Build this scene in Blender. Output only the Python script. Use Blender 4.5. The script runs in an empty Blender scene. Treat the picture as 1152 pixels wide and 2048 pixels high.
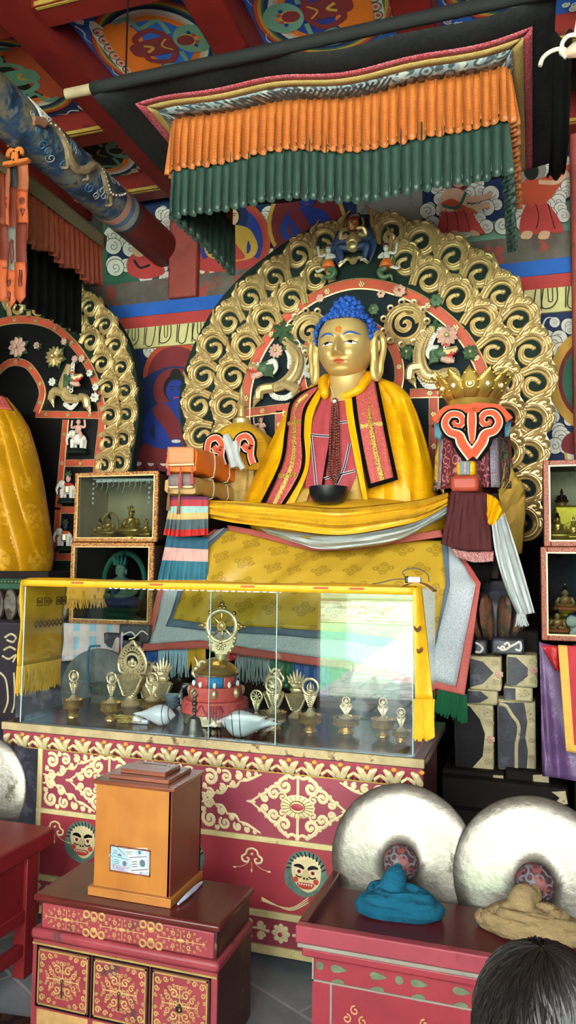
import bpy, math, random
from mathutils import Vector, Matrix
random.seed(7)
sc = bpy.context.scene
col = sc.collection
PI = math.pi
sin, cos = math.sin, math.cos
# ---------------------------------------------------------------- camera frame
F = 1500.0
yaw, pit, rol = math.radians(18.0), math.radians(4.3), math.radians(.75)
CAM = Vector((0, 0, 1.6))
CW = Vector((-sin(yaw)*cos(pit), cos(yaw)*cos(pit), sin(pit)))
_r = Vector((cos(yaw), sin(yaw), 0)); _u = _r.cross(CW)
CR = _r*cos(rol) + _u*sin(rol); CU = -_r*sin(rol) + _u*cos(rol)
def ray(x, y): return CW + CR*((x-576)/F) + CU*((1024-y)/F)
def P(x, y, Y):
    d = ray(x, y); return CAM + d*(Y/d.y)
def PZ(x, y, Z):
    d = ray(x, y); return CAM + d*((Z-1.6)/d.z)
def PX(x, y, X):
    d = ray(x, y); return CAM + d*(X/d.x)
cd = bpy.data.cameras.new('camera'); cam = bpy.data.objects.new('camera', cd); col.objects.link(cam)
cd.sensor_fit = 'VERTICAL'; cd.sensor_height = 36.0; cd.lens = 36.0*F/2048; cd.clip_start = .05; cd.clip_end = 300
m4 = Matrix((CR, CU, -CW)).transposed().to_4x4(); m4.translation = CAM; cam.matrix_world = m4
sc.camera = cam
# ---------------------------------------------------------------- materials
def lin(c):
    if isinstance(c, str):
        c = [int(c[i:i+2], 16)/255 for i in (0, 2, 4)]
    return tuple(((x/12.92) if x <= .04045 else ((x+.055)/1.055)**2.4) for x in c[:3])
MATS = {}
class NT:
    def __init__(s, name):
        s.m = bpy.data.materials.new(name); s.m.use_nodes = True
        s.t = s.m.node_tree; s.n = s.t.nodes
        s.b = s.n['Principled BSDF']; s.out = s.n['Material Output']
    def new(s, typ, **kw):
        n = s.n.new(typ)
        for k, v in kw.items():
            if hasattr(n, k): setattr(n, k, v)
            else: n.inputs[k.replace('_', ' ')].default_value = v
        return n
    def l(s, a, b): s.t.links.new(a, b)
    def coord(s, kind='Object', scale=(1, 1, 1), rot=(0, 0, 0)):
        tc = s.n.new('ShaderNodeTexCoord'); mp = s.n.new('ShaderNodeMapping')
        mp.inputs['Scale'].default_value = scale; mp.inputs['Rotation'].default_value = rot
        s.l(tc.outputs[kind], mp.inputs['Vector']); return mp.outputs['Vector']
    def noise(s, vec, scale, detail=4, rough=.6):
        n = s.new('ShaderNodeTexNoise'); n.inputs['Scale'].default_value = scale
        n.inputs['Detail'].default_value = detail; n.inputs['Roughness'].default_value = rough
        s.l(vec, n.inputs['Vector']); return n.outputs['Fac']
    def ramp(s, fac, stops, interp='LINEAR'):
        r = s.n.new('ShaderNodeValToRGB'); r.color_ramp.interpolation = interp
        e = r.color_ramp.elements
        while len(e) < len(stops): e.new(.5)
        for i, (p, c) in enumerate(stops):
            e[i].position = p; e[i].color = tuple(c)+(1,)
        s.l(fac, r.inputs['Fac']); return r.outputs['Color']
    def mix(s, fac, a, b, typ='MIX'):
        n = s.n.new('ShaderNodeMix'); n.data_type = 'RGBA'; n.blend_type = typ
        for v, i in ((fac, 0), (a, 6), (b, 7)):
            if hasattr(v, 'is_output'): s.l(v, n.inputs[i])
            elif i == 0: n.inputs[0].default_value = v
            else: n.inputs[i].default_value = tuple(v)+(1,)
        return n.outputs[2]
    def math(s, op, a, b=0.0, c=None):
        n = s.n.new('ShaderNodeMath'); n.operation = op
        for i, v in enumerate((a, b) if c is None else (a, b, c)):
            if hasattr(v, 'is_output'): s.l(v, n.inputs[i])
            else: n.inputs[i].default_value = v
        return n.outputs[0]
    def bump(s, h, strength=.3, dist=.005):
        b = s.n.new('ShaderNodeBump'); b.inputs['Strength'].default_value = strength; b.inputs['Distance'].default_value = dist
        s.l(h, b.inputs['Height']); s.l(b.outputs['Normal'], s.b.inputs['Normal'])
    def base(s, c):
        if hasattr(c, 'is_output'): s.l(c, s.b.inputs['Base Color'])
        else: s.b.inputs['Base Color'].default_value = tuple(c)+(1,)
    def surf(s, rough=.5, metal=0., spec=.5):
        s.b.inputs['Roughness'].default_value = rough; s.b.inputs['Metallic'].default_value = metal
        s.b.inputs['Specular IOR Level'].default_value = spec
def mul(c, k): return tuple(min(1, x*k) for x in c)
def M(name, c, rough=.55, metal=0., var=.18, scale=9., bump=.15, bscale=60., spec=.3, wear=None, wearamt=.6, wscale=14.):
    """worn painted / cloth / metal surface: base colour with soft variation, optional worn patches of another colour"""
    if name in MATS: return MATS[name]
    t = NT(name); c = lin(c); v = t.coord()
    k = t.ramp(t.noise(v, scale), [(.3, mul(c, 1-var)), (.7, mul(c, 1+var))])
    if wear:
        f = t.ramp(t.noise(v, wscale, 6, .7), [(wearamt, (0, 0, 0)), (wearamt+.06, (1, 1, 1))])
        k = t.mix(f, k, lin(wear))
    t.base(k); t.surf(rough, metal, spec)
    if bump: t.bump(t.noise(v, bscale, 3), bump, .004)
    MATS[name] = t.m; return t.m
def brocade(name, base, motif, scale=30, rough=.45, amount=.5, kind='UV', third=None, metal=0.):
    """woven cloth with scattered rosettes and a fine weave"""
    if name in MATS: return MATS[name]
    t = NT(name); v = t.coord(kind); a, b = lin(base), lin(motif)
    vo = t.new('ShaderNodeTexVoronoi'); vo.inputs['Scale'].default_value = scale; vo.inputs['Randomness'].default_value = .55
    t.l(v, vo.inputs['Vector'])
    w = t.math('SINE', t.math('MULTIPLY', vo.outputs['Distance'], 16.))
    n = t.noise(v, scale*2.2, 3)
    s = t.math('ADD', t.math('MULTIPLY', w, .35), n)
    f = t.ramp(s, [(amount, (0, 0, 0)), (amount+.08, (1, 1, 1))])
    k = t.mix(f, a, b)
    if third:
        f2 = t.ramp(t.noise(v, scale*.9, 2), [(.56, (0, 0, 0)), (.6, (1, 1, 1))])
        k = t.mix(f2, k, lin(third))
    t.base(k); t.surf(rough, metal, .3); t.bump(s, .25, .003)
    MATS[name] = t.m; return t.m
def wood(name, c1, c2, rough=.35, scale=(3, 3, 30), kind='Object'):
    if name in MATS: return MATS[name]
    t = NT(name); v = t.coord(kind, scale)
    n = t.noise(v, 1.6, 6, .65); n2 = t.noise(t.coord(kind, (4, 4, 4)), 2., 2)
    k = t.mix(.35, t.ramp(n, [(.35, lin(c1)), (.65, lin(c2))]), t.ramp(n2, [(.4, lin(c1)), (.6, lin(c2))]))
    t.base(k); t.surf(rough); t.bump(n, .08, .003); MATS[name] = t.m; return t.m
def satin(name, c, motif=None, scale=8, rough=.38, sheen=.0, spread=.13):
    """silk with woven round medallions slightly glossier than the ground"""
    if name in MATS: return MATS[name]
    t = NT(name); v = t.coord('UV'); a = lin(c)
    k = t.ramp(t.noise(v, 5), [(.3, mul(a, .86)), (.7, mul(a, 1.12))])
    if motif:
        vo = t.new('ShaderNodeTexVoronoi'); vo.inputs['Scale'].default_value = scale; vo.inputs['Randomness'].default_value = .25
        t.l(v, vo.inputs['Vector'])
        inside = t.math('LESS_THAN', vo.outputs['Distance'], .34)
        det = t.math('GREATER_THAN', t.noise(v, scale*7, 3), .5)
        k = t.mix(t.math('MULTIPLY', inside, det), k, lin(motif))
    t.base(k); t.surf(rough, 0, .3)
    t.bump(t.noise(v, 90, 2), .12, .002); MATS[name] = t.m; return t.m
def dorje(name, c, motif, scale=4.0, rough=.42):
    """silk with rows of woven crossed-thunderbolt rosettes"""
    if name in MATS: return MATS[name]
    t = NT(name); v = t.coord('UV', (scale, scale, 1)); sp = t.n.new('ShaderNodeSeparateXYZ'); t.l(v, sp.inputs[0]); a = lin(c)
    fy = t.math('FLOOR', sp.outputs[1]); sx = t.math('ADD', sp.outputs[0], t.math('MULTIPLY', t.math('MODULO', fy, 2.), .5))
    x = t.math('SUBTRACT', t.math('FRACT', sx), .5); y = t.math('SUBTRACT', t.math('FRACT', sp.outputs[1]), .5)
    r = t.math('SQRT', t.math('ADD', t.math('MULTIPLY', x, x), t.math('MULTIPLY', y, y))); th = t.math('ARCTAN2', y, x)
    lobe = t.math('ABSOLUTE', t.math('COSINE', t.math('MULTIPLY', th, 2.)))
    R = t.math('MULTIPLY_ADD', t.math('POWER', lobe, .7), .24, .1)
    inside = t.math('LESS_THAN', r, R); line = t.math('GREATER_THAN', t.math('SINE', t.math('MULTIPLY', t.math('DIVIDE', r, R), 16.)), -.35)
    ring = t.math('LESS_THAN', t.math('ABSOLUTE', t.math('SUBTRACT', r, .2)), .018)
    f = t.math('MULTIPLY', t.math('MAXIMUM', t.math('MULTIPLY', inside, line), ring), .75)
    k = t.ramp(t.noise(t.coord('UV'), 5), [(.3, mul(a, .9)), (.7, mul(a, 1.08))])
    t.base(t.mix(f, k, lin(motif))); t.surf(rough, 0, .3); t.bump(t.noise(v, 60, 2), .1, .002); MATS[name] = t.m; return t.m
def glassm(name, tint='fbfefd', refl=1.0):
    if name in MATS: return MATS[name]
    t = NT(name); tr = t.n.new('ShaderNodeBsdfTransparent'); gl = t.n.new('ShaderNodeBsdfGlossy'); mx = t.n.new('ShaderNodeMixShader')
    lw = t.n.new('ShaderNodeLayerWeight'); lw.inputs['Blend'].default_value = .5   # Schlick reflectance, the same from either side of the sheet
    fr = t.math('MULTIPLY_ADD', t.math('POWER', lw.outputs['Facing'], 5.), .94, .045)
    tr.inputs['Color'].default_value = lin(tint)+(1,); gl.inputs['Roughness'].default_value = 0.0
    t.l(t.math('MULTIPLY', fr, refl), mx.inputs[0]); t.l(tr.outputs[0], mx.inputs[1]); t.l(gl.outputs[0], mx.inputs[2])
    t.l(mx.outputs[0], t.out.inputs['Surface']); MATS[name] = t.m; return t.m
# ---------------------------------------------------------------- mesh builder
def spl(pts, n=6, closed=False):
    pts = [Vector(p) for p in pts]; N = len(pts); out = []
    for i in range(N if closed else N-1):
        if closed: a, b, c, d = pts[i-1], pts[i], pts[(i+1) % N], pts[(i+2) % N]
        else: a, b, c, d = pts[max(i-1, 0)], pts[i], pts[i+1], pts[min(i+2, N-1)]
        for k in range(n):
            t = k/n
            out.append(.5*((2*b)+(c-a)*t+(2*a-5*b+4*c-d)*t*t+(3*b-a-3*c+d)*t**3))
    if not closed: out.append(pts[-1])
    return out
def lerpl(vals, n):
    if not isinstance(vals, (list, tuple)): return [vals]*n
    o = []
    for i in range(n):
        t = i/(n-1)*(len(vals)-1) if n > 1 else 0; k = min(int(t), len(vals)-2); o.append(vals[k]+(vals[k+1]-vals[k])*(t-k))
    return o
class MB:
    def __init__(s): s.v = []; s.f = []; s.mi = []; s.uv = []; s.sm = []
    def add(s, vs, fs, m=0, uv=None, sm=True):
        o = len(s.v); s.v += [Vector(p) for p in vs]; s.uv += uv if uv else [(p[0]*1.0, p[2]*1.0) for p in vs]
        for f in fs: s.f.append([i+o for i in f]); s.mi.append(m); s.sm.append(sm)
        return s
    def box(s, c, d, m=0, rot=None, taper=1.0):
        x, y, z = d[0]/2, d[1]/2, d[2]/2; vs = []
        for k in (-1, 1):
            q = taper if k > 0 else 1
            vs += [(-x*q, -y*q, k*z), (x*q, -y*q, k*z), (x*q, y*q, k*z), (-x*q, y*q, k*z)]
        R = rot if rot is not None else Matrix.Identity(3)
        vs = [Vector(c)+R @ Vector(p) for p in vs]
        return s.add(vs, [(3, 2, 1, 0), (4, 5, 6, 7), (0, 1, 5, 4), (1, 2, 6, 5), (2, 3, 7, 6), (3, 0, 4, 7)], m, sm=False)
    def bb(s, a, b, m=0):
        return s.box([(a[i]+b[i])/2 for i in range(3)], [abs(b[i]-a[i]) for i in range(3)], m)
    def tube(s, path, r=.01, n=8, closed=False, m=0, flat=None, caps=True):
        p = [Vector(q) for q in path]; N = len(p); rs = lerpl(r, N); vs = []; up = None
        for i in range(N):
            t = (p[(i+1) % N]-p[i-1]) if closed else (p[min(i+1, N-1)]-p[max(i-1, 0)])
            if t.length < 1e-9: t = Vector((0, 0, 1))
            t.normalize()
            if flat is not None: a = t.cross(Vector(flat[0])); a = a.normalized() if a.length > 1e-6 else Vector((1, 0, 0))
            else:
                if up is None: up = Vector((0, 0, 1)) if abs(t.z) < .9 else Vector((1, 0, 0))
                a = t.cross(up); a = a.normalized() if a.length > 1e-6 else Vector((1, 0, 0))
            b = a.cross(t); up = b
            for k in range(n):
                w = 2*PI*k/n; fx, fy = (1, 1) if flat is None else (1, flat[1])
                vs.append(p[i]+a*(cos(w)*rs[i]*fx)+b*(sin(w)*rs[i]*fy))
        fs = []
        for i in range(N if closed else N-1):
            for k in range(n):
                j = (i+1) % N; k2 = (k+1) % n
                fs.append((i*n+k, i*n+k2, j*n+k2, j*n+k))
        if not closed and caps:
            fs.append(tuple(range(n))[::-1]); fs.append(tuple((N-1)*n+k for k in range(n)))
        uv = [((k % n)/n, i/max(1, N-1)) for i in range(N) for k in range(n)]
        return s.add(vs, fs, m, uv)
    def sweep(s, path, w, prof, nrm, m=0):
        """band lying in a plane with normal nrm; prof = [(across -1..1, height)]"""
        p = [Vector(q) for q in path]; N = len(p); ws = lerpl(w, N); nz = Vector(nrm); vs = []; K = len(prof)
        for i in range(N):
            t = (p[min(i+1, N-1)]-p[max(i-1, 0)]).normalized(); a = t.cross(nz).normalized()
            for (u, h) in prof: vs.append(p[i]+a*(u*ws[i])+nz*(h*ws[i]))
        fs = []
        for i in range(N-1):
            for k in range(K-1): fs.append((i*K+k, i*K+k+1, (i+1)*K+k+1, (i+1)*K+k))
        fs.append(tuple(range(K))); fs.append(tuple((N-1)*K+k for k in range(K))[::-1])
        return s.add(vs, fs, m)
    def lathe(s, prof, c=(0, 0, 0), n=24, m=0, R=None, mod=None):
        vs = []; K = len(prof); c = Vector(c)
        for (r, z) in prof:
            for k in range(n):
                a = 2*PI*k/n; q = mod(a, r, z) if mod else r
                p = Vector((cos(a)*q, sin(a)*q, z)); vs.append(c+(R @ p if R is not None else p))
        fs = []
        for i in range(K-1):
            for k in range(n):
                k2 = (k+1) % n; fs.append((i*n+k, i*n+k2, (i+1)*n+k2, (i+1)*n+k))
        if prof[0][0] > 1e-5: fs.append(tuple(range(n))[::-1])
        if prof[-1][0] > 1e-5: fs.append(tuple((K-1)*n+k for k in range(n)))
        return s.add(vs, fs, m, [(k/n*2, i/K) for i in range(K) for k in range(n)])
    def ball(s, c, r, n=12, k=8, m=0, R=None):
        if not isinstance(r, (list, tuple)): r = (r, r, r)
        c = Vector(c); vs = []
        for i in range(k+1):
            th = PI*i/k
            for j in range(n):
                a = 2*PI*j/n; p = Vector((r[0]*sin(th)*cos(a), r[1]*sin(th)*sin(a), r[2]*cos(th)))
                vs.append(c+(R @ p if R is not None else p))
        fs = []
        for i in range(k):
            for j in range(n):
                j2 = (j+1) % n; fs.append((i*n+j, (i+1)*n+j, (i+1)*n+j2, i*n+j2))
        return s.add(vs, fs, m)
    def torus(s, c, R, r, N=24, n=8, m=0, rot=None, sz=1.0):
        rot = rot if rot is not None else Matrix.Identity(3); c = Vector(c); vs = []; fs = []
        for i in range(N):
            a = 2*PI*i/N
            for k in range(n):
                b = 2*PI*k/n; vs.append(c+rot @ Vector(((R+r*cos(b))*cos(a), (R+r*cos(b))*sin(a)*sz, r*sin(b))))
        for i in range(N):
            for k in range(n): fs.append((i*n+k, ((i+1) % N)*n+k, ((i+1) % N)*n+(k+1) % n, i*n+(k+1) % n))
        return s.add(vs, fs, m)
    def prism(s, pts, back, m=0):
        """front outline pts (3-D, ordered) extruded by the vector back"""
        n = len(pts); back = Vector(back); pts = [Vector(p) for p in pts]
        return s.add(pts+[p+back for p in pts], [tuple(range(n)), tuple(range(2*n-1, n-1, -1))]+[((i+1) % n, i, n+i, n+(i+1) % n) for i in range(n)], m, sm=False)
    def grid(s, fn, nu, nv, m=0, us=1.0, vs_=1.0, mf=None):
        vs = []; uv = []
        for j in range(nv+1):
            for i in range(nu+1):
                u, v = i/nu, j/nv; vs.append(fn(u, v)); uv.append((u*us, v*vs_))
        W = nu+1; o = len(s.v); s.v += [Vector(p) for p in vs]; s.uv += uv
        for j in range(nv):
            for i in range(nu):
                s.f.append([o+j*W+i, o+j*W+i+1, o+(j+1)*W+i+1, o+(j+1)*W+i]); s.sm.append(True)
                s.mi.append(mf((i+.5)/nu, (j+.5)/nv) if mf else m)
        return s
ORG = {}
def ob(name, mb, mats, parent=None, solid=0, bevel=0, sub=0, angle=40, origin=None, noshare=False):
    me = bpy.data.meshes.new(name)
    if parent is not None: o = ORG[parent.name]
    elif origin is not None: o = Vector(origin)
    else:
        xs = [p.x for p in mb.v]; ys = [p.y for p in mb.v]; o = Vector(((min(xs)+max(xs))/2, (min(ys)+max(ys))/2, min(p.z for p in mb.v)))
    me.from_pydata([tuple(p-o) for p in mb.v], [], mb.f)
    for mt in (mats if isinstance(mats, (list, tuple)) else [mats]): me.materials.append(mt)
    me.polygons.foreach_set('material_index', mb.mi); me.polygons.foreach_set('use_smooth', mb.sm)
    ul = me.uv_layers.new(name='UVMap'); li = [0]*len(me.loops); me.loops.foreach_get('vertex_index', li)
    fl = []
    for i in li: fl += [float(mb.uv[i][0]), float(mb.uv[i][1])]
    ul.data.foreach_set('uv', fl)
    me.update()
    try: me.set_sharp_from_angle(angle=math.radians(angle))
    except Exception: pass
    b = bpy.data.objects.new(name, me); col.objects.link(b)
    if parent is not None: b.parent = parent
    else: b.location = o
    ORG[b.name] = o
    if solid:
        q = b.modifiers.new('t', 'SOLIDIFY'); q.thickness = solid; q.offset = -1
    if bevel:
        q = b.modifiers.new('b', 'BEVEL'); q.width = bevel; q.segments = 2; q.limit_method = 'ANGLE'; q.angle_limit = math.radians(50)
    if sub:
        q = b.modifiers.new('s', 'SUBSURF'); q.levels = sub; q.render_levels = sub
    return b
def tag(o, label=None, cat=None, group=None, kind=None):
    if label: o['label'] = label
    if cat: o['category'] = cat
    if group: o['group'] = group
    if kind: o['kind'] = kind
    return o
def thing(name, label, cat, loc, group=None, kind=None):
    o = bpy.data.objects.new(name, None); col.objects.link(o); o.location = loc; o.empty_display_size = .1
    ORG[o.name] = Vector(loc); return tag(o, label, cat, group, kind)
KIDS = {}
def kids(o): return [c for c in bpy.data.objects if c.parent == o]
def copy_tree(o, loc=None, rot=None, scale=None, label=None, parent=None):
    c = o.copy(); col.objects.link(c)
    if parent is not None: c.parent = parent
    if loc is not None: c.location = loc; ORG[c.name] = Vector(loc)
    if rot is not None: c.rotation_euler = rot
    if scale is not None: c.scale = (scale,)*3 if not isinstance(scale, (list, tuple)) else scale
    if label: c['label'] = label
    for k in kids(o): copy_tree(k, parent=c)
    return c
def struct(name, mb, mats, **k): return tag(ob(name, mb, mats, **k), kind='structure')
def bx(a, b): return MB().bb(a, b)
def RX(a): return Matrix.Rotation(a, 3, 'X')
def RY(a): return Matrix.Rotation(a, 3, 'Y')
def RZ(a): return Matrix.Rotation(a, 3, 'Z')
def smooth(a, b, x):
    t = max(0, min(1, (x-a)/(b-a))); return t*t*(3-2*t)
# ================================================================ palette of wall paints
PN = ['blue', 'navy', 'white', 'red', 'orange', 'pink', 'green', 'dgreen', 'gold', 'maroon', 'grey', 'skin', 'black', 'cream', 'rust', 'indigo']
PC = dict(blue='2456a8', navy='16264e', white='d8d6cc', red='a03634', orange='d56a20', pink='d3a596', green='5f8474', dgreen='2f5a48', gold='b48a3a',
          maroon='6a2228', grey='7d7a72', skin='c9a183', black='14130f', cream='cfc58a', rust='a8442a', indigo='1c2f7c')
PAL = [M('paint_'+n, PC[n], .75, var=.14, scale=5, bump=.08, wear='8a8478' if n not in ('black', 'grey') else None, wearamt=.68, wscale=9) for n in PN]
PI_ = {n: i for i, n in enumerate(PN)}
class Paint(MB):
    def __init__(s, to3, step=.00012, d0=.004): super().__init__(); s.to = to3; s.d = d0; s.st = step
    def up(s): s.d += s.st
    def poly(s, pts, c, n=0):
        if n: pts = [tuple(p)[:2] for p in spl([(p[0], p[1], 0) for p in pts], n, True)]
        s.up(); s.add([s.to(p[0], p[1], s.d) for p in pts], [tuple(range(len(pts)))], PI_[c], sm=False)
    def disc(s, x, y, r, c, ry=None, n=28, a0=0, a1=2*PI):
        ry = ry or r; s.poly([(x+r*cos(a0+(a1-a0)*i/n), y+ry*sin(a0+(a1-a0)*i/n)) for i in range(n)], c)
    def stroke(s, pts, w, c, n=5, taper=False):
        s.up(); p = spl([(q[0], q[1], 0) for q in pts], n) if n else [Vector((q[0], q[1], 0)) for q in pts]; N = len(p); vs = []
        for i in range(N):
            t = p[min(i+1, N-1)]-p[max(i-1, 0)]; t = t.normalized() if t.length else Vector((1, 0, 0))
            k = w/2*((1-i/(N-1)*.85) if taper else 1)
            vs += [s.to(p[i].x-t.y*k, p[i].y+t.x*k, s.d), s.to(p[i].x+t.y*k, p[i].y-t.x*k, s.d)]
        s.add(vs, [(2*i, 2*i+1, 2*i+3, 2*i+2) for i in range(N-1)], PI_[c], sm=False)
    def spiral(s, x, y, r, c, w, turns=1.4, a=0, sg=1):
        s.stroke([(x+r*(1-t*.85)*cos(a+sg*t*turns*2*PI), y+r*(1-t*.85)*sin(a+sg*t*turns*2*PI)) for t in [i/12 for i in range(13)]], w, c, 2)
    def cloud(s, blobs, line='black', fill='white', lw=None):
        """blobs: (x, y, r) scallops; later ones in front"""
        for (x, y, r) in blobs:
            w = lw or r*.07
            s.disc(x, y, r, line); s.disc(x, y, r-w, fill)
            s.spiral(x, y, r*.55, line, w*.9, 1.2, random.random()*6, random.choice((-1, 1)))
def blobs(x0, y0, x1, y1, n, r0, r1, shape=None):
    out = []; k = 0
    while len(out) < n and k < n*30:
        k += 1; x = random.uniform(x0, x1); y = random.uniform(y0, y1)
        if shape and not shape(x, y): continue
        out.append((x, y, random.uniform(r0, r1)))
    return sorted(out, key=lambda b: b[1])
def seated(p, x, y, s, body='orange', robe='maroon', hair='black', head='skin', aura='navy', ring=('gold', 'red'), halo='maroon', lotus='pink', sy=-1, scarf=None):
    """generic seated figure, base centre (x, y), height about s; sy = direction of up"""
    q = lambda u, v: (x+u*s, y+sy*v*s)
    def pl(pts, c, n=4): p.poly([q(*t) for t in pts], c, n)
    k = .62
    for i, c in enumerate(ring): p.disc(*q(0, .45), s*(k-.06*i), c, s*(k+.06-.06*i))
    p.disc(*q(0, .45), s*(k-.06*len(ring)), aura, s*(k+.06-.06*len(ring)))
    p.disc(*q(0, .84), s*.27, halo)
    for i in range(7):
        u = -.45+.15*i; p.disc(*q(u, -.04), s*.09, 'black'); p.disc(*q(u, -.04), s*.08, lotus); p.disc(*q(u, -.02), s*.04, 'white')
    pl([(-.5, .0), (-.46, .14), (-.25, .24), (0, .2), (.25, .24), (.46, .14), (.5, .0), (0, -.03)], robe)
    pl([(-.2, .16), (-.25, .4), (-.3, .62), (-.12, .7), (.12, .7), (.3, .62), (.25, .4), (.2, .16)], body)
    pl([(-.3, .63), (-.42, .38), (-.34, .2), (-.1, .14), (-.12, .2), (-.28, .27), (-.3, .4), (-.2, .6)], body)
    pl([(.3, .63), (.42, .38), (.34, .2), (.1, .14), (.12, .2), (.28, .27), (.3, .4), (.2, .6)], body)
    pl([(-.28, .6), (-.12, .68), (.08, .4), (.22, .2), (.0, .17), (-.12, .36)], robe)
    if scarf:
        p.stroke([q(-.5, .1), q(-.62, .4), q(-.45, .7), q(-.3, .6)], s*.05, scarf); p.stroke([q(.5, .1), q(.62, .4), q(.45, .7), q(.3, .6)], s*.05, scarf)
    p.disc(*q(0, .7), s*.07, body, s*.1)
    p.disc(*q(0, .86), s*.15, hair, s*.17); p.disc(*q(0, 1.02), s*.07, hair, s*.08)
    p.disc(*q(0, .83), s*.12, head, s*.14)
    for u in (-.045, .045): p.stroke([q(u-.025, .85), q(u+.025, .85)], s*.012, 'black', 0); p.stroke([q(u-.03, .88), q(u+.03, .885)], s*.012, 'black', 0)
    p.stroke([q(-.03, .755), q(.03, .755)], s*.016, 'red', 0)
    p.disc(*q(0, .2), s*.07, 'indigo'); p.disc(*q(0, .235), s*.055, 'white', s*.02)
# ================================================================ room
Yw, Zc = 5.5, 4.8
def slate():
    t = NT('slate_paving'); v = t.coord('Object', (1, 1, 1), (0, 0, .5))
    br = t.n.new('ShaderNodeTexBrick'); t.l(v, br.inputs['Vector']); br.inputs['Scale'].default_value = 1.0
    br.inputs['Brick Width'].default_value = .62; br.inputs['Row Height'].default_value = .33; br.inputs['Mortar Size'].default_value = .008; br.inputs['Mortar Smooth'].default_value = .3
    for i, c in (('Color1', '5b6468'), ('Color2', '474f54'), ('Mortar', '787c7c')): br.inputs[i].default_value = lin(c)+(1,)
    n = t.noise(v, 6, 6, .7); t.base(t.mix(t.ramp(n, [(.35, (0, 0, 0)), (.75, (.5, .5, .5))]), br.outputs['Color'], lin('8b9294')))
    t.surf(.45); t.bump(t.math('ADD', t.math('MULTIPLY', n, .5), t.math('MULTIPLY', br.outputs['Fac'], -.6)), .35, .012); return t.m
m_plaster = M('old_plaster', '37342f', .9, spec=.2, var=.3, scale=3)
m_redwood = M('red_lacquered_beam', '641613', .5, spec=.3, var=.2, scale=4, wear='4a1512', wearamt=.62, wscale=5)
m_goldline = M('gold_line', '9a8038', .5, .2)
m_gilt = M('gilt', 'b8923f', .36, .72, var=.28, scale=12, bump=.25, bscale=40, wear='6d5a2c', wearamt=.62, wscale=18)
m_black = M('black_cloth', '0a0909', .9, var=.3, spec=.12)
struct('floor', bx((-6, -2.5, -.1), (4.5, 5.6, 0)), slate())
struct('wall_back', bx((-6, Yw, 0), (4.5, Yw+.2, 5.2)), m_plaster)
struct('wall_left', bx((-6.2, -2.5, 0), (-6, 5.7, 5.2)), m_plaster)
struct('wall_right', bx((4.5, -2.5, 0), (4.7, 5.7, 5.2)), m_plaster)
struct('ceiling', bx((-6.2, -2.6, Zc+.06), (4.7, 5.7, Zc+.26)), m_plaster)
bX = [-4.78, -3.73, -2.68, -1.63, -.58, .47, 1.52, 2.57, 3.62]; bY = [-1.57, -.59, .39, 1.37, 2.25, 3.33, 4.44, 5.29]
for x in bX: struct('ceiling_beam', bx((x-.11, -2.5, Zc-.2), (x+.11, Yw, Zc+.06)), m_redwood, bevel=.012)
for y in bY:
    for i in range(-1, len(bX)):
        a = bX[i]+.11 if i >= 0 else -6; b = bX[i+1]-.11 if i+1 < len(bX) else 4.5
        mb = MB().bb((a, y-.08, Zc-.16), (b, y+.08, Zc+.06)); mb.bb((a+.02, y-.086, Zc-.158), (b-.02, y-.08, Zc-.135), 1); mb.bb((a+.02, y-.07, Zc-.164), (b-.02, y-.055, Zc-.16), 1)
        struct('ceiling_crossbeam', mb, [m_redwood, m_goldline])
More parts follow.
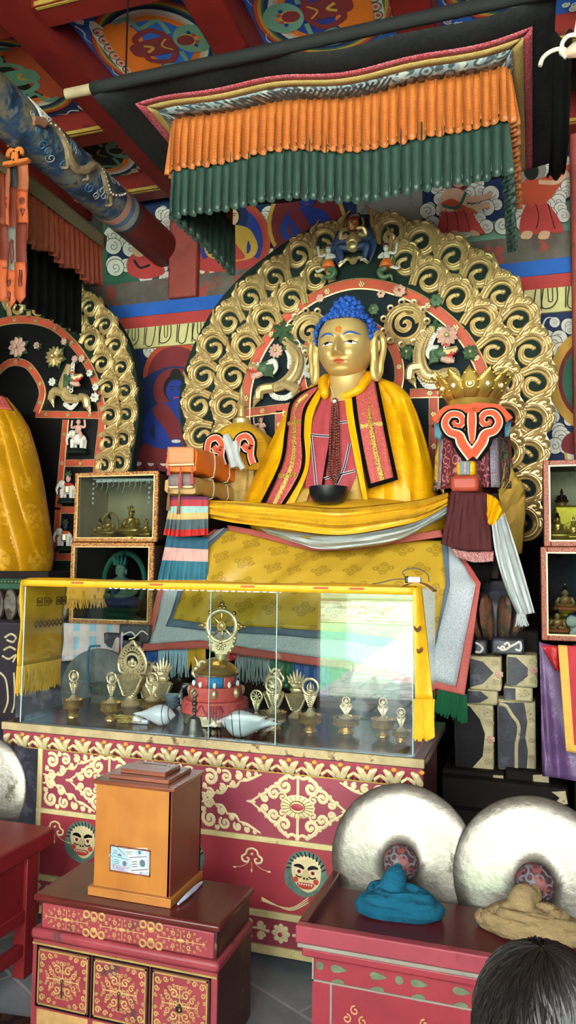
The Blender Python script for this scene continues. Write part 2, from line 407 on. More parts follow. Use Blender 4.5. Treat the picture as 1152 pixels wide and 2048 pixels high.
# painted coffers
def coffer(ix, iy, label, cols, flip=1):
    x0, x1, y0, y1 = bX[ix]+.11, bX[ix+1]-.11, bY[iy]+.08, bY[iy+1]-.08; cx, cy = (x0+x1)/2, (y0+y1)/2
    mb = Paint(lambda u, v, d: (cx+u, cy+v, Zc-d)); mb.bb((x0+.002, y0+.002, Zc), (x1-.002, y1-.002, Zc+.05), PI_[cols[0]])
    cyo = .03 if iy == 5 else 0; mb.to = lambda u, v, d: (cx+u, cy+cyo+v, Zc-d)
    for r, c in ((.405, 'maroon'), (.395, 'rust'), (.375, 'gold'), (.355, 'dgreen'), (.34, 'navy'), (.315, 'white'), (.29, 'pink'), (.265, 'orange'), (.225, cols[1])): mb.disc(0, 0, r, c, r*.97, 48)
    f = flip; q = lambda u, v: (f*u, f*v)
    mb.poly([q(-.33, -.2), q(-.26, -.3), q(-.2, 0), q(-.26, .3), q(-.33, .2)], 'white', 3)
    for k in range(7):
        v = -.21+.07*k; mb.disc(*q(-.3+.02*abs(k-3)*.3, v), .036, 'black'); mb.disc(*q(-.3+.02*abs(k-3)*.3, v), .03, 'pink'); mb.disc(*q(-.295, v), .012, 'red')
    mb.poly([q(-.26, -.2), q(-.12, -.25), q(-.05, -.12), q(-.09, 0), q(-.05, .13), q(-.12, .25), q(-.26, .2)], cols[2], 5)
    mb.poly([q(-.14, -.06), q(.06, -.07), q(.14, -.03), q(.14, .03), q(.06, .07), q(-.14, .06), q(-.18, 0)], cols[3], 5)
    for s in (-1, 1):
        mb.stroke([q(.1, .06*s), q(.02, .14*s), q(-.1, .1*s), q(-.1, .02*s)], .04, cols[3]); mb.stroke([q(.12, .08*s), q(.1, .2*s), q(-.03, .17*s), q(-.06, .26*s), q(-.16, .25*s)], .03, 'green')
    mb.disc(*q(.235, 0), .12, 'green'); mb.disc(*q(.2, 0), .062, 'gold', .05); mb.disc(*q(.19, 0), .055, cols[3], .044)
    for k in range(5): mb.disc(*q(.235+.02*(2-abs(k-2)), (k-2)*.028), .014, ('indigo', 'red', 'orange', 'red', 'indigo')[k])
    mb.stroke([q(-.08, -.03), q(-.03, 0), q(-.08, .03)], .02, 'gold'); mb.stroke([q(.08, -.05), q(.03, 0), q(.08, .05)], .012, 'gold')
    hx, hy = (x1-x0)/2, (y1-y0)/2; mb.to = lambda u, v, d: (cx+u, cy+v, Zc-d)
    for sx in (-1, 1):
        for sy in (-1, 1):
            for k in range(9):
                a, b = random.random()**1.5*.2, random.random()**1.5*.2
                if a+b < .23: mb.spiral(sx*(hx-.03-a), sy*(hy-.03-b), random.uniform(.02, .034), 'white', .011, 1.5, random.random()*6)
            mb.stroke([(sx*(hx-.2), sy*(hy-.03)), (sx*(hx-.26), sy*(hy-.045)), (sx*(hx-.31), sy*(hy-.02)), (sx*(hx-.37), sy*(hy-.04))], .016, 'white', 4, True)
            mb.stroke([(sx*(hx-.03), sy*(hy-.2)), (sx*(hx-.05), sy*(hy-.26)), (sx*(hx-.03), sy*(hy-.31)), (sx*(hx-.045), sy*(hy-.36))], .016, 'white', 4, True)
    tag(ob('ceiling_panel', mb, PAL), label, 'ceiling panel', 'painted coffer panels', 'thing')
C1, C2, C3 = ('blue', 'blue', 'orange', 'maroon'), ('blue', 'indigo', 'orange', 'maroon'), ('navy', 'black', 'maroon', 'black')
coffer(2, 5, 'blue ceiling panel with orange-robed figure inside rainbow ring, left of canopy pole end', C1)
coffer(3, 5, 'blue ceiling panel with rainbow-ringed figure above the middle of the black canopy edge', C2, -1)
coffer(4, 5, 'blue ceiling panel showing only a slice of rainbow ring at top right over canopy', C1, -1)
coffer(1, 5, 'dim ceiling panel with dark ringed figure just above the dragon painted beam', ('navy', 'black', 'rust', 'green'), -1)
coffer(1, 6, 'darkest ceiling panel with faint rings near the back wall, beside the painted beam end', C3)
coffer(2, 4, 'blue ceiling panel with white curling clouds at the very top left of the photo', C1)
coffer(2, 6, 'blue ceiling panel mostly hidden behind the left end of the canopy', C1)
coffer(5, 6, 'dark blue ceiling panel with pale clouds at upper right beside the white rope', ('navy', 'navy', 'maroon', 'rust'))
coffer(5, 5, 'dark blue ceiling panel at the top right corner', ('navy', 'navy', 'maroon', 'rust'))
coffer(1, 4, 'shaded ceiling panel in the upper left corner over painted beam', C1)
for a in ((3, 4), (4, 4)): coffer(a[0], a[1], 'blue ceiling panel at the top edge, %s' % ('centre, nearest the viewer' if a[0] == 3 else 'right of centre, nearest the viewer'), C1)
# ---------------------------------------------------------------- columns
m_colred = M('red_column_paint', '8a4038', .6, var=.2, scale=4, wear='6b3a30', wearamt=.6)
struct('column', bx((P(342, 500, 5.45).x, 5.4, 3.8), (P(398, 500, 5.45).x, 5.5, Zc)), m_colred, bevel=.02)
xr = P(1141, 400, 5.4).x; struct('column', bx((xr, 5.36, 0), (xr+.26, 5.5, Zc)), m_colred, bevel=.02)
# ---------------------------------------------------------------- back wall paintings
def wallp(x, y, d): return P(x, y, Yw-d)
def zt(z): return lambda x: None
def wall_panel(name, label, xa, xb, za, zb, base):
    mb = Paint(wallp); mb.bb((xa, Yw-.004, za), (xb, Yw, zb), PI_[base]); return mb
Xc = lambda px, py=500: P(px, py, Yw).x
xL, xR = -6, xr
# horizontal bands
mb = Paint(lambda u, v, d: (u, Yw-d, v))
mb.bb((xL, Yw-.05, 3.69), (xR, Yw, 3.80), PI_['blue']); mb.bb((xL, Yw-.042, 3.595), (xR, Yw, 3.69), PI_['red']); mb.bb((xL, Yw-.036, 3.42), (xR, Yw, 3.595), PI_['cream'])
mb.d = .04; x = xL+.1
while x < xR-.1:
    mb.stroke([(x, 3.59), (x-.01, 3.46), (x+.05, 3.45), (x+.09, 3.5), (x+.09, 3.59)], .007, 'black'); mb.stroke([(x+.03, 3.59), (x+.035, 3.5), (x+.06, 3.5), (x+.06, 3.59)], .006, 'black')
    mb.stroke([(x+.15, 3.59), (x+.145, 3.44)], .007, 'black', 0); mb.stroke([(x+.17, 3.59), (x+.16, 3.45), (x+.22, 3.44), (x+.25, 3.59)], .007, 'black'); mb.stroke([(x+.285, 3.59), (x+.285, 3.43)], .006, 'black', 0); x += .3
struct('trim_1', mb, PAL)
mb = MB().bb((xL, Yw-.03, 3.80), (xR, Yw, 4.0), 0)
m_oldstrip = M('flaking_board', '57504a', .85, var=.35, scale=6, wear='8d4038', wearamt=.55, wscale=5)
struct('trim_2', mb, m_oldstrip)
G = 'painted panels on the back wall'
# upper left, half hidden behind beam
a, b = Xc(205), Xc(342); mb = wall_panel('', '', a, b, 4.0, Zc-.2, 'dgreen')
mb.poly([(215, 410), (345, 380), (345, 530), (215, 550)], 'navy')
mb.cloud(blobs(225, 450, 340, 560, 26, 13, 20)+blobs(290, 420, 340, 470, 8, 10, 16))
mb.poly([(255, 520), (275, 505), (310, 515), (330, 545), (290, 558), (258, 548)], 'red', 4); mb.disc(278, 500, 14, 'skin'); mb.stroke([(268, 520), (280, 535), (300, 530)], 5, 'black')
tag(ob('wall_mural', mb, PAL), 'dark mural of red-robed figure on white clouds below the painted beam', 'mural', G)
# upper middle
a, b = Xc(400), Xc(712, 400); mb = wall_panel('', '', a, b, 4.0, Zc-.2, 'navy')
mb.poly([(400, 520), (720, 470), (720, 560), (400, 590)], 'green')
mb.cloud(blobs(410, 420, 700, 520, 60, 12, 20))
seated(mb, 462, 540, 128, 'gold', 'red', 'black', 'skin', 'indigo', ('rust', 'red'), 'navy', 'red')
seated(mb, 614, 505, 128, 'indigo', 'maroon', 'black', 'indigo', 'maroon', ('gold', 'maroon'), 'maroon', 'grey')
tag(ob('wall_mural', mb, PAL), 'mural of two seated figures with round halos above the gilded arch', 'mural', G)
m_patch = M('bare_grey_plaster', '85827a', .85, var=.1, scale=4, wear='6e6b64', wearamt=.55, wscale=4)
struct('wall_patch', bx((Xc(713, 400)+.005, Yw-.012, 3.9), (Xc(845, 400), Yw, Zc-.2)), m_patch)
# upper right arhats
a, b = Xc(846, 400)+.005, xr; mb = wall_panel('', '', a, b, 4.0, Zc-.2, 'navy')
mb.poly([(840, 470), (1000, 440), (1140, 400), (1140, 520), (840, 530)], 'green')
mb.cloud(blobs(850, 350, 1010, 465, 55, 11, 18, lambda x, y: abs(x-925) < 88-(465-y)*.35))
mb.cloud(blobs(1030, 300, 1138, 450, 45, 10, 17, lambda x, y: x > 1060 or y > 380))
def arhat(x, y, s, f, robe, hair):
    q = lambda u, v: (x+f*u*s, y-v*s)
    mb.disc(*q(-.02, .95), s*.24, 'maroon')
    mb.poly([q(-.3, .02), q(-.32, .2), q(-.2, .5), q(.12, .5), q(.4, .12), (q(.45, .0)), q(.1, .04)], robe, 4)
    mb.poly([q(-.3, .42), q(-.26, .68), q(-.08, .78), (q(.1, .72)), q(.16, .45), q(-.1, .38)], 'skin', 4)
    mb.stroke([q(.0, .66), q(.25, .58), q(.58, .66)], s*.1, 'skin'); mb.stroke([q(-.1, .56), q(.2, .44), q(.55, .5)], s*.1, 'skin')
    mb.poly([q(-.28, .5), q(-.1, .6), q(.12, .48), q(.3, .4), q(.28, .34), q(-.1, .42)], 'rust', 4); mb.stroke([q(-.25, .48), q(.0, .45), q(.14, .7)], s*.05, 'dgreen')
    mb.disc(*q(.02, .93), s*.12, 'skin', s*.14); mb.poly([q(-.1, .95), q(-.08, 1.1), q(.02, 1.16), q(.1, 1.06), q(.0, 1.0), q(-.06, .9)], hair, 4)
    mb.stroke([q(.06, .95), q(.1, .95)], s*.015, 'black', 0); mb.stroke([q(.05, .87), q(.1, .87)], s*.02, 'red', 0)
    for u in (-.1, .22): mb.poly([q(u, .06), q(u+.1, .05), q(u+.16, -.02), q(u+.02, -.04)], 'skin', 3)
    for u in (-.2, -.05, .1): mb.stroke([q(u, .42), q(u*1.1+.05, .25), q(u*1.3+.08, .06)], s*.012, 'black')
arhat(915, 468, 118, 1, 'red', 'gold')
q = lambda u, v: (1065+u*125, 470-v*125)
mb.disc(*q(-.02, 1.05), 30, 'grey', 34)
mb.poly([q(-.2, .02), q(-.1, .5), q(.2, .55), q(.5, .08), q(.2, .04)], 'red', 4); mb.poly([q(-.25, .62), q(-.1, .9), q(.12, .9), q(.55, 1.12), q(.62, 1.08), q(.3, .6), q(.1, .48), q(-.2, .5)], 'rust', 4)
mb.stroke([q(.1, .85), q(.4, .85), q(.56, 1.02)], 9, 'skin'); mb.disc(*q(-.02, 1.02), 15, 'black', 18); mb.stroke([q(.05, .5), q(.1, .3), q(.06, .1)], 2, 'black'); mb.stroke([q(.25, .5), q(.3, .3), q(.36, .1)], 2, 'black')
for u in (-.14, .14): mb.poly([q(u, .06), q(u+.14, .05), q(u+.1, -.06), q(u-.05, -.05)], 'skin', 3)
tag(ob('wall_mural', mb, PAL), 'mural of two robed figures among white clouds at upper right beside canopy end', 'mural', G)
# lower left blue Buddha
a, b = Xc(262), Xc(470, 800); mb = wall_panel('', '', a, b, 2.3, 3.42, 'navy')
mb.cloud(blobs(300, 690, 400, 790, 34, 11, 19)); mb.poly([(285, 780), (300, 760), (300, 930), (285, 930)], 'gold')
mb.poly([(290, 800), (350, 700), (420, 720), (430, 930), (290, 935)], 'dgreen', 2)
for r, c in ((66, 'rust'), (57, 'maroon')): mb.disc(352, 752, r, c, r*1.05)
mb.poly([(295, 930), (300, 850), (330, 800), (390, 790), (440, 850), (450, 935)], 'rust', 4); mb.poly([(304, 930), (310, 855), (336, 808), (390, 800), (430, 850), (440, 935)], 'navy', 4)
seated(mb, 352, 922, 168, 'indigo', 'maroon', 'black', 'indigo', 'navy', (), 'maroon', 'maroon')
tag(ob('wall_mural', mb, PAL), 'mural of blue seated figure with maroon halo left of the gilded arch', 'mural', G)
# lower right
a, b = Xc(1020, 700), xr+.6; mb = wall_panel('', '', a, b, 2.2, 3.42, 'navy')
mb.cloud(blobs(1090, 640, 1170, 720, 16, 10, 18)+blobs(1090, 760, 1140, 900, 22, 10, 18))
for r, c in ((92, 'gold'), (74, 'maroon'), (66, 'dgreen')): mb.disc(1190, 760, r, c, r*1.15)
for r, c in ((62, 'gold'), (56, 'white')): mb.disc(1190, 905, r, c, r*.8)
mb.poly([(1125, 880), (1150, 862), (1190, 870), (1190, 910), (1130, 905)], 'maroon', 4)
mb.stroke([(1040, 700), (1075, 680), (1090, 640), (1105, 635)], 7, 'white', 5, True)
tag(ob('wall_mural', mb, PAL), 'mural with gold-ringed halo at the right edge above the cabinets', 'mural', G)
# dark boarding low on the back wall
struct('wainscot', bx((xL, Yw-.03, 0), (4.5, Yw, 2.2)), M('dark_boards', '120f0d', .9, var=.4, spec=.1))
# ================================================================ front wall behind the viewer, courtyard, daylight
Yf = -2.4
dx0, dx1 = -2.35, .15
W1, W2 = (-5.2, -2.75), (.5, 3.6)
mb = MB()
def wseg(x0, x1, z0, z1): mb.bb((x0, Yf-.12, z0), (x1, Yf, z1))
wseg(-6, W1[0], 0, 5.2); wseg(W1[0], W1[1], 0, 1.25); wseg(W1[0], W1[1], 3.9, 5.2); wseg(W1[1], dx0, 0, 5.2); wseg(dx0, dx1, 4.1, 5.2)
wseg(dx1, W2[0], 0, 5.2); wseg(W2[0], W2[1], 0, 1.25); wseg(W2[0], W2[1], 3.9, 5.2); wseg(W2[1], 4.5, 0, 5.2)
struct('wall_front', mb, m_redwood)
m_lat = M('grey_lattice', '6d6a64', .6)
def lattice(x0, x1, z0, z1, name):
    mb = MB(); Y = Yf-.06
    for f in ((x0, x0+.06), (x1-.06, x1)): mb.bb((f[0], Y-.03, z0), (f[1], Y+.03, z1))
    for f in ((z0, z0+.06), (z1-.06, z1)): mb.bb((x0, Y-.03, f[0]), (x1, Y+.03, f[1]))
    w, h = x1-x0, z1-z0; s = .2; k = -h
    while k < w:
        for sg in (1, -1):
            a = max(0, k); b = min(w, k+h)
            if b-a < .05: continue
            za, zb = (a-k, b-k); p = Vector((x0+a, Y, z0+za if sg > 0 else z1-za)); q = Vector((x0+b, Y, z0+zb if sg > 0 else z1-zb))
            mb.tube([p, q], .012, 4)
        k += s
    struct(name, mb, m_lat)
lattice(W1[0], W1[1], 1.25, 3.9, 'window_1'); lattice(W2[0], W2[1], 1.25, 3.9, 'window_2'); lattice(dx0, dx1, 3.0, 4.1, 'window_3')
def courtyard():
    t = NT('stone_path'); v = t.coord('Object'); br = t.n.new('ShaderNodeTexBrick'); t.l(v, br.inputs['Vector']); br.inputs['Scale'].default_value = 1.
    br.inputs['Brick Width'].default_value = .7; br.inputs['Row Height'].default_value = .45; br.inputs['Mortar Size'].default_value = .025
    for i, c in (('Color1', 'cfccc6'), ('Color2', 'b4b1aa'), ('Mortar', '6c7a66')): br.inputs[i].default_value = lin(c)+(1,)
    t.base(br.outputs['Color']); t.surf(.8)
    return t.m
Zg = -.02
struct('courtyard_ground', bx((-30, -60, Zg-.1), (30, -2.5, Zg)), M('grass_field', '6fae84', .9, var=.3, scale=3, bump=.6, wear='a8c4a0', wearamt=.58, wscale=4))
m_path = courtyard()
struct('courtyard_path', MB().add([(-2.62, -2.5, Zg+.012), (-1.95, -2.5, Zg+.012), (-2.0, -15.6, Zg+.012), (-3.25, -15.6, Zg+.012)], [(0, 1, 2, 3)], sm=False), m_path)
t = NT('cobbles'); vo = t.new('ShaderNodeTexVoronoi'); vo.inputs['Scale'].default_value = 5.; t.l(t.coord(), vo.inputs['Vector']); t.base(t.ramp(vo.outputs['Distance'], [(.3, lin('dcdcda')), (.62, lin('8c928e'))])); t.surf(.9, 0, .1)
struct('courtyard_cobbles', MB().add([(-1.95, -2.5, Zg+.008), (6, -2.5, Zg+.008), (6, -15.6, Zg+.008), (-2.0, -15.6, Zg+.008)], [(0, 1, 2, 3)], sm=False), t.m)
struct('courtyard_step', bx((-3.6, -3.3, Zg), (5, -2.52, Zg+.02)), m_path)
t = NT('brick_wall_outside'); br = t.n.new('ShaderNodeTexBrick'); t.l(t.coord('Object', (1, 1, 1), (PI/2, 0, 0)), br.inputs['Vector']); br.inputs['Scale'].default_value = 1.; br.inputs['Brick Width'].default_value = .34; br.inputs['Row Height'].default_value = .13; br.inputs['Mortar Size'].default_value = .02
for i, c in (('Color1', 'e0dcd8'), ('Color2', '7c7470'), ('Mortar', 'e4e4e0')): br.inputs[i].default_value = lin(c)+(1,)
t.base(br.outputs['Color']); t.surf(.9, 0, .1); struct('courtyard_wall', bx((-30, -16.4, 0), (30, -16.1, .62)), t.m)
mb = MB(); mb.bb((-30, -22, 0), (30, -21, 4), 0)
for i in range(20): mb.bb((-9+i*.75, -21.05, .9), (-8.45+i*.75, -20.9, 3.2), 1)
mb.bb((-2.9, -20.8, .75), (12, -20.6, 1.9), 2); mb.bb((-30, -20.9, .55), (30, -20.3, .85), 0); mb.add([(-30, -19.5, 4), (30, -19.5, 4), (30, -22.5, 6.5), (-30, -22.5, 6.5)], [(0, 1, 2, 3)], 1, sm=False)
struct('courtyard_building', mb, [M('grey_hall', 'd4d6d8', .9), M('hall_doors', '9aa0a2', .8), M('pink_wall', 'd8a8a4', .9)])
w = bpy.data.worlds.new('sky'); sc.world = w; w.use_nodes = True
bg = w.node_tree.nodes['Background']; bg.inputs['Color'].default_value = (.88, .95, 1, 1); bg.inputs['Strength'].default_value = SKY = 8.0
def area(name, c, sx, sy, power, colr=(1, .97, .93), tilt=0):
    l = bpy.data.lights.new(name, 'AREA'); l.shape = 'RECTANGLE'; l.size = sx; l.size_y = sy; l.energy = power; l.color = colr
    o = bpy.data.objects.new(name, l); col.objects.link(o); o.location = c; o.rotation_euler = (PI/2+tilt, 0, 0); return o   # faces +Y
area('daylight_window', ((W1[0]+W1[1])/2, Yf-.14, 2.57), W1[1]-W1[0], 2.6, 200)
area('daylight_window', ((W2[0]+W2[1])/2, Yf-.14, 2.57), W2[1]-W2[0], 2.6, 300)
area('daylight_transom', ((dx0+dx1)/2, Yf-.14, 3.5), dx1-dx0, 1.1, 240)
s = bpy.data.lights.new('sun', 'SUN'); s.energy = 150; s.angle = .02; s.color = (1, .95, .86); so = bpy.data.objects.new('sun', s); col.objects.link(so); so.rotation_euler = (math.radians(-9), math.radians(14), 0)
p = bpy.data.lights.new('door_portal', 'AREA'); p.shape = 'RECTANGLE'; p.size = dx1-dx0; p.size_y = 3.0; p.cycles.is_portal = True
po = bpy.data.objects.new('door_portal', p); col.objects.link(po); po.location = ((dx0+dx1)/2, Yf-.06, 1.5); po.rotation_euler = (PI/2, 0, 0)
vs = sc.view_settings
sc.display_settings.display_device = 'sRGB'; vs.view_transform = 'Standard'; vs.look = 'None'; vs.gamma = 1; vs.use_curve_mapping = False; vs.exposure = .2
sc.cycles.use_denoising = True; sc.cycles.max_bounces = 8; sc.cycles.diffuse_bounces = 4; sc.cycles.transparent_max_bounces = 24; sc.cycles.sample_clamp_indirect = 6
# ================================================================ carved parts shared by the gilded arches
m_gold = M('old_gold_leaf', 'cbb07c', .36, .6, var=.25, scale=10, bump=.3, bscale=30, wear='6d5a30', wearamt=.6, wscale=12)
m_gold2 = M('bright_gold', 'c8a452', .32, .7, var=.15, scale=10, bump=.15, bscale=60)
m_board = M('dark_green_board', '14211c', .85, var=.3, scale=6, spec=.15)
m_dark = M('blackish_board', '0c1114', .8, var=.3, spec=.15)
m_arch = M('red_arch_paint', 'a8452f', .5, var=.2, scale=6, wear='6d3126', wearamt=.62)
m_leaf = M('green_carving', '3a5238', .5, var=.3, scale=20, wear='6d6a3a', wearamt=.62)
m_white = M('white_carving', 'd8d6cc', .6, var=.1, wear='9a948a', wearamt=.62)
m_pinkc = M('pink_carving', 'c49a8a', .6, var=.2, wear='8a6a60')
m_redc = M('red_carving', 'b23a28', .5, var=.2)
m_orangec = M('orange_carving', 'd2692c', .55, var=.2)
m_bluec = M('dark_blue_carving', '1d2c4c', .5, var=.3)
m_blackc = M('black_lacquer', '0c0c0d', .35)
CARV = [m_gold, m_leaf, m_white, m_pinkc, m_redc, m_orangec, m_bluec, m_blackc, m_board, m_arch]
GO, LE, WH, PK, RE, OR, BL, BK, BO, AR = range(10)
RIB = [(-1, 0), (-.97, .3), (-.8, .46), (-.62, .3), (-.5, .34), (-.3, .62), (0, .74), (.3, .62), (.5, .34), (.62, .3), (.8, .46), (.97, .3), (1, 0)]
def scroll_mesh(u=.122):
    """one flame scroll in the X-Z plane facing -Y, origin at the eye of the curl"""
    mb = MB(); N = (0, -1, 0); V = lambda x, y, d=0: Vector((x*u, -d*u, y*u))
    path = spl([V(-.98, -.5), V(-.78, .15), V(-.42, .56), (V(.08, .64)), V(.52, .4), V(.7, -.06), V(.5, -.58), V(.06, -.8), V(-.3, -.64), V(-.44, -.3), V(-.22, -.04), V(.04, -.04)], 4)
    mb.sweep(path, [.24*u, .25*u, .27*u, .28*u, .28*u, .27*u, .25*u, .22*u, .18*u, .15*u, .12*u, .11*u], RIB, N)
    mb.ball(V(.03, -.02, .06), .13*u, 8, 6)
    # crest leaf with its tip
    lf = [p+Vector((0, -.16*u, 0)) for p in spl([V(-.95, .15), V(-1.0, .7), V(-.9, 1.25), V(-1.12, 2.0), V(-.78, 1.62), V(-.5, 1.22), V(-.1, 1.14), V(.3, .92), V(.66, .66), V(.4, .5), V(-.3, .62), V(-.72, .25)], 3, True)]
    mb.prism(lf, (0, .2*u, 0))
    for p in ([(-.9, .4), (-.84, 1.0), (-.9, 1.5), (-1.06, 1.9)], [(-.72, .5), (-.68, .9), (-.44, 1.06), (-.34, .86), (-.5, .76)], [(-.3, .78), (-.12, 1.02), (.12, .94), (.1, .76), (-.04, .76)], [(.24, .8), (.46, .78), (.62, .6)], [(-.98, .1), (-.98, .7), (-.88, 1.2)], [(-.84, 1.5), (-.66, 1.3), (-.7, 1.12)]):
        mb.tube(spl([V(a, b, .22) for a, b in p], 4), [.09*u, .11*u, .06*u], 6, caps=True)
    mb.tube(spl([V(-.74, .2, .24), V(-.36, .5, .28), V(.1, .54, .28), V(.46, .32, .28)], 4), [.05*u, .06*u, .03*u], 6)
    return mb
def petal_flower(mb, c, r, n, m, mc, layers=2, d=(0, -1, 0), thick=.35, pw=.8):
    c = Vector(c); N = Vector(d).normalized(); a = N.cross(Vector((0, 0, 1))); a = a.normalized() if a.length > .1 else Vector((1, 0, 0)); b = a.cross(N)
    for L in range(layers):
        rr = r*(1-.36*L); k = max(4, n-2*L)
        for i in range(k):
            w = 2*PI*(i+.5*L)/k; dr = a*cos(w)+b*sin(w); tg = N.cross(dr); pts = []
            for (s, q, h) in ((.1, .25, .5), (.55, .95, .35), (.85, .75, .25), (1., 0, .15)):
                wd = rr*pw*PI/k*q
                pts.append((c+dr*rr*s+tg*wd+N*rr*(h*thick*.6+L*.16), c+dr*rr*s+N*rr*(h*thick+.08+L*.16), c+dr*rr*s-tg*wd+N*rr*(h*thick*.6+L*.16)))
            vs = [p for t in pts for p in t]; mb.add(vs, [(3*j+e, 3*j+e+1, 3*j+e+4, 3*j+e+3) for j in range(3) for e in (0, 1)], m)
    R = Matrix((a, b, N)).transposed()
    mb.ball(c+N*r*(.12+.16*layers), (r*.24, r*.24, r*.16), 10, 6, mc, R)
def leaves(mb, c, r, m=LE, n=5, a0=0):
    for i in range(n):
        w = a0+2*PI*i/n; d = Vector((cos(w), 0, sin(w))); t = Vector((-sin(w), 0, cos(w))); c0 = Vector(c)
        vs = []
        for (s, q, h) in ((.05, .08, .2), (.35, .34, .3), (.5, .2, .34), (.65, .3, .3), (.85, .12, .2), (1.05, 0, .05)):
            vs += [c0+d*r*s+t*r*q+Vector((0, -r*h*.4, 0)), c0+d*r*s+Vector((0, -r*(h+.1), 0)), c0+d*r*s-t*r*q+Vector((0, -r*h*.4, 0))]
        mb.add(vs, [(3*j+e, 3*j+e+1, 3*j+e+4, 3*j+e+3) for j in range(5) for e in (0, 1)], m)
def stud(mb, c, r, m=GO):
    for i in range(6):
        w = PI*i/3; mb.ball(Vector(c)+Vector((cos(w)*r*.6, 0, sin(w)*r*.6)), (r*.42, r*.35, r*.42), 6, 4, m)
    mb.ball(Vector(c)+Vector((0, -r*.2, 0)), r*.4, 6, 4, m)
def band(mb, pts, w, Y0, m=AR, closed=False, studs=0):
    """painted red strip with raised gold edges; pts on the plane, pushed forward"""
    p = spl(pts, 6, closed) if len(pts) > 2 else [Vector(q) for q in pts]
    mb.sweep(p, w, [(-1, 0), (-1, .3), (1, .3), (1, 0)], (0, -1, 0), m)
    mb.sweep(p, w, [(-1.12, 0), (-1.12, .5), (-.9, .55), (-.9, 0)], (0, -1, 0), GO); mb.sweep(p, w, [(.9, 0), (.9, .55), (1.12, .5), (1.12, 0)], (0, -1, 0), GO)
    if studs:
        L = [0]
        for i in range(1, len(p)): L.append(L[-1]+(p[i]-p[i-1]).length)
        k = max(1, int(L[-1]/studs))
        for j in range(k):
            t = (j+.5)*L[-1]/k; i = max(i for i in range(len(p)-1) if L[i] <= t); f = (t-L[i])/max(1e-6, L[i+1]-L[i])
            stud(mb, p[i].lerp(p[i+1], f)+Vector((0, -w*.4, 0)), w*.7)
def scallop(mb, path, r, m=WH):
    for q in path: mb.torus(q, r, r*.38, 8, 5, m, RX(PI/2))
def dragon(mb, C, body, r, head, face, frill, legs, horn, s=.02, scale_mat=GO):
    """relief dragon: body tube, frilled edge, legs with claws, open-jawed head looking along face (+1 right / -1 left)"""
    B = spl([C(*p) for p in body], 6); rs = lerpl(r, len(B)); mb.tube(B, r, 10, m=scale_mat)
    for i in range(1, len(B)-1, 1):      # scale rows
        t = (B[i+1]-B[i-1]).normalized(); n = Vector((-t.z, 0, t.x))
        for k in (-.7, -.25, .25, .7): mb.ball(B[i]+n*rs[i]*k+Vector((0, -rs[i]*.85*math.sqrt(1-k*k*.9), 0))+t*(s*.2 if k in (-.25, .25) else 0), (s*.42, s*.3, s*.42), 5, 4, scale_mat)
    for f in frill: scallop(mb, [C(*p) for p in spl([(a, b, 0) for a, b in f], 5)] if False else [C(p.x, p.y) for p in spl([(a, b, 0) for a, b in f], 4)], s*.55)
    for L in legs:
        q = spl([C(*p)+Vector((0, -.02, 0)) for p in L], 4); mb.tube(q, [.8*s*1.6, s*1.3, s], 7, m=scale_mat)
        for k in (-1, 0, 1): e = q[-1]; mb.tube([e, e+Vector((face*s*1.1, -s*.4, k*s*.9-s*.2)), e+Vector((face*s*1.5, -s*.3, k*s*1.1-s*1.1))], [s*.5, s*.45, s*.1], 6, m=scale_mat)
    h = C(*head)+Vector((0, -s*2.2, 0)); f = face
    mb.ball(h, (s*2.0, s*1.6, s*1.7), 12, 8, LE)
    mb.tube([h+Vector((f*s*.6, -s*.3, s*.3)), h+Vector((f*s*2.4, -s*.3, s*.5)), h+Vector((f*s*3.6, -s*.3, s*1.0))], [s*1.3, s*.9, s*.6], 8, m=GO)
    mb.tube([h+Vector((f*s*.6, -s*.3, s*.1)), h+Vector((f*s*2.4, -s*.3, s*.0)), h+Vector((f*s*3.5, -s*.3, s*.5))], [s*.9, s*.8, s*.4], 8, m=RE)
    mb.tube([h+Vector((f*s*.2, -s*.3, -s*1.0)), h+Vector((f*s*1.6, -s*.3, -s*1.7)), h+Vector((f*s*2.9, -s*.3, -s*2.0))], [s*.9, s*.75, s*.4], 8, m=PK)
    mb.tube([h+Vector((f*s*.6, -s*.6, -s*.6)), h+Vector((f*s*1.8, -s*.7, -s*.9)), h+Vector((f*s*2.6, -s*.7, -s*1.0))], [s*.5, s*.4, s*.15], 6, m=RE)
    for k in range(5):
        a = f*s*(1.2+.5*k); mb.tube([h+Vector((a, -s*.9, -s*.1+.1*s*k)), h+Vector((a, -s*.9, -s*.65+.1*s*k))], [s*.2, s*.03], 5, m=WH); mb.tube([h+Vector((a*.9, -s*.8, -s*1.15-.1*s*k)), h+Vector((a*.9, -s*.8, -s*.75-.1*s*k))], [s*.18, s*.03], 5, m=WH)
    mb.ball(h+Vector((f*s*1.0, -s*1.5, s*.9)), s*.5, 8, 6, WH); mb.ball(h+Vector((f*s*1.1, -s*1.9, s*.9)), s*.22, 6, 4, BK)
    mb.tube(spl([h+Vector((f*s*.4, -s*1.4, s*1.5)), h+Vector((f*s*1.1, -s*1.5, s*1.7)), h+Vector((f*s*1.7, -s*1.3, s*1.3))], 4), s*.25, 6, m=RE)
    mb.tube(spl([C(*p)+Vector((0, -s*2.4, 0)) for p in horn], 5), [s*.9, s*.8, s*.5, s*.2], 8, m=WH)
    for k in range(6): mb.tube(spl([h+Vector((-f*s*.6, -s*.6, s*(1.1-.55*k))), h+Vector((-f*s*2, -s*.6, s*(1.2-.6*k))), h+Vector((-f*s*2.8, -s*.3, s*(.6-.6*k)))], 3), [s*.5, s*.4, s*.1], 5, m=LE)
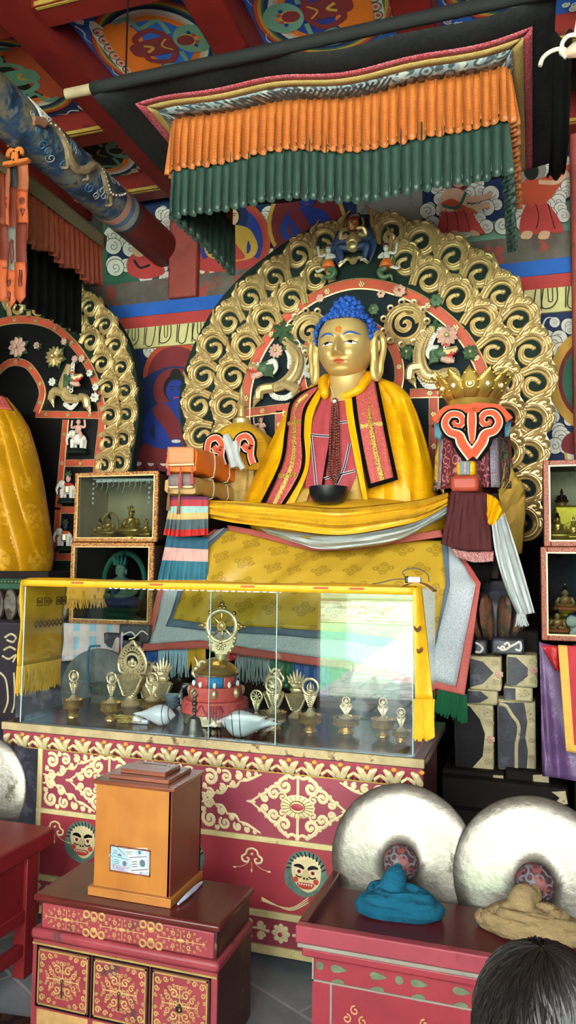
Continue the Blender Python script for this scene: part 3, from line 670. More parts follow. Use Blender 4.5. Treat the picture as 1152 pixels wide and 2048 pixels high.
def carved_guardian(mb, C, px, py, s, wings=True):
    """winged guardian with horned face, round belly and bent legs (relief)"""
    q = lambda u, v, d=0: C(px, py)+Vector((u*s, -d*s-.02, v*s))
    if wings:
        for f in (-1, 1):
            for k in range(6): mb.tube(spl([q(f*.2, .55-.05*k, .05), q(f*(.5+.04*k), .62-.1*k, .1), q(f*(.62-.02*k), .25-.14*k, .05)], 4), [.09*s, .1*s, .03*s], 6, m=BL if k % 2 else WH if k == 1 else BL)
    mb.torus(q(0, .92, 0), .3*s, .05*s, 20, 6, GO, RX(PI/2))
    mb.ball(q(0, .25, .12), (.27*s, .2*s, .34*s), 12, 8, GO); mb.ball(q(0, .08, .2), (.22*s, .18*s, .2*s), 12, 8, GO); mb.torus(q(0, .06, .36), .17*s, .025*s, 16, 5, GO, RX(PI/2))
    mb.ball(q(0, .82, .2), (.2*s, .17*s, .2*s), 12, 8, OR); mb.ball(q(0, .7, .33), (.13*s, .1*s, .1*s), 8, 6, GO)
    mb.tube([q(0, .8, .35), q(0, .7, .48), q(0, .6, .42)], [.06*s, .05*s, .01*s], 6, m=GO)
    for f in (-1, 1):
        mb.tube(spl([q(f*.1, .95, .15), q(f*.22, 1.1, .12), q(f*.14, 1.25, .1)], 4), [.05*s, .045*s, .01*s], 6, m=BL); mb.ball(q(f*.08, .86, .36), .045*s, 6, 5, WH); mb.ball(q(f*.08, .86, .41), .02*s, 5, 4, BK)
        mb.tube(spl([q(f*.2, .5, .15), q(f*.42, .42, .18), q(f*.36, .62, .28), q(f*.15, .62, .34)], 4), [.09*s, .08*s, .06*s], 7, m=GO)
        mb.tube(spl([q(f*.14, .05, .15), q(f*.45, .08, .2), q(f*.42, -.2, .18), q(f*.36, -.36, .14)], 4), [.14*s, .16*s, .12*s, .07*s], 8, m=BL)
        for k in range(3): mb.tube([q(f*.36, -.36, .16), q(f*(.36+.1*(k-1)), -.46, .26)], [.05*s, .02*s], 5, m=WH)
    for f in (-1, 0, 1): mb.ball(q(f*.12, 1.0, .18), (.07*s, .06*s, .12*s), 6, 5, RE)
    mb.tube(spl([q(-.5, -.5, .1), q(-.2, -.3, .15), q(0, -.45, .2), q(.2, -.3, .15), q(.5, -.5, .1)], 4), .06*s, 6, m=GO); mb.ball(q(0, -.38, .15), (.14*s, .1*s, .14*s), 8, 6, GO)
def carved_attendant(mb, C, px, py, s, f):
    q = lambda u, v, d=0: C(px, py)+Vector((f*u*s, -d*s-.02, v*s))
    mb.lathe([(.32*s, 0), (.34*s, .06*s), (.24*s, .3*s), (.14*s, .4*s)], q(0, -.1, .1), 12, OR); mb.ball(q(0, .42, .12), (.17*s, .13*s, .24*s), 10, 8, WH)
    mb.ball(q(0, .78, .16), (.13*s, .12*s, .15*s), 10, 8, WH)
    for k in (-1, 0, 1): mb.tube([q(k*.09, .86, .16), q(k*.14, 1.04, .14)], [.05*s, .01*s], 5, m=RE)
    mb.ball(q(0, .95, .1), (.08*s, .08*s, .12*s), 6, 5, BL)
    for e in (-.05, .05): mb.ball(q(e, .8, .28), .02*s, 5, 4, BK)
    mb.tube(spl([q(-.15, .58, .12), q(-.42, .52, .16), q(-.5, .9, .16)], 4), [.07*s, .06*s, .05*s], 7, m=WH); mb.ball(q(-.5, .95, .16), .07*s, 6, 5, WH)
    mb.tube(spl([q(.15, .58, .12), q(.32, .36, .24), q(.08, .34, .3)], 4), [.07*s, .06*s, .05*s], 7, m=WH)
    mb.tube(spl([q(.05, -.1, .1), q(.3, -.3, .14), q(.12, -.55, .12), q(-.2, -.5, .1), q(-.28, -.75, .08)], 4), [.18*s, .16*s, .13*s, .09*s, .03*s], 8, m=LE)
    mb.tube(spl([q(-.2, -.05, .1), q(-.5, -.2, .12), q(-.62, -.1, .1)], 4), [.09*s, .07*s, .04*s], 6, m=WH)
    mb.tube(spl([q(-.3, 1.0, .05), q(-.22, .6, .0), q(-.4, .2, .05), q(-.25, -.1, .05)], 4), .035*s, 5, m=LE)
# ================================================================ main gilded arch
Yh = 5.0
H = lambda x, y: P(x, y, Yh)
Hf = lambda x, y, d=.03: P(x, y, Yh)+Vector((0, -d, 0))
c0 = P(742, 780, Yh)
halo = thing('gilded_arch', 'gilded flame-scroll arch standing behind the seated golden statue', 'carved arch', (c0.x, Yh, 1.1), 'gilded carved arches')
OUT_R = [(783, 461), (842, 479), (906, 507), (960, 541), (1006, 584), (1042, 636), (1067, 696), (1078, 764), (1070, 840), (1062, 910), (1057, 978), (1050, 1046)]
OUT_L = [(649, 480), (598, 505), (549, 550), (500, 590), (456, 637), (424, 690), (404, 747), (392, 808), (398, 872), (408, 940)]
IN_R = [(812, 520), (860, 553), (915, 592), (965, 640), (996, 697), (1010, 766), (1016, 836), (1014, 905)]
IN_L = [(635, 552), (583, 596), (531, 638), (492, 690), (463, 749), (452, 812), (455, 880)]
ol = [(375, 960), (352, 880), (345, 800), (358, 730), (385, 665), (420, 605), (465, 552), (515, 510), (570, 470), (630, 440), (700, 420), (750, 416), (810, 430), (880, 452), (945, 488), (1000, 530), (1048, 585), (1085, 650), (1108, 720), (1112, 790), (1106, 860), (1090, 1000), (1075, 1090), (400, 1040)]
mb = MB(); mb.prism([H(742+(x-742)*.965, 780+(y-780)*.965) for x, y in [tuple(p)[:2] for p in spl([(a, b, 0) for a, b in ol], 3, True)]], (0, .07, 0))
ob('board', mb, m_board, halo)
inner = [(494, 900), (492, 830), (497, 770), (518, 712), (552, 660), (600, 616), (650, 586), (705, 570), (762, 573), (820, 592), (875, 625), (922, 668), (955, 720), (972, 770), (980, 830), (982, 900)]
mb = MB(); ip = spl([Hf(x, y, .004) for x, y in inner], 4); mb.prism(ip+[Hf(982, 1000, .004), Hf(494, 1000, .004)], (0, .003, 0))
ob('inner_panel', mb, M('dark_navy_board', '0f1a20', .8, var=.3, scale=5, spec=.2), halo)
mb = MB(); band(mb, [Hf(x, y, .0) for x, y in inner], .036, Yh, studs=.24)
ob('red_band', mb, CARV, halo)
for e in (((490, 827), (640, 808)), ((820, 788), (985, 783)), ((868, 797), (868, 990)), ((560, 822), (560, 990))):
    mb = MB(); band(mb, [Hf(*e[0], 0), Hf(*e[1], 0)], .03, Yh, studs=.2); ob('red_bar', mb, CARV, halo)
# ring round the head
ring = [H(702+98*cos(a), 748+104*sin(-a)) for a in [PI*(1.25-1.5*i/24) for i in range(25)]]
mb = MB(); mb.prism([p+Vector((0, -.012, 0)) for p in ring], (0, .01, 0), BK); band(mb, [p+Vector((0, -.012, 0)) for p in ring], .03, Yh, studs=.2)
ob('head_ring', mb, CARV, halo)
sm_ = scroll_mesh(); proto = ob('flame_scroll', MB().add([p+ORG[halo.name] for p in sm_.v], sm_.f), m_gold, halo, angle=60)
first = True
def ring_scrolls(lst, side, u, hal, Yp, H_, proto, push=0):
    global first
    for i, (x, y) in enumerate(lst):
        a = H_(*lst[max(i-1, 0)]); b = H_(*lst[min(i+1, len(lst)-1)]); t = (a-b).normalized()  # towards the top
        phi = math.atan2(-side*t.x, t.z)               # left-of-up angle seen in the right-hand frame
        th = -(phi-math.radians(52))*side
        o = proto if first else proto.copy()
        if not first: col.objects.link(o)
        first = False
        o.parent = hal; o.location = H_(x, y)-ORG[hal.name]+Vector((0, -push, 0)); o.rotation_euler = (0, th, 0); o.scale = (side*u, u*1.1, u)
for lst, sd, u in ((OUT_R, 1, 1.0), (IN_R, 1, .98), (OUT_L, -1, .97), (IN_L, -1, .97)): ring_scrolls(lst, sd, u, halo, Yh, H, proto, .0 if lst in (OUT_R, OUT_L) else .015)
# dragons
Z4 = lambda x, y: P(340+x/2.88, 400+y/2.88, Yh-.045); Z5 = lambda x, y: P(740+x/2.796, 400+y/2.796, Yh-.045)
mb = MB(); dragon(mb, Z4, [(650, 800), (700, 850), (735, 900), (738, 960), (712, 1020), (660, 1062), (600, 1085)], [.012, .035, .045, .05, .05, .042, .03], (555, 985), -1,
    [[(670, 850), (690, 900), (690, 960)], [(730, 820), (765, 900), (765, 970), (735, 1050)], [(570, 1080), (600, 1130), (660, 1140), (700, 1120)]], [[(660, 1060), (720, 1085), (745, 1100)], [(600, 1085), (530, 1100), (520, 1150)]], [(575, 970), (615, 945), (630, 985), (610, 1020)], .029)
leaves(mb, Z4(650, 760), .09, LE, 6, .4); leaves(mb, Z4(690, 830), .07, LE, 5)
ob('dragon_carving', mb, CARV, halo)
mb = MB(); dragon(mb, Z5, [(360, 710), (310, 770), (280, 850), (285, 930), (320, 985), (380, 990), (430, 965)], [.012, .035, .045, .05, .05, .042, .03], (405, 875), 1,
    [[(385, 715), (350, 770), (335, 810)], [(255, 850), (262, 930)], [(280, 990), (320, 1040), (380, 1035), (420, 980)]], [[(290, 940), (235, 950), (225, 1010)], [(400, 980), (470, 970), (490, 1020)]], [(390, 850), (345, 850), (330, 880), (345, 910)], .029)
leaves(mb, Z5(365, 705), .05, LE, 4)
ob('dragon_carving', mb, CARV, halo)
def rosettes(lst, C, hal):
    for (x, y, r, n, m, mc, L) in lst:
        mb = MB(); leaves(mb, C(x, y)+Vector((0, .03, 0)), r*1.15, LE, 6, x) if L else None
        petal_flower(mb, C(x, y), r, n, m, mc); ob('flower_carving', mb, CARV, hal)
rosettes([(610, 870, .055, 10, PK, GO, 1), (800, 985, .055, 12, WH, GO, 1), (865, 565, .03, 6, PK, GO, 1)], Z4, halo)
rosettes([(430, 760, .075, 11, PK, GO, 0), (205, 850, .05, 9, LE, GO, 1), (560, 850, .05, 9, LE, GO, 1), (370, 560, .045, 6, LE, LE, 1), (165, 508, .045, 7, PK, RE, 1), (62, 525, .03, 6, PK, LE, 0), (20, 610, .04, 6, LE, GO, 1)], Z5, halo)
def disc_scroll(C, x, y, r, hal, turns=1.3):
    mb = MB(); c = C(x, y)
    mb.sweep([c+Vector((r*.82*cos(a), .02, r*.82*sin(a))) for a in [2*PI*i/32 for i in range(33)]], r*.2, RIB, (0, -1, 0), GO)
    mb.sweep([c+Vector((r*.6*(1-t)*cos(t*9), .02, r*.6*(1-t)*sin(t*9))) for t in [i/24 for i in range(24)]], r*.13, RIB, (0, -1, 0), GO)
    for k in range(11):
        a = 2*PI*k/11; mb.torus(c+Vector((r*1.02*cos(a), -.01, r*1.02*sin(a))), r*.13, r*.06, 10, 5, GO, RX(PI/2))
    ob('scroll_medallion', mb, CARV, hal)
disc_scroll(Z5, 195, 690, .145, halo); disc_scroll(Z4, 800, 760, .15, halo)
mb = MB(); c = Z5(565, 990); mb.ball(c, (.04, .02, .06), 12, 8, BK)
for k in range(7): mb.tube(spl([c+Vector((random.uniform(-.025, .025), -.022, random.uniform(-.045, .045))) for _ in range(3)], 3), .0025, 4, m=GO)
ob('black_medallion', mb, CARV, halo)
mb = MB(); carved_guardian(mb, Hf, 712, 508, .21); ob('guardian_carving', mb, CARV, halo)
for (x, y, f) in ((662, 540, 1), (776, 538, -1)): mb = MB(); carved_attendant(mb, Hf, x, y, .15, f); ob('attendant_carving', mb, CARV, halo)
mb = MB(); carved_attendant(mb, Hf, 528, 868, .11, 1); ob('attendant_carving', mb, [m_gold, m_leaf, m_pinkc, m_pinkc, m_redc, m_pinkc, m_bluec, m_blackc, m_board, m_arch], halo)
# ================================================================ the seated golden statue
m_skin = M('gold_skin', 'c4a468', .42, .4, var=.1, scale=7, bump=.1, bscale=20, wear='a07c3a', wearamt=.66)
m_hair = M('blue_hair_paint', '1d4a9c', .6, var=.2, scale=20)
m_yel = satin('yellow_silk', 'e0a008', 'd09208', 5)
m_yel2 = satin('golden_sash_silk', 'cf9c22', 'bd8c20', 4)
m_pinkbro = brocade('pink_red_brocade', 'b8504a', '7e3648', 34, amount=.62, third='c2683e')
m_goldbraid = brocade('gold_braid', 'c8a24a', '6e5420', 60, metal=.3)
m_blackv = M('black_velvet', '0b0a0a', .95, var=.2, spec=.05)
m_mar = satin('maroon_robe_cloth', '9a3c42', None)
m_tan = satin('tan_cloth', 'a8873e', None)
m_strip = M('grey_white_piping', 'a9a3b0', .7)
m_bead = M('wooden_beads', '5a2a1c', .35, var=.3, scale=40)
ROWS = [(752, 646, 752, .06), (768, 624, 796, .12), (790, 600, 818, .18), (825, 570, 834, .24), (880, 543, 852, .29), (940, 514, 868, .34), (1000, 486, 878, .38), (1030, 476, 884, .4)]
YB = 4.62
def row(y):
    for i in range(len(ROWS)-1):
        a, b = ROWS[i], ROWS[i+1]
        if y <= b[0] or i == len(ROWS)-2:
            t = (y-a[0])/(b[0]-a[0]); return [a[k]+(b[k]-a[k])*t for k in range(4)]
def S(x, y, off=0.0):
    _, l, r, d = row(max(752, y)); t = max(-1, min(1, (2*x-l-r)/(r-l)))
    return P(x, y, YB-d*(1-abs(t)**2.3)**.6-off)
c = P(690, 1010, 4.5)
bud = thing('seated_statue', 'large golden seated statue with blue curled hair and yellow robe, centre', 'statue', (c.x, 4.6, c.z-.2), 'large seated statues')
def folds(u, v, a=.06): return a*(abs(sin(u*27-v*3+.6+.8*sin(v*4+u*5)))**.65*.9+.5*sin(u*11-v*7+1)+.25*sin(u*61+v*6))*smooth(0, .2, v)
def fr(u, v):
    y = 752+(1030-752)*v; _, l, r, d = row(y); x = l+(r-l)*(.5-.5*cos(u*PI)); p = S(x, y); p.y += max(0, folds(u, v))*sin(u*PI); return p
def bk(u, v):
    y = 752+(1030-752)*v; _, l, r, d = row(y); p = P(l+(r-l)*(.5+.5*cos(u*PI)), y, YB); p.y += d*.7*sin(u*PI); return p
mb = MB(); mb.grid(fr, 64, 40, 0, 2, 2); mb.grid(bk, 24, 16, 0, 2, 2); ob('yellow_robe', mb, m_yel, bud)
Z7 = lambda x, y: (400+x/2.88, 720+y/2.88)
def panel(name, L, R, off, mt, nu=10, nv=36, rip=.0, us=1, vs_=3, parent=None, solid=.004, Sf=None):
    Lp = spl([Z7(*p)+(0,) for p in L], 8); Rp = spl([Z7(*p)+(0,) for p in R], 8)
    def at(lst, v): t = v*(len(lst)-1); k = min(int(t), len(lst)-2); return lst[k].lerp(lst[k+1], t-k)
    def f(u, v):
        q = at(Lp, v).lerp(at(Rp, v), u); o = off+rip*(sin(u*17+v*5)+.6*sin(u*31-v*9)); return S(q.x, q.y, o)
    mb = MB().grid(f, nu, nv, 0, us, vs_); return ob(name, mb, mt, parent or bud, solid=solid)
Lb0, Lb1 = [(640, 160), (530, 225), (492, 400), (462, 590), (352, 822)], [(705, 135), (618, 280), (600, 420), (602, 630), (482, 848)]
Li0, Li1 = [(652, 162), (545, 240), (512, 400), (484, 590), (380, 826)], [(690, 150), (598, 275), (582, 420), (580, 628), (462, 842)]
Rb0, Rb1 = [(868, 135), (888, 330), (928, 560), (970, 742)], [(1020, 105), (1058, 290), (1098, 490), (1140, 690)]
panel('maroon_robe', [(735, 150), (640, 380), (612, 560), (600, 860)], [(860, 120), (870, 350), (905, 600), (905, 870)], .014, m_mar, 24, 40, .004)
for L in ([(640, 430), (690, 436), (755, 440)], [(800, 362), (850, 356)], [(715, 684), (800, 662), (892, 638)], [(640, 430), (652, 540), (672, 742)], [(862, 480), (830, 620), (775, 742)], [(622, 770), (650, 740)]):
    P2 = [S(*Z7(*p), .026) for p in L]; mb = MB(); mb.sweep(spl(P2, 6), .008, [(-1, 0), (-1, .3), (1, .3), (1, 0)], (0, -1, 0), 0); mb.sweep([q+Vector((0, -.003, 0)) for q in spl(P2, 6)], .003, [(-1, 0), (-1, .3), (1, .3), (1, 0)], (0, -1, 0), 1)
    ob('robe_piping', mb, [m_strip, m_blackv], bud)
mb = MB(); mb.sweep(spl([S(*Z7(*p), .028) for p in [(756, 130), (752, 430), (730, 580), (705, 740)]], 6), .007, [(-1, 0), (-1, .3), (1, .3), (1, 0)], (0, -1, 0)); ob('black_edging', mb, m_blackv, bud)
panel('stole_edging', Lb1, [(748, 100), (658, 300), (640, 420), (622, 640), (532, 852)], .026, m_yel, 6, 30, .003)
panel('stole_border', Lb0, Lb1, .024, m_blackv, 6, 30)
st = panel('stole', Li0, Li1, .032, m_pinkbro, 8, 30, .002, .35, 2)
panel('stole_edging', [(828, 165), (845, 330), (888, 560), (948, 860)], Rb0[:3]+[(975, 860)], .026, m_yel, 6, 30, .003)
panel('collar_fold', [(728, 92), (690, 150)], [(752, 98), (740, 180)], .036, m_yel, 4, 6)
panel('collar_fold', [(845, 120), (840, 190)], [(935, 75), (880, 170)], .036, m_yel, 4, 6)
panel('stole_border', Rb0, Rb1, .028, m_blackv, 8, 30)
panel('stole', [(890, 125), (912, 330), (950, 550), (985, 712)], [(1003, 112), (1036, 290), (1076, 490), (1114, 676)], .036, m_pinkbro, 8, 30, .002, .35, 2)
def braid(L, w=.014):
    mb = MB(); mb.sweep(spl([S(*Z7(*p), .042) for p in L], 6), w, [(-1, 0), (-.9, .3), (.9, .3), (1, 0)], (0, -1, 0)); ob('gold_braid', mb, m_goldbraid, bud)
for L in ([(622, 200), (560, 262), (545, 400), (530, 600), (430, 830)], [(505, 368), (585, 355)], [(452, 668), (555, 662)], [(950, 118), (975, 320), (1010, 520), (1050, 692)], [(925, 385), (1052, 368)]): braid(L)
# neck and head ------------------------------------------------------
Yhd = 4.5
hc = P(691, 697, Yhd); k = .00318
ch = P(690, 772, 4.46); mb = MB()
mb.lathe([(.15, -.14), (.125, -.06), (.112, 0), (.116, .02), (.112, .05), (.118, .075), (.115, .16)], (hc.x+.005, Yhd+.04, P(690, 765, Yhd).z), 28); ob('neck', mb, m_skin, bud)
mb = MB(); mb.prism([S(*Z7(*p), .034) for p in [(742, 118), (860, 118), (838, 175), (792, 215), (765, 190)]], (0, .02, 0)); ob('chest', mb, m_skin, bud)
RXh, RYh, RZh = .17, .185, .2
def g(x, s): return math.exp(-(x/s)**2)
def headp(u, w, off=0.0):
    """point of the face at across u (-1..1) and height w (-1 chin .. 1 crown), front side"""
    w = max(-1, min(1, w)); rad = (1-abs(w)**2.6)**(1/2.3) if abs(w) < 1 else 0
    jaw = 1-.16*smooth(.1, .95, -w); hw = rad*jaw
    uu = max(-1, min(1, u)); x = uu*hw
    y = (max(0, 1-abs(uu)**2.5))**(1/2.1)*(rad**.75)*(1-.05*smooth(0, 1, -w))
    X, Z = x*RXh, w*RZh; d = 0
    a = x; w_ = w; w = w+.15; nose_w = .085+.07*smooth(.2, -.2, w)
    d += (.026*g(a, nose_w)*smooth(.3, .1, w)+.034*g(a, nose_w)*smooth(.18, -.24, w))*smooth(-.37, -.27, w)
    d += .012*(g(a-.14, .06)+g(a+.14, .06))*g(w+.27, .07)
    for s in (-1, 1):
        d -= .016*g(a-s*.4, .24)*g(w-.09, .12); d += .012*g(a-s*.4, .2)*g(w-.03, .07); d += .009*g(a-s*.42, .3)*g(w-.27-.06*(1-((a-s*.4)/.4)**2), .06)
        d += .016*g(a-s*.48, .26)*g(w+.3, .22)
    d += .016*g(a, .24)*(g(w+.43, .045)+g(w+.53, .05)); d -= .008*g(a, .2)*g(w+.475, .02); d -= .008*g(a, .3)*g(w+.63, .05); d += .02*g(a, .28)*g(w_+.86, .1)
    d -= .004*g(a, .04)*g(w+.4, .05)
    return Vector((hc.x+X, Yhd-y*RYh-1.35*d*smooth(1.0, .8, abs(uu))-off, hc.z+Z))
def headb(u, w):
    p = headp(u, w); q = Vector((p.x, 2*Yhd-p.y, p.z)); rad = (1-abs(w)**2.6)**(1/2.3) if abs(w) < 1 else 0
    uu = max(-1, min(1, u)); q.y = Yhd+(max(0, 1-abs(uu)**2.5))**(1/2.1)*rad**.75*RYh*.95; return q
mb = MB(); cw = lambda v: -cos(v*PI)
mb.grid(lambda u, v: headp(-cos(u*PI)*1.0, 1-2*v if False else cw(1-v)), 90, 110); mb.grid(lambda u, v: headb(cos(u*PI), cw(1-v)), 24, 40)
head = ob('head', mb, m_skin, bud, angle=80)
m_eye = M('eye_white', 'e4ded2', .4, var=.03); m_lip = M('lip_red', 'b4553a', .45, var=.08); m_urna = M('orange_urna', 'c8641e', .35, var=.1); m_pup = M('black_pupil', '0e0c0c', .3)
for s in (-1, 1):
    ex, ew = s*.43, -.09
    al = [(ex+.24*cos(t), ew+(.078 if sin(t) > 0 else .055)*sin(t)-.012*cos(t)*s*0) for t in [2*PI*i/20 for i in range(20)]]
    mb = MB(); mb.grid(lambda u, v: headp(ex+(al[int(u*20) % 20][0]-ex)*v, ew+(al[int(u*20) % 20][1]-ew)*v, .0035+.004*(1-v*v)), 20, 5)
    eye = ob('eye', mb, m_eye, bud)
    pc = headp(ex-.02, ew+.005, .0075); mb = MB(); mb.ball(pc, (.0135, .005, .0145), 12, 8); ob('pupil', mb, m_pup, eye)
    mb = MB(); mb.tube(spl([headp(ex+.24*a, ew+.082*(1-a*a)-.005, .006) for a in (-1, -.6, -.2, .2, .6, 1)], 4), [.002, .0035, .002], 6); ob('eyelid_line', mb, m_pup, eye)
    mb = MB(); mb.tube(spl([headp(s*(.15+.6*a), .09+.13*math.sin(min(1, a*1.15+.1)*PI*.72), .003) for a in (0, .15, .3, .5, .7, .85, 1)], 4), [.002, .006, .0065, .002], 6); ob('eyebrow', mb, m_hair, bud)
mb = MB(); mb.grid(lambda u, v: headp((u*2-1)*.3, -.63+(.062*(1-abs(u*2-1)**1.6)+.012*(g(abs(u*2-1)-.25, .2)))*(1-v)+.0, .0035), 20, 6); mb.grid(lambda u, v: headp((u*2-1)*.28, -.635-.075*(1-abs(u*2-1)**2)*v, .004), 20, 6); ob('lips', mb, m_lip, bud)
mb = MB(); mb.ball(headp(0, .33, .002), (.019, .012, .019), 16, 10); ob('urna', mb, m_urna, bud)
for s in (-1, 1):
    ec = Vector((hc.x+s*(RXh+.006), Yhd+.0, hc.z-.02)); mb = MB(); Q = lambda a, b, o=0: ec+Vector((s*(.004+o+.55*(.03-a)), -a*.8, b))
    mb.tube(spl([Q(.03, .0), Q(.035, .075, .012), Q(-.005, .1, .012), Q(-.04, .07, .01), Q(-.045, .0, .012), Q(-.03, -.08, .008), Q(-.025, -.15, .004), Q(.005, -.185, .002), Q(.025, -.14), Q(.02, -.05)], 5, True), .021, 8, True)
    mb.tube(spl([Q(.015, .06), Q(-.01, .05, .005), Q(-.012, .0, .005), Q(.01, -.02)], 4), .011, 7); mb.ball(Q(0, -.12), (.016, .026, .06), 10, 8); mb.ball(Q(0, -.02, -.004), (.017, .042, .13), 10, 8)
    ob('ear', mb, m_skin, bud)
# hair: cap + curls
mb = MB(); capc = Vector((hc.x, Yhd+.025, hc.z+.075)); RA = Vector((.187, .2, .155))
def hairline(th, z): return True
mb.ball(capc+Vector((0, .012, .02)), (RA.x*.97, RA.y*.9, RA.z*.95), 32, 20); us = capc+Vector((0, .02, .155)); mb.ball(us, (.088, .095, .095), 20, 12)
def curl(p, n, r):
    n = n.normalized(); a = n.orthogonal().normalized(); b = n.cross(a); vs = []
    for j, (q, h) in enumerate(((1, 0), (1.06, .45), (.86, .85), (.66, .9), (.5, 1.2), (0, 1.42))):
        for i in range(7): w = 2*PI*i/7+j*.4; vs.append(p+(a*cos(w)+b*sin(w))*r*q+n*r*h)
    mb.add(vs, [(j*7+i, j*7+(i+1) % 7, (j+1)*7+(i+1) % 7, (j+1)*7+i) for j in range(5) for i in range(7)])
N = 290
for i in range(N):
    z = 1-2*(i+.5)/N; ph = i*2.39996; r = math.sqrt(1-z*z); d = Vector((r*cos(ph), r*sin(ph), z))
    front = d.y < 0
    lim = .44 if abs(d.x) < .62 else -.55+.2*(1-abs(d.x))
    if front and d.z < (.36 if abs(d.x) < .84 else -.42): continue
    if not front and d.z < -.75: continue
    curl(capc+Vector((d.x*RA.x, d.y*RA.y, d.z*RA.z)), Vector((d.x, d.y, d.z+.25)), .0185)
for i in range(52):
    z = 1-1.5*(i+.5)/52; ph = i*2.39996; r = math.sqrt(1-z*z); d = Vector((r*cos(ph), r*sin(ph), z)); curl(us+Vector((d.x*.09, d.y*.093, d.z*.098)), Vector((d.x, d.y, d.z+.3)), .019)
# keep the forehead clear: drop faces of the cap that lie in front of the face
keep = [i for i, f in enumerate(mb.f) if not (lambda q: q.y < Yhd-.06 and q.z < hc.z+.145 and abs(q.x-hc.x) < .165)(sum((mb.v[j] for j in f), Vector())/len(f))]
mb.f = [mb.f[i] for i in keep]; mb.mi = [mb.mi[i] for i in keep]; mb.sm = [mb.sm[i] for i in keep]
ob('hair', mb, m_hair, bud)
# lap and sleeves under the sash
mb = MB(); lc = P(688, 1040, 4.3); mb.ball((lc.x, 4.4, lc.z-.02), (.62, .36, .16), 40, 16, 0); ob('lap', mb, m_yel2, bud)
panel('robe_lining', [(600, 740), (560, 800), (540, 852)], [(640, 740), (620, 800), (610, 860)], .03, m_tan, 4, 6)
panel('robe_lining', [(880, 720), (840, 800), (820, 860)], [(905, 660), (925, 760), (945, 862)], .03, m_tan, 4, 6)
for s in (-1, 1):
    zz_ = lambda y: P(690, y, 4.5).z
    cp_ = [Vector((hc.x, 4.7, zz_(738))), Vector((hc.x+s*.1, 4.66, zz_(742))), Vector((hc.x+s*.142, 4.55, zz_(752))), Vector((hc.x+s*.135, 4.46, zz_(770))), Vector((hc.x+s*.105, 4.4, zz_(790))), S(*Z7(792+s*42-(16 if s > 0 else 30), 215), .03)]
    mb = MB(); mb.tube(spl(cp_, 6), [.03, .034, .034, .032, .028, .02], 12); ob('collar_roll', mb, m_yel, bud)
# beads, bowl, pouch
for strand in ([(772, 222), (756, 360), (748, 540), (745, 650), (772, 708), (800, 650), (798, 520), (796, 340), (784, 222)], [(778, 222), (776, 380), (766, 560), (762, 640), (778, 690), (788, 640), (786, 420), (782, 222)]):
    pts = spl([S(*Z7(*p), .05) for p in strand], 24); mb = MB(); acc = 1
    for i in range(1, len(pts)):
        acc += (pts[i]-pts[i-1]).length
        if acc > .0135: mb.ball(pts[i], .0085, 7, 5); acc = 0
    mb.tube(pts, .003, 5)
    o = ob('prayer_beads', mb, m_bead)
    tag(o, 'outer loop of dark wooden prayer beads on the statue chest' if strand[0][0] == 772 else 'inner shorter loop of dark prayer beads hanging on the statue chest', 'prayer beads', 'prayer beads')
mb = MB(); q = S(*Z7(776, 240), .05); mb.ball(q, .014, 10, 8); mb.tube([q, q+Vector((0, 0, -.03))], .006, 6); mb.tube([S(*Z7(752, 150), .045), q], .002, 4); mb.tube([S(*Z7(845, 150), .045), q], .002, 4)
tag(ob('pendant', mb, m_white), 'small pale pendant on cord at the statue throat', 'pendant')
bc = P(655, 1008, 4.08)
mb = MB(); mb.lathe([(.05, 0), (.085, .012), (.108, .05), (.112, .098), (.104, .1), (.1, .05), (.07, .02), (0, .014)], (bc.x, 4.1, bc.z), 36)
tag(ob('alms_bowl', mb, M('black_iron_bowl', '16171a', .35, .2, bump=.2, bscale=40)), 'black round bowl held in the lap of the golden statue', 'bowl')
# ================================================================ cloths on the throne
m_apron = dorje('yellow_apron_silk', 'b3902a', '8a6a1c', 5.5)
m_redbro = brocade('red_border_brocade', 'a03a3c', 'b86a58', 60, amount=.66)
m_whitebro = brocade('pale_blue_brocade', 'b4babb', '9aa4aa', 30, amount=.6)
m_greybro = brocade('grey_blue_brocade', '5e6f80', '465668', 60, amount=.6)
m_khata = satin('white_khata_silk', 'b4bab8', None)
m_green = satin('green_silk', '1f5a3a', None); m_bluesilk = satin('blue_silk', '1f4a86', None); m_redsilk = satin('red_silk', 'a02228', None); m_pale = M('pale_blue_fringe', '9ab6c4', .8)
def px_sheet(name, T, B, Yt, Yb, mt, nu=48, nv=10, rip=.012, us=3, vs_=1, bul=0., parent=None, solid=.004, fold=None, freq=30):
    """cloth between two pixel curves T (far/top) and B (bottom); Y goes from Yt to Yb, optional bulge"""
    Tp = spl([(a, b, 0) for a, b in T], 8); Bp = spl([(a, b, 0) for a, b in B], 8)
    def at(l, v): t = v*(len(l)-1); k = min(int(t), len(l)-2); return l[k].lerp(l[k+1], t-k)
    def yv(Y, u): return Y(u) if callable(Y) else Y
    def f(u, v):
        q = at(Tp, u).lerp(at(Bp, u), v); Y = yv(Yt, u)*(1-v)+yv(Yb, u)*v
        r = rip*(sin(u*freq+v*2)+.5*sin(u*freq*2.3-v*4)) if fold is None else rip*fold(u, v)
        return P(q.x, q.y, Y-bul*sin(v*PI)+r)
    mb = MB().grid(f, nu, nv, 0, us, vs_); return ob(name, mb, mt, parent, solid=solid)
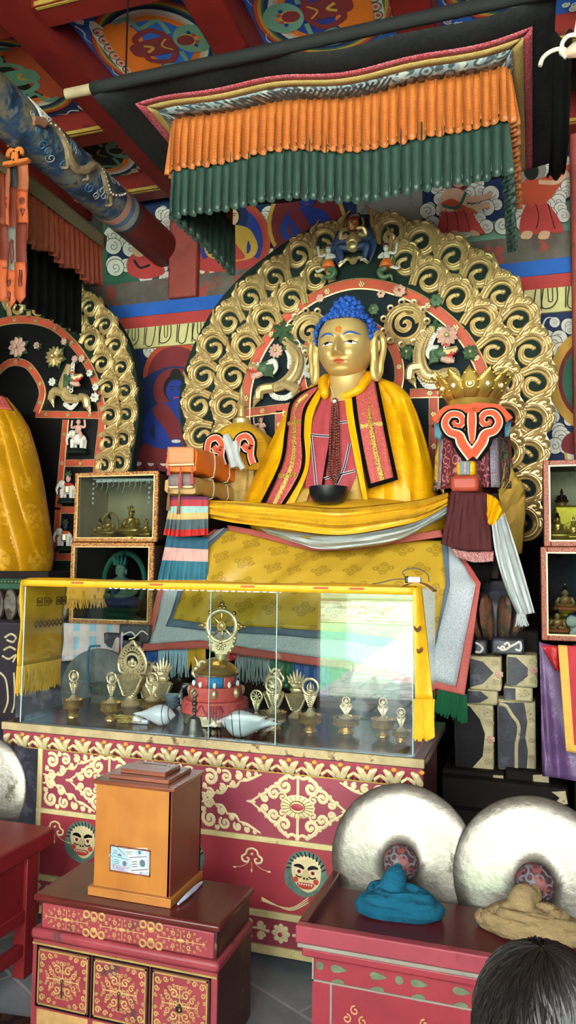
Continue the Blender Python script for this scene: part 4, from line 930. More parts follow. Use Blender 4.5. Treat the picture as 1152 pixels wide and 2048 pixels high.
# apron: yellow field and its borders, one cloth
aC = [[(458, 1058), (405, 1105), (372, 1165), (346, 1238), (417, 1248), (552, 1256), (700, 1266), (868, 1290), (892, 1170), (884, 1082)],
      [(450, 1056), (398, 1103), (363, 1165), (334, 1252), (417, 1262), (552, 1270), (700, 1282), (866, 1308), (900, 1172), (896, 1084)],
      [(436, 1060), (360, 1110), (334, 1165), (300, 1288), (400, 1280), (552, 1304), (700, 1322), (912, 1372), (952, 1170), (905, 1092)],
      [(430, 1058), (350, 1110), (322, 1165), (284, 1302), (400, 1296), (552, 1320), (700, 1340), (930, 1390), (962, 1166), (912, 1090)]]
aY = [4.2, 4.08, 4.02, 3.93, 3.9, 3.88, 3.88, 3.9, 4.02, 4.2]
ap = thing('throne_apron', 'yellow rosette silk apron with pale and red borders over the throne front', 'altar cloth', P(640, 1300, 3.9))
ORG[ap.name] = P(640, 1300, 3.9)
def ring_pts(i):
    o = []
    for (a, b), y in zip(aC[i], aY): p = P(a, b, y-.003*i); o.append(p)
    return o
yl = ring_pts(0)
def lin8(p): return [p[i].lerp(p[i+1], k/8) for i in range(len(p)-1) for k in range(8)]+[p[-1]]
_rg = lin8(yl); _L, _B, _R = _rg[:25], _rg[24:57], _rg[56:][::-1]
_T = spl([P(a, b, 4.2) for a, b in ((458, 1058), (520, 1072), (600, 1094), (645, 1100), (720, 1096), (800, 1084), (884, 1082))], 6)
def apf(u, v):
    g_ = lambda l, t: (lambda k, f: l[k].lerp(l[k+1], f))(min(int(t*(len(l)-1)), len(l)-2), t*(len(l)-1)-min(int(t*(len(l)-1)), len(l)-2))
    p = g_(_T, u)*(1-v)+g_(_B, u)*v+g_(_L, v)*(1-u)+g_(_R, v)*u-(_T[0]*(1-u)*(1-v)+_T[-1]*u*(1-v)+_B[0]*(1-u)*v+_B[-1]*u*v)
    w = 16*u*(1-u)*v*(1-v); p.y += -.03*w+.016*sin(u*21+v*2)*min(1, w*2)+.01*sin(u*47+v*5)*w; return p
ob('yellow_field', MB().grid(apf, 60, 24, 0, 1.6, .8), m_apron, ap, solid=.004)
def bandring(name, i, j, mt):
    A = lin8(ring_pts(i)); B = lin8(ring_pts(j)); n = len(A)-1
    def f(u, v):
        k = min(int(u*n), n-1); t = u*n-k; p = A[k].lerp(A[k+1], t).lerp(B[k].lerp(B[k+1], t), v); p.y += .01*sin(u*70)*v-.002; return p
    ob(name, MB().grid(f, 90, 4, 0, 6, .3), mt, ap, solid=.004)
bandring('blue_border', 0, 1, m_greybro); bandring('pale_border', 1, 2, m_whitebro); bandring('red_border', 2, 3, m_redbro)
px_sheet('red_heading', [(455, 1050), (520, 1062), (600, 1083), (645, 1090), (720, 1086), (800, 1072), (882, 1060)], [(455, 1060), (520, 1074), (600, 1096), (645, 1103), (720, 1099), (800, 1086), (886, 1074)], 4.19, 4.19, m_redbro, rip=0, us=4, vs_=.15, parent=ap)
# fringes and coloured flaps hanging below the apron
def fringe(name, pts, Y, drop, mt, lab=None, cat=None, n=40, r=.004, parent=None, jit=.1, wv=0.):
    p = spl([P(a, b, Y) for a, b in pts], 10); mb = MB()
    for i in range(n):
        t = i/(n-1)*(len(p)-1); k = min(int(t), len(p)-2); q = p[k].lerp(p[k+1], t-k); d = drop*(1+random.uniform(-jit, jit))
        a = random.uniform(-.008, .008)*3; mb.tube([q+Vector((0, -.002*(i % 3), 0)), q+Vector((a*.4+wv*.4, -.003*(i % 3), -d*.5)), q+Vector((a+wv, random.uniform(-.008, .008), -d))], [r, r, r*.6], 4)
    o = ob(name, mb, mt, parent); return tag(o, lab, cat) if lab else o
fringe('pale_fringe', [(318, 1296), (376, 1294)], 3.94, .16, m_pale, n=40, parent=ap); fringe('yellow_fringe', [(378, 1292), (410, 1292)], 3.94, .14, M('yellow_thread', 'c79a30', .7), n=26, parent=ap)
fringe('white_fringe', [(474, 1300), (540, 1312)], 3.94, .16, M('grey_thread', '8a9494', .8), n=44, parent=ap)
for nm, T, B, mt in (('blue_flap', [(290, 1300), (325, 1298)], [(296, 1345), (330, 1340)], m_bluesilk), ('red_flap', [(438, 1288), (500, 1300)], [(440, 1330), (495, 1310)], m_redsilk), ('green_flap', [(510, 1306), (590, 1320)], [(530, 1352), (585, 1385)], m_green), ('blue_flap', [(582, 1318), (660, 1330)], [(585, 1390), (660, 1395)], m_bluesilk), ('green_flap', [(660, 1330), (800, 1352)], [(662, 1395), (800, 1400)], m_green),
                          ('red_flap', [(868, 1338), (890, 1364)], [(862, 1385), (886, 1400)], m_redsilk)):
    px_sheet(nm, T, B, 3.95, 3.94, mt, 16, 6, .006, parent=ap)
fringe('green_tassel', [(880, 1366), (932, 1388)], 3.9, .14, m_green, n=60, r=.006, parent=ap, wv=-.01)
# yellow lap sash, pale scarf
o = px_sheet('lap_sash', [(405, 1000), (487, 1004), (608, 1013), (688, 1017), (800, 1006), (850, 998), (897, 986)], [(420, 1036), (470, 1046), (556, 1056), (678, 1070), (800, 1051), (850, 1036), (895, 1010)], lambda u: 4.12-.2*sin(u*PI), lambda u: 4.06-.2*sin(u*PI), m_yel2, 60, 16, .016, 3, .4, .05, fold=lambda u, v: sin(v*15+u*3+sin(u*5))+.5*sin(v*31-u*4))
tag(o, 'golden yellow sash draped across the lap of the golden statue', 'sash')
o = px_sheet('pale_scarf', [(520, 1056), (600, 1066), (678, 1070), (800, 1052), (860, 1032), (897, 1008)], [(535, 1066), (600, 1088), (640, 1098), (720, 1094), (800, 1078), (893, 1030)], lambda u: 4.1-.14*sin(u*PI), lambda u: 4.12-.12*sin(u*PI), m_khata, 50, 10, .012, 3, .4, .03, fold=lambda u, v: sin(v*14+u*6)+.5*sin(v*25-u*9))
tag(o, 'pale blue-white scarf showing under the yellow lap sash', 'scarf')
o = px_sheet('olive_scarf', [(640, 1068), (700, 1070), (770, 1058)], [(600, 1074), (680, 1086), (768, 1076)], 3.985, 3.98, M('olive_silk', '9a8a1c', .4), 20, 6, .006, parent=None)
tag(o, 'olive yellow end of cloth tucked between the sash and the pale scarf', 'scarf')
# ================================================================ throne body and carved stone at its right
m_stoned = M('dark_painted_stone', '34343c', .42, var=.3, scale=10, bump=.6, bscale=22, wear='4c4c58', wearamt=.55)
m_stonec = M('cream_carved_stone', 'b6aa84', .65, var=.18, scale=14, bump=.8, bscale=34, wear='5c5644', wearamt=.6, wscale=26)
m_darkwood = M('sooty_wood', '1c1613', .75, var=.4, spec=.15)
m_petal = M('brown_lotus_paint', '6a4632', .6, var=.4, scale=18, bump=.5, wear='3a3a30', wearamt=.5)
Z4b = lambda x, y, Y=4.15: P(812+x/3.388, 1120+y/3.388, Y)
thr = thing('carved_throne', 'dark stepped throne with cream carved stone corner blocks, below the central statue', 'throne', (-1.0, 4.6, 0))
zl = P(640, 1075, 4.3).z
ob('core', bx((-1.78, 4.3, 0), (-.66, 4.96, zl-.06)), m_darkwood, thr)
ob('seat_slab', bx((-1.8, 4.24, zl-.06), (-.62, 4.96, zl)), m_darkwood, thr, bevel=.015)
def zblock(name, x0, y0, x1, y1, mt, Y, dep, bev=.012, mt2=None, split=None):
    a = Z4b(x0, y1, Y); b = Z4b(x1, y0, Y); mb = MB().bb((a.x, Y, a.z), (b.x, Y+dep, b.z)); o = ob(name, mb, mt, thr, bevel=bev)
    if split:   # painted or carved field lying on the face
        mb = MB(); mb.prism([Z4b(px_, py_, Y-.004) for px_, py_ in split], (0, .006, 0)); ob(name+'_field', mb, mt2, thr, bevel=.002)
    return o
zblock('cap_block', 430, 660, 645, 880, m_stonec, 4.12, .34, mt2=m_stoned, split=[(432, 668), (520, 690), (592, 765), (520, 840), (432, 862)])
zblock('cap_block', 682, 648, 890, 858, m_stonec, 4.12, .34, mt2=m_stoned, split=[(688, 656), (745, 660), (826, 735), (822, 790), (745, 850), (688, 852)])
zblock('ledge_block', 415, 884, 620, 975, m_stonec, 4.14, .3, mt2=m_stoned, split=[(418, 888), (505, 890), (560, 935), (500, 968), (418, 968)])
zblock('ledge_block', 662, 864, 860, 955, m_stonec, 4.14, .3, mt2=m_stoned, split=[(664, 868), (742, 870), (742, 948), (664, 946)])
zblock('shaft', 330, 978, 590, 1430, m_stonec, 4.17, .26, mt2=M('black_painted_stone', '151416', .6, var=.3, bump=.4, spec=.2), split=[(332, 985), (430, 990), (500, 1080), (535, 1180), (520, 1330), (440, 1420), (332, 1425)])
zblock('shaft', 622, 958, 878, 1420, m_stonec, 4.17, .26, mt2=m_stoned, split=[(624, 964), (800, 968), (822, 1100), (808, 1200), (826, 1300), (818, 1412), (624, 1414)])
mb = MB(); mb.tube(spl([Z4b(x, y, 4.162) for x, y in ((630, 975), (680, 990), (718, 1050), (760, 1110), (762, 1180), (748, 1260), (748, 1410))], 6), .01, 6); ob('raised_vine', mb, m_stonec, thr)
for (x, y, r) in ((555, 1040, 30), (565, 1110, 26), (560, 1290, 28), (560, 1370, 26), (600, 700, 22), (610, 830, 20), (858, 690, 24), (860, 820, 24), (800, 910, 24), (850, 1080, 20), (850, 1220, 18), (845, 1340, 20)):
    c = Z4b(x, y, 4.108 if y < 870 else 4.13 if y < 960 else 4.158); mb = MB(); mb.tube([c+Vector((r/1150*(1-t*.8)*cos(t*9), 0, r/1150*(1-t*.8)*sin(t*9))) for t in [i/14 for i in range(15)]], .0035, 5); ob('carved_curl', mb, m_stonec, thr)
for (x, y) in ((632, 775), (865, 745), (575, 1215)): mb = MB(); petal_flower(mb, Z4b(x, y, 4.11 if y < 900 else 4.16), .022, 7, 0, 0); ob('pink_rosette', mb, m_pinkc, thr)
zblock('base_step', 240, 1450, 662, 1545, m_darkwood, 4.1, .5, mt2=m_stonec, split=[(590, 1458), (660, 1462), (660, 1540), (585, 1520)])
zblock('base_step', 672, 1448, 972, 1540, m_darkwood, 4.1, .5, mt2=m_stonec, split=[(860, 1458), (968, 1452), (970, 1535), (862, 1538)])
zblock('base_step', 240, 1550, 1100, 1665, m_darkwood, 4.02, .6, mt2=m_stonec, split=[(985, 1572), (1080, 1566), (1098, 1655), (1000, 1660), (1040, 1612)])
a = Z4b(240, 1670, 3.98); ob('plinth', bx((a.x, 3.96, 0), (Z4b(1130, 1600, 3.98).x, 4.7, a.z)), m_darkwood, thr)
zblock('rail', 465, 545, 548, 640, m_stoned, 4.12, .3); zblock('rail', 580, 540, 800, 638, m_stoned, 4.12, .3)
zblock('backing', 420, 480, 900, 1000, m_darkwood, 4.3, .3)
for L in ([(620, 590), (660, 610), (700, 590), (690, 560), (665, 575)], [(700, 590), (740, 570), (770, 555), (780, 590), (770, 615), (740, 605)], [(470, 560), (500, 575), (520, 600), (500, 625), (470, 620)], [(640, 600), (655, 585), (670, 600)]): mb = MB(); mb.tube(spl([Z4b(x, y, 4.116) for x, y in L], 5), .006, 5); ob('white_scrollwork', mb, m_white, thr)
# dark lotus-bud post above the rail
lp = thing('lotus_post', 'dark carved post of upright brown lotus petals beside the white hanging scarf', 'carved post', Z4b(610, 530, 4.3))
lc_ = Z4b(610, 530, 4.36); hh = (Z4b(610, 130, 4.36)-lc_).z
mb = MB(); mb.lathe([(.1, 0), (.13, hh*.3), (.14, hh*.55), (.1, hh*.75), (.085, hh*.8), (.1, hh*.86), (.105, hh*.97), (.09, hh)], lc_, 24); ob('stem', mb, m_stoned, lp)
for i in range(9):
    a = 2*PI*i/9+.2; d = Vector((cos(a), sin(a), 0)); mb = MB(); t = Vector((-d.y, d.x, 0)); vs = []
    for (h, rr, w) in ((.0, .115, .03), (.25, .15, .042), (.5, .165, .045), (.66, .16, .034), (.74, .15, .012)):
        c = lc_+d*rr+Vector((0, 0, hh*h)); vs += [c-t*w-d*.015, c-t*w*.55+d*.012, c+d*.004, c+t*w*.55+d*.012, c+t*w-d*.015]
    mb.add(vs, [(5*j+e, 5*j+e+1, 5*j+e+6, 5*j+e+5) for j in range(4) for e in range(4)]); ob('petal', mb, m_petal, lp, solid=.01)
# ================================================================ wrapped scriptures at left
m_orwrap = satin('orange_wrap_silk', 'd0681a', None, rough=.45); m_brwrap = satin('rust_wrap_silk', '8a4a22', None, rough=.5); m_brtan = satin('tan_wrap_silk', 'a8834a', None)
m_pinkpat = brocade('orange_flap_brocade', 'b8683e', 'd09a6e', 40); m_silverpat = brocade('silver_flap_brocade', '8c8078', '4a4248', 26)
m_tassel_p = M('pink_tassel', 'a8484e', .7); m_tassel_b = M('brown_tassel', '7a5638', .7); m_cream = M('cream_edge', 'c8ba92', .7)
Z6 = lambda x, y, Y: P(x/2.88, 780+y/2.88, Y)
def wrapped(name, label, x0, y0, x1, y1, Y0, Y1, mts, fl, flap, tas, tasm):
    a = Z6(x0, y1, Y0); b = Z6(x1, y0, Y0); t = thing(name, label, 'wrapped scripture', ((a.x+b.x)/2, Y0, a.z), 'cloth wrapped scriptures')
    def sec(v, th):   # rounded box section
        c_, s_ = cos(th), sin(th); w, h = (b.x-a.x)/2, (b.z-a.z)/2; k = .32
        x = math.copysign(abs(c_)**k, c_); z = math.copysign(abs(s_)**k, s_); q = 1-.12*(abs(2*v-1)**8)
        return Vector(((a.x+b.x)/2+w*x*q, Y0+(Y1-Y0)*v+.008*sin(th*9+v*5), (a.z+b.z)/2+h*z*q+.006*sin(v*23+th*2)))
    mb = MB().grid(lambda u, v: sec(v, 2*PI*u), 40, 24, 0, 2, 2, mf=lambda u, v: 0); n = 40
    mb.f.append([0+i for i in range(41)][::-1]); mb.mi.append(0); mb.sm.append(False); mb.f.append([24*41+i for i in range(41)]); mb.mi.append(0); mb.sm.append(False)
    ob('wrapping', mb, mts, t)
    fx0, fy0, fx1, fy1 = flap; mb = MB(); mb.grid(lambda u, v: Z6(fx0+(fx1-fx0)*u, fy0+(fy1-fy0)*v, Y0-.016-.012*sin(v*PI)), 8, 8, 0, 1, 1); ob('end_flap', mb, fl, t, solid=.006)
    mb = MB(); mb.bb(Z6(fx0-4, fy1+14, Y0-.03), Z6(fx1+6, fy1, Y0-.012)); ob('flap_edge', mb, m_cream, t, bevel=.003)
    for (tx, ty, L) in tas:
        p = Z6(tx, ty, Y0-.034); mb = MB(); mb.tube([p, p+Vector((0, 0, -.02))], .004, 6); mb.ball(p+Vector((0, 0, -.02)), .008, 8, 6); l = L/2.88*.0028
        for i in range(12): w = 2*PI*i/12; mb.tube([p+Vector((0, 0, -.022)), p+Vector((.006*cos(w), .006*sin(w), -.022-l*.4)), p+Vector((.01*cos(w), .01*sin(w), -.022-l))], .0025, 4)
        ob('tassel', mb, tasm, t)
    for v in (.3, .62):
        mb = MB(); mb.tube([sec(v, 2*PI*i/40)+Vector((.004 if cos(2*PI*i/40) > 0 else -.004, 0, .004 if sin(2*PI*i/40) > 0 else -.004)) for i in range(40)], .004, 5, True); ob('cord', mb, m_cream, t)
    return t
wrapped('wrapped_scripture', 'rust and tan cloth wrapped scripture block beneath the orange one, left of statue', 938, 496, 1142, 606, 4.02, 4.75, [m_brtan], m_silverpat, (972, 486, 1110, 552), [(972, 560, 120), (1032, 570, 130)], m_tassel_b)
wrapped('wrapped_scripture', 'bright orange cloth wrapped scripture block on top of pair, left of statue', 945, 328, 1146, 482, 4.0, 4.75, [m_orwrap], m_pinkpat, (968, 330, 1118, 424), [(972, 432, 40), (1040, 436, 110), (1106, 436, 90)], m_tassel_p)
# stand with tiered striped valances under the scriptures
st = thing('scripture_stand', 'stand draped with striped ruffled cloth tiers under wrapped scriptures at left', 'stand', Z6(1040, 1060, 4.1))
a, b = Z6(950, 612, 4.08), Z6(1150, 612, 4.08); ob('stand_body', bx((a.x+.02, 4.08, .3), (b.x-.01, 4.7, a.z)), m_darkwood, st)
cols = [M('cloth_'+n, c, .65) for n, c in (('plum', '5c2448'), ('crimson', 'a03038'), ('sea', '8fb0a8'), ('sand', 'bfa36a'), ('slate', '4c5c60'), ('scarlet', 'b02a26'), ('teal', '1f4c60'), ('rose', 'c49a90'), ('petrol', '2a6272'), ('cream', 'bdb8a8'))]
def tier(name, T, B, Y0, Y1, seq, fr_):
    Tp = spl([(x, y, 0) for x, y in T], 8); Bp = spl([(x, y, 0) for x, y in B], 8); at = lambda l, t: (lambda k: l[k].lerp(l[k+1], t*(len(l)-1)-k))(min(int(t*(len(l)-1)), len(l)-2))
    def f(u, v): q = at(Tp, u).lerp(at(Bp, u), v); return Z6(q.x, q.y, Y0+(Y1-Y0)*v+.012*v*sin(u*fr_))
    ob(name, MB().grid(f, 48, 24, 0, mf=lambda u, v: seq[min(int(v*len(seq)), len(seq)-1)]), cols, st, solid=.004)
tier('lower_tier', [(965, 830), (1060, 840), (1200, 850)], [(900, 1130), (1020, 1130), (1200, 1130)], 4.06, 4.0, [6, 6, 7, 7, 8, 8, 8, 9], 40)
tier('upper_tier', [(985, 618), (1060, 612), (1200, 615)], [(940, 835), (1040, 845), (1200, 835)], 4.02, 3.96, [0, 1, 1, 2, 2, 3, 3, 4, 4, 4, 5, 5], 55)
# ================================================================ victory banner left (behind the scriptures)
m_collar_r = M('orange_red_felt', 'b8492c', .8, var=.1); m_collar_w = M('white_felt', 'cfc7b4', .85, var=.06); m_collar_k = M('black_felt', '0f0e0f', .95, spec=.05); m_straw = M('straw_tassels', 'a5894e', .7, var=.35, scale=20)
def collar(bld, parent, C, paths, w, mats):
    """scroll-edged appliqué: black, white and red bands laid over one another"""
    for k, (nm, q, d, mt) in enumerate((('collar_black', 1.0, 0, mats[0]), ('collar_white', .66, .006, mats[1]), ('collar_red', .46, .012, mats[2]))):
        mb = MB()
        for p in paths: mb.sweep([C(x, y)+Vector((0, -d, 0)) for x, y, _ in spl([(a, b, 0) for a, b in p], 7)], [k_*q for k_ in w] if isinstance(w, list) else w*q, [(-1, 0), (-.95, .25), (.95, .25), (1, 0)], (0, -1, 0))
        ob(nm, mb, mt, parent)
bl = thing('victory_banner', 'cloth banner with black and red cloud collar and straw skirt behind left scriptures', 'banner', P(478, 1005, 4.6), 'cylindrical temple banners')
C_ = lambda x, y, Y=4.4: P(400+x/2.88, 720+y/2.88, Y); q0 = C_(230, 800, 4.72); ht = (C_(230, 370, 4.72)-q0).z
mb = MB(); mb.lathe([(.2, ht*.35), (.25, ht*.6), (.21, ht*.8), (.1, ht*.97), (.03, ht*1.03)], q0, 32, mod=lambda a, r, z: r*(1+.05*sin(a*9))); ob('yellow_dome', mb, m_yel2, bl)
mb = MB(); mb.lathe([(.13, -.05), (.15, ht*.2), (.16, ht*.5)], q0, 40, mod=lambda a, r, z: r*(1+.06*sin(a*18))); ob('straw_skirt', mb, m_straw, bl)
for (x, y, s_) in ((95, 500, 1), (265, 490, 1)):
    collar(mb, bl, lambda a, b: C_(a, b, 4.4), [[(x-50, y+40), (x-40, y-30), (x+5, y-50), (x+35, y-10), (x+10, y+25), (x-12, y)], [(x+35, y), (x+30, y+60), (x+45, y+110)]], .035, (m_collar_k, m_collar_w, m_collar_r))
mb = MB(); mb.lathe([(.06, 0), (.06, .03), (.03, .05), (.025, .1), (.045, .12), (.03, .15), (.015, .19), (.02, .22), (.004, .27)], q0+Vector((0, 0, ht)), 16); ob('gilt_finial', mb, m_gold, bl)
mb = MB(); mb.tube(spl([C_(150, 440, 4.42), C_(180, 520, 4.4), C_(200, 620, 4.4)], 5), [.03, .035, .03], 8); mb.tube(spl([C_(205, 470, 4.39), C_(215, 560, 4.38), C_(250, 630, 4.38)], 5), .02, 8); ob('white_ribbon', mb, m_khata, bl)
# ================================================================ victory banner right, crowned
br_ = thing('victory_banner', 'crowned cloth banner with red and black cloud collar right of the statue', 'banner', P(940, 1010, 4.45), 'cylindrical temple banners')
Z8 = lambda x, y, Y=4.3: P(752+x/2.88, 760+y/2.88, Y)
q0 = Z8(560, 640, 4.5); zz = lambda y: Z8(560, y, 4.5).z
m_flo1 = brocade('maroon_floral_brocade', '5a2028', 'a8686a', 9, amount=.72); m_flo2 = brocade('dark_floral_brocade', '1e2224', '8a4a4a', 14, amount=.7, third='3e5a3a'); m_flo3 = brocade('pale_floral_brocade', '8d8d94', '4a4e62', 22, third='8a4048')
m_teal = satin('teal_silk', '2c6478', None)
def bsec(r0, r1, y0, y1, name, mt, a0, a1, fl=.04, nf=10):
    mb = MB().grid(lambda u, v: Vector((q0.x, 4.5, 0))+Vector(((r0+(r1-r0)*v)*(1+fl*v*sin((a0+(a1-a0)*u)*nf))*sin(a0+(a1-a0)*u), -(r0+(r1-r0)*v)*(1+fl*v*sin((a0+(a1-a0)*u)*nf))*cos(a0+(a1-a0)*u), zz(y0)+(zz(y1)-zz(y0))*v)), 20, 12, 0, .8, .8); ob(name, mb, mt, br_, solid=.005)
bsec(.05, .24, 150, 262, 'red_top', m_collar_r, -PI, PI, .03, 8)
for a0, a1, mt in ((-1.25, -.85, m_flo3), (-.83, .5, m_flo1), (.52, .75, m_flo3), (.77, 1.4, m_flo2), (1.42, 3.1, m_flo1), (-3.1, -1.27, m_flo2)): bsec(.2, .22, 240, 640, 'brocade_skirt', mt, a0, a1, .05, 12)
for T, B in (([(332, 235), (400, 262)], [(338, 330), (372, 350)]), ([(735, 230), (782, 240)], [(742, 330), (765, 325)])):
    o = MB(); 
    Tp, Bp = T, B
    o.grid(lambda u, v: Z8((T[0][0]+(T[1][0]-T[0][0])*u)*(1-v)+(B[0][0]+(B[1][0]-B[0][0])*u)*v, (T[0][1]+(T[1][1]-T[0][1])*u)*(1-v)+(B[0][1]+(B[1][1]-B[0][1])*u)*v, 4.33), 6, 6, 0); ob('teal_flap', o, m_teal, br_, solid=.004)
half = [[(556, 446), (500, 372), (478, 322), (425, 300), (398, 250), (428, 202), (482, 204), (500, 240), (480, 268), (452, 258)], [(553, 190), (553, 270), (554, 370)], [(335, 240), (400, 175), (470, 165), (555, 160)]]
mir = [[(555+(555-x)*.98, y-8) for x, y in p] for p in half]
mb = MB(); mb.prism([Z8(x, y, 4.235) for x, y in ((420, 290), (430, 200), (500, 180), (600, 175), (690, 190), (700, 270), (630, 350), (556, 430), (480, 360))], (0, .01, 0)); ob('collar_ground', mb, m_collar_r, br_)
collar(None, br_, lambda x, y: Z8(x, y, 4.225), [half[0], mir[0]], [.052, .05, .04, .034, .032, .03, .026, .022], (m_collar_k, m_collar_w, m_collar_r)); collar(None, br_, lambda x, y: Z8(x, y, 4.222), [half[1]], [.036, .042, .034, .016], (m_collar_k, m_collar_w, m_collar_r)); collar(None, br_, lambda x, y: Z8(x, y, 4.24), [half[2], mir[2]], .022, (m_collar_r, m_collar_r, m_collar_r))
# crown of five leaves
cc = Vector((q0.x, 4.5, zz(150)))
mb = MB(); mb.lathe([(.13, -.02), (.14, 0), (.15, .02), (.14, .03)], cc, 32); crw = ob('crown', mb, m_gold2, br_)
for i in range(7):
    a = (-1.5+i*.5)*1.02; d = Vector((sin(a), -cos(a), 0)); t = Vector((cos(a), sin(a), 0)); mb = MB(); vs = []
    L = ((0, .03, .14), (.05, .06, .165), (.09, .062, .19), (.13, .036, .21), (.165, 0, .235)); 
    for (h, w, r) in L: c = cc+d*r+Vector((0, 0, .02+h)); vs += [c-t*w, c-t*w*.5-d*-.01, c+d*.014, c+t*w*.5+d*.01, c+t*w]
    mb.add(vs, [(5*j+e, 5*j+e+1, 5*j+e+6, 5*j+e+5) for j in range(4) for e in range(4)])
    for (h, w, r) in L[1:4]:
        for s_ in (-.75, .75): mb.ball(cc+d*(r+.006)+Vector((0, 0, .02+h))+t*w*s_, .008, 6, 5)
    c = cc+d*.195+Vector((0, 0, .09)); mb.torus(c, .022, .005, 14, 6, 0, Matrix((t, Vector((0, 0, 1)), d)).transposed()); mb.ball(c, .014, 8, 6, 1); ob('crown_leaf', mb, [m_gold2, m_white], crw, solid=.004)
# tan side cloths
for T, B, lab in (([(380, 330), (430, 420)], [(325, 470), (345, 690)], None), ([(760, 330), (790, 420)], [(700, 660), (860, 660)], None)): pass
o = px_sheet('tan_side_cloth', [(752+385/2.88, 760+300/2.88), (752+345/2.88, 760+420/2.88), (752+335/2.88, 760+560/2.88)], [(752+410/2.88, 760+430/2.88), (752+400/2.88, 760+540/2.88), (752+390/2.88, 760+670/2.88)], 4.42, 4.36, m_tan, 12, 8, .01, parent=br_)
o = px_sheet('tan_side_cloth', [(752+748/2.88, 760+330/2.88), (752+790/2.88, 760+520/2.88), (752+860/2.88, 760+650/2.88), (752+840/2.88, 760+1000/2.88)], [(752+740/2.88, 760+560/2.88), (752+705/2.88, 760+660/2.88), (752+740/2.88, 760+800/2.88), (752+790/2.88, 760+1010/2.88)], 4.44, 4.36, m_tan, 24, 8, .014, parent=br_)
# red wrapped book, its cover cloth, stand
rb = thing('wrapped_scripture', 'red cloth wrapped scripture block under the crowned banner, right of statue', 'wrapped scripture', Z8(510, 640, 4.1), 'cloth wrapped scriptures')
m_redwrap = satin('brick_red_wrap', '9a3e2c', None, rough=.5); a, b = Z8(428, 642, 4.05), Z8(592, 545, 4.05)
ob('wrapping', MB().bb((a.x, 4.05, a.z), (b.x, 4.62, b.z)), m_redwrap, rb, bevel=.022)
a2, b2 = Z8(462, 540, 4.08), Z8(572, 462, 4.08); ob('yellow_wrapping', MB().bb((a2.x, 4.08, b.z+.001), (b2.x, 4.5, b2.z)), m_yel, rb, bevel=.02)
mb = MB(); mb.bb((a2.x+.02, 4.068, b.z+.004), (b2.x-.028, 4.08, b2.z-.005)); ob('grey_end_label', mb, m_greybro, rb, bevel=.003); mb = MB(); mb.bb((a2.x+.045, 4.064, b.z+.008), (b2.x-.05, 4.07, b2.z-.012)); ob('pale_end_label', mb, m_pinkpat, rb)
rs_ = thing('scripture_stand', 'stand covered by plain maroon cloth under the red wrapped scripture', 'stand', Z8(520, 1060, 4.2))
a, b = Z8(430, 646, 4.08), Z8(660, 1000, 4.08); ob('stand_body', bx((a.x, 4.16, Z4b(610, 125, 4.36).z+.002), (a.x+.24, 4.6, a.z-.004)), m_darkwood, rs_)
px_sheet('maroon_cover', [(752+428/2.88, 760+642/2.88), (752+530/2.88, 760+650/2.88), (752+642/2.88, 760+650/2.88)], [(752+378/2.88, 760+945/2.88), (752+500/2.88, 760+980/2.88), (752+672/2.88, 760+985/2.88)], 4.06, 4.0, M('maroon_cotton', '42181a', .85, var=.12), 24, 14, .006, parent=rs_)
px_sheet('brocade_fringe', [(752+430/2.88, 760+968/2.88), (752+540/2.88, 760+990/2.88), (752+680/2.88, 760+985/2.88)], [(752+460/2.88, 760+1015/2.88), (752+560/2.88, 760+1050/2.88), (752+675/2.88, 760+1045/2.88)], 4.02, 4.0, brocade('red_white_brocade', '9a3038', 'c0b4ac', 16, amount=.55), 24, 6, .01, 2, .3, parent=rs_)
px_sheet('black_skirt', [(905, 1112), (945, 1122), (985, 1120)], [(915, 1162), (950, 1168), (980, 1165)], 4.14, 4.14, m_black, 12, 4, .01, parent=rs_)
o = px_sheet('yellow_sash_end', [(752+640/2.88, 760+655/2.88), (752+700/2.88, 760+690/2.88), (752+732/2.88, 760+770/2.88)], [(752+640/2.88, 760+760/2.88), (752+650/2.88, 760+830/2.88), (752+700/2.88, 760+838/2.88)], 4.0, 3.98, m_yel, 20, 8, .012, fold=lambda u, v: sin(u*22)); tag(o, 'bunched yellow cloth end hanging right of the maroon covered stand', 'cloth')
def strip_px(name, L, R, Y0, Y1, mt, lab, cat, rip=.014, nf=20, parent=None):
    o = px_sheet(name, L, R, Y0, Y1, mt, 40, 14, rip, 2, 1, parent=parent, fold=lambda u, v: sin(v*nf+u*2)+.4*sin(v*nf*2.1)); return tag(o, lab, cat) if lab else o
strip_px('white_scarf', [(985, 1050), (992, 1110), (1012, 1180), (1035, 1232)], [(1010, 1025), (1030, 1090), (1050, 1160), (1068, 1226)], 3.96, 3.94, m_khata, 'long white scarf hanging down right of the maroon covered stand', 'scarf')
_ws = [o for o in bpy.data.objects if o.name.startswith('white_scarf')][0]; fringe('frayed_end', [(1035, 1228), (1050, 1228)], 3.95, .06, m_khata, None, None, 14, .004, _ws)
